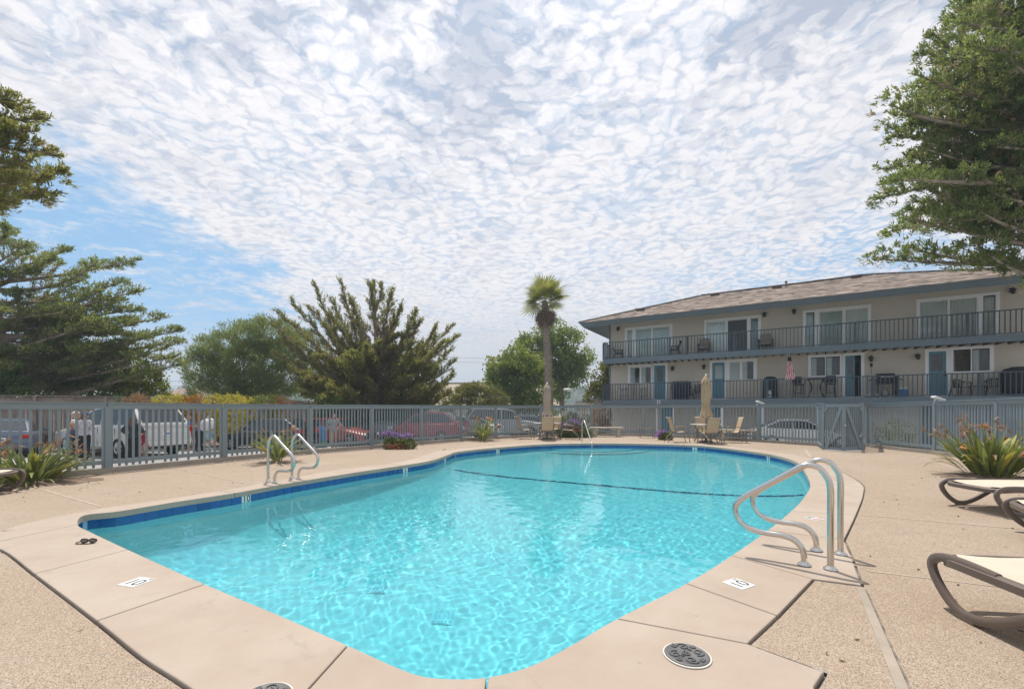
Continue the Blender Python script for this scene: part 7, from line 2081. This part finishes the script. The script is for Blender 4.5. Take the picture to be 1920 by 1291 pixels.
def bar_stool(label, px, rz, mt, back=True, o=.7, group='bar stools on the lower balcony'):
    t = thing('bar_stool', label, 'stool', bal(px, 1, o), FACE + rz, group)
    MB().box((0, 0, .74), (.44, .42, .07)).build('seat', mt, t, bevel=.02)
    for x in (-.19, .19):
        for y in (-.18, .18): MB().tube([(x * .9, y * .9, .72), (x * 1.1, y * 1.1, 0)], .02, 6).build('leg', mt, t)
    m = MB(); m.tube([(.2 * c, .19 * s, .28) for c, s in ((-1, -1), (1, -1), (1, 1), (-1, 1))], .014, 5, closed=True); m.build('foot_ring', mt, t)
    if back: m = MB(); m.box((0, .21, 1.0), (.44, .05, .36)); m.build('backrest', mt, t, bevel=.02)
    for s in (-1, 1): MB().tube(smooth_path([Vector((s * .23, .20, .98)), Vector((s * .25, .0, .97)), Vector((s * .25, -.18, .94)), Vector((s * .22, -.19, .76))], 3), .018, 6).build('armrest', mt, t)
    return t
deck_chair('dark slatted chair at the left end of the upper balcony', 1160, 2, 1.9)
deck_chair('dark slatted chair left of the first partition on the upper balcony', 1264, 2, -1.6)
arm_chair('brown framed armchair right of the first upper balcony post', 1320, 2, .05); arm_chair('brown framed armchair right of the second upper patio door', 1435, 2, -.1)
bar_stool('grey stool left of the small lattice table on the lower balcony', 1169.5, 0, M_LTM, False); bar_stool('grey stool right of the small lattice table on the lower balcony', 1207, 0, M_LTM, False)
t = thing('bistro_table', 'small grey lattice table between the two grey stools', 'table', bal(1188, 1, .7), FACE)
MB().lathe([(.0, .99), (.30, .99), (.30, 1.02), (.0, 1.02)], n=20).build('table_top', M_LTM, t, angle=40)
for k in range(4): a = k * math.pi / 2 + .6; MB().tube([(.22 * math.cos(a), .22 * math.sin(a), .98), (.05 * math.cos(a + 1.5), .05 * math.sin(a + 1.5), .5), (.26 * math.cos(a + 3), .26 * math.sin(a + 3), 0)], .018, 5).build('leg', M_LTM, t)
def covered_grill(label, px, w, h, o=.7, dome=False):
    t = thing('covered_grill', label, 'grill', bal(px, 1, o), FACE, 'covered barbecues on the lower balcony'); m = MB(); rg = random.Random(px)
    rings = []
    for z, f, b in ((0, 1.0, 1.0), (h * .35, .94, .95), (h * .6, .97, 1.0), (h * .8, .95, .95), (h * .93, .80, .75), (h, .45, .4)) if dome else ((0, 1.0, 1.0), (h * .3, .97, .96), (h * .7, .99, .98), (h * .93, .97, .92), (h, .85, .7)):
        rings.append([Vector((w / 2 * f * max(-1, min(1, 1.35 * math.cos(a))) * rg.uniform(.96, 1.03), .30 * b * max(-1, min(1, 1.35 * math.sin(a))) * rg.uniform(.95, 1.04), z)) for a in (2 * math.pi * i / 24 for i in range(24))])
    m.loft(rings); m.build('cover', M_COVER, t, smooth=True); m = MB(); m.tube([(-w * .3, -.30, h * .55), (w * .3, -.30, h * .55)], .012, 5); m.build('cover_strap', M_COVER, t)
    return t
def propane(label, c, mt, mt2=None):
    t = thing('gas_bottle', label, 'gas bottle', c, FACE, 'gas bottles below the grills')
    MB().lathe([(.10, 0), (.10, .03), (.14, .05), (.155, .12), (.155, .26), (.14, .33), (.06, .37), (.0, .38)], n=18).build('tank', mt, t, smooth=True)
    m = MB(); m.lathe([(.09, .36), (.10, .45)], n=14, cap=False); m.tube([(0, 0, .37), (0, 0, .43)], .02, 6); m.build('collar', mt, t)
    if mt2: m = MB(); m.lathe([(.157, .15), (.157, .24)], n=18, cap=False); m.build('band', mt2, t, smooth=True)
covered_grill('wide black covered grill right of the teal door under the first lamp', 1277, 1.05, 1.12)
t = covered_grill('rounded black covered grill with a gas bottle near the flag', 1444, .72, 1.22, dome=True)
propane('white gas bottle with blue band below the covered grill', bal(1442, 1, 1.12), M_LAMP_W, mat('band_blue', (.05, .28, .42), .5))
tp = thing('plant_pot', 'small pot with a plant right of the wide covered grill', 'plant pot', bal(1296, 1, .9)); MB().lathe([(.09, 0), (.13, .2), (.14, .2), (.12, .22), (0, .2)], n=14).build('pot', mat('terracotta', (.40, .30, .24), .8), tp)
m = MB(); rg = random.Random(4)
for k in range(14): a = rg.uniform(0, 6.28); d = Vector((math.cos(a) * .14, math.sin(a) * .14, rg.uniform(.15, .3))); s = Vector((-d.y, d.x, 0)) * .2; b = Vector((0, 0, .2)); m.add([b - s * .3, b + d * .5 + s, b + d, b + d * .5 - s], [(0, 1, 2, 3)])
m.build('leaf_rosette', L_OLIVE, tp)
deck_chair('brown chair partly hidden behind the golden umbrella', 1311, 1, .1, .7, M_BRN)
bar_stool('tall dark bar stool left of the dark bar table', 1497, .25, M_DKM); bar_stool('tall dark bar stool right of the dark bar table', 1557, -.2, M_DKM)
t = thing('bar_table', 'tall dark bar table with curved legs right of the flag', 'table', bal(1530, 1, .7), FACE)
MB().box((0, 0, 1.0), (.80, .60, .04)).build('table_top', M_DKM, t, bevel=.015)
for x in (-.33, .33):
    for y in (-.22, .22): MB().tube(smooth_path([Vector((x, y, .99)), Vector((x * .6, y * .8, .65)), Vector((x * .7, y * .8, .35)), Vector((x * 1.15, y, 0))], 3), .022, 6).build('leg', M_DKM, t, smooth=True)
# open grill with its tank
t = thing('gas_grill', 'open black gas grill with a silver gas bottle below it', 'grill', bal(1660, 1, .6), FACE)
m = MB(); rings = []
for x in (-.34, .34): rings.append([Vector((x, .22 * math.cos(a), .95 + .24 * math.sin(a))) for a in (2 * math.pi * i / 16 for i in range(16))])
m.loft(rings); m.build('lid', M_DKM, t, angle=40)
m = MB(); m.box((0, 0, .78), (.70, .46, .22)); m.build('firebox', M_DKM, t); m = MB(); m.box((-.52, 0, .88), (.30, .42, .03)); m.box((.52, 0, .88), (.30, .42, .03)); m.build('side_shelf', M_DKM, t)
for x in (-.32, .32):
    for y in (-.2, .2): MB().box((x, y, .35), (.04, .04, .70)).build('leg', M_DKM, t)
m = MB(); m.tube([(-.25, -.26, 1.0), (.25, -.26, 1.0)], .016, 6); m.build('grill_handle', M_CHROME, t)
propane('silver gas bottle under the open grill', bal(1659, 1, 1.12), M_LTM)
t = thing('cool_box', 'blue and white cool box by the privacy screen on the lower balcony', 'cooler', bal(1691, 1, 1.05), FACE)
MB().box((0, 0, .19), (.36, .30, .38)).build('box_body', mat('cooler_blue', (.03, .15, .38), .4), t, bevel=.02); MB().box((0, 0, .42), (.38, .32, .08)).build('lid', M_LAMP_W, t, bevel=.02); MB().tube(smooth_path([Vector((-.19, 0, .3)), Vector((-.2, -.05, .52)), Vector((.2, -.05, .52)), Vector((.19, 0, .3))], 3), .012, 5).build('carry_handle', M_LAMP_W, t)
for k, x in enumerate((1628, 1635, 1641)):
    t = thing('white_sack', ['white sack nearest the open teal door', 'middle one of three white sacks left of the open grill', 'white sack nearest the open grill'][k], 'sack', bal(x, 1, 1.1), FACE, 'white sacks on the lower balcony'); m = MB(); m.ell((0, 0, .09), (.13, .15, .10), 12, 8); m.ell((.04, 0, .16), (.06, .06, .05), 8, 6); o = m.build('sack_body', WHITEC, t, smooth=True); remesh(o, .015, 2)
def plastic_chair(label, px, rz, first=[None]):
    if first[0] is None:
        t = thing('plastic_chair', label, 'chair', bal(px, 1, .75), FACE + rz, 'black plastic chairs on the lower balcony')
        MB().box((0, 0, .42), (.46, .44, .03)).build('seat', M_DKM, t, bevel=.012)
        m = MB(); arc = [(.26 * math.cos(a), .24 * math.sin(a)) for a in (math.pi * i / 12 for i in range(13))]
        m.tube([Vector((x, y, .80 - .16 * abs(x / .26) ** 3)) for x, y in arc], .022, 6)
        for i in range(2, 11): x, y = arc[i]; m.beam((x * .86, y * .86, .43), (x, y, .79 - .10 * abs(x / .26) ** 2), .026, .012)
        m.build('backrest', M_DKM, t)
        for s in (-1, 1):
            MB().tube(smooth_path([Vector((s * .26, 0, .64)), Vector((s * .28, -.15, .65)), Vector((s * .27, -.24, .60))], 3), .022, 6).build('armrest', M_DKM, t); MB().tube([(s * .27, -.24, .61), (s * .25, -.22, .42), (s * .27, -.26, 0)], [.02, .022, .028], 6).build('leg', M_DKM, t); MB().tube([(s * .20, .18, .42), (s * .25, .28, 0)], [.022, .028], 6).build('leg', M_DKM, t)
        first[0] = t; return t
    c = copy_tree(first[0], None, bal(px, 1, .75), FACE + rz); c['label'] = label; return c
plastic_chair('black plastic chair left of the low table on the lower balcony', 1800, .4); plastic_chair('black plastic chair right of the low table on the lower balcony', 1862, -.4)
t = thing('low_table', 'low dark table between the two black plastic chairs', 'table', bal(1830, 1, .7), FACE); MB().box((0, 0, .46), (.52, .42, .03)).build('table_top', M_DKM, t)
for x in (-.22, .22):
    for y in (-.17, .17): MB().box((x, y, .225), (.035, .035, .45)).build('leg', M_DKM, t)
covered_grill('big black covered grill at the right edge of the lower balcony', 1912, 1.15, 1.28, dome=True)
# flag hanging from the upper balcony
fp = bp(s_of(1480, 1.5), 1.62, 0); fz = lambda y: z_of(1480, y, 1.5)
fl_ = thing('flag', 'furled red and white striped flag hanging below the upper balcony', 'flag', Vector((fp.x, fp.y, fz(700))), FACE)
zz = fz(700); top = fz(666) - zz; bot = fz(711) - zz
MB().tube([(-.02, .25, top + .06), (.0, -.05, top - .02), (.01, -.08, top - .12)], .014, 6).build('staff', M_LAMP_W, fl_)
MB().ell((-.02, .25, top + .07), (.03, .03, .04)).build('finial', M_LAMP_W, fl_, smooth=True)
MR, MW, MBL = mat('flag_red', (.50, .03, .06), .75), mat('flag_white', (.72, .70, .69), .75), mat('flag_blue', (.015, .03, .07), .75)
m = MB(); nz, nx = 14, 20
def fpt(i, j):
    v = i / nz; u = j / nx; w = .05 + .165 * v ** .8; x = (u - .5) * 2 * w + .03 * v; y = -.08 + .05 * math.sin(u * 15 + v * 1.5) * (1 - .3 * v); z = top - .06 + (bot - top + .06) * v - .06 * (abs(u - .5)) * v * math.cos(u * 9)
    return (x, y, z)
for i in range(nz):
    for j in range(nx):
        stripe = int((j / nx + .42 * i / nz) * 9) % 2; mi = 2 if i < 3 else stripe
        m.add([fpt(i, j), fpt(i, j + 1), fpt(i + 1, j + 1), fpt(i + 1, j)], [(0, 1, 2, 3)], mi)
m.build('flag_cloth', [MR, MW, MBL], fl_, smooth=True)
# ================================================================ sea air: everything far off fades towards blue grey
M_HAZE = bpy.data.materials.new('haze_air'); M_HAZE.use_nodes = True
T = NT(M_HAZE.node_tree); T.n.clear(); out = T.node('ShaderNodeOutputMaterial'); pv = T.node('ShaderNodeVolumePrincipled')
pv.inputs['Color'].default_value = (0.62, 0.76, 0.92, 1); pv.inputs['Density'].default_value = 0.0009; pv.inputs['Anisotropy'].default_value = 0.2
T.l.new(pv.outputs[0], out.inputs['Volume'])
hz = MB().box((0, 200, 16), (1050, 650, 42)).build('haze', M_HAZE); tag(hz, 'thin pale sea air over the whole place', 'haze', kind='stuff')
hz.display_type = 'WIRE'
S.cycles.volume_bounces = 3
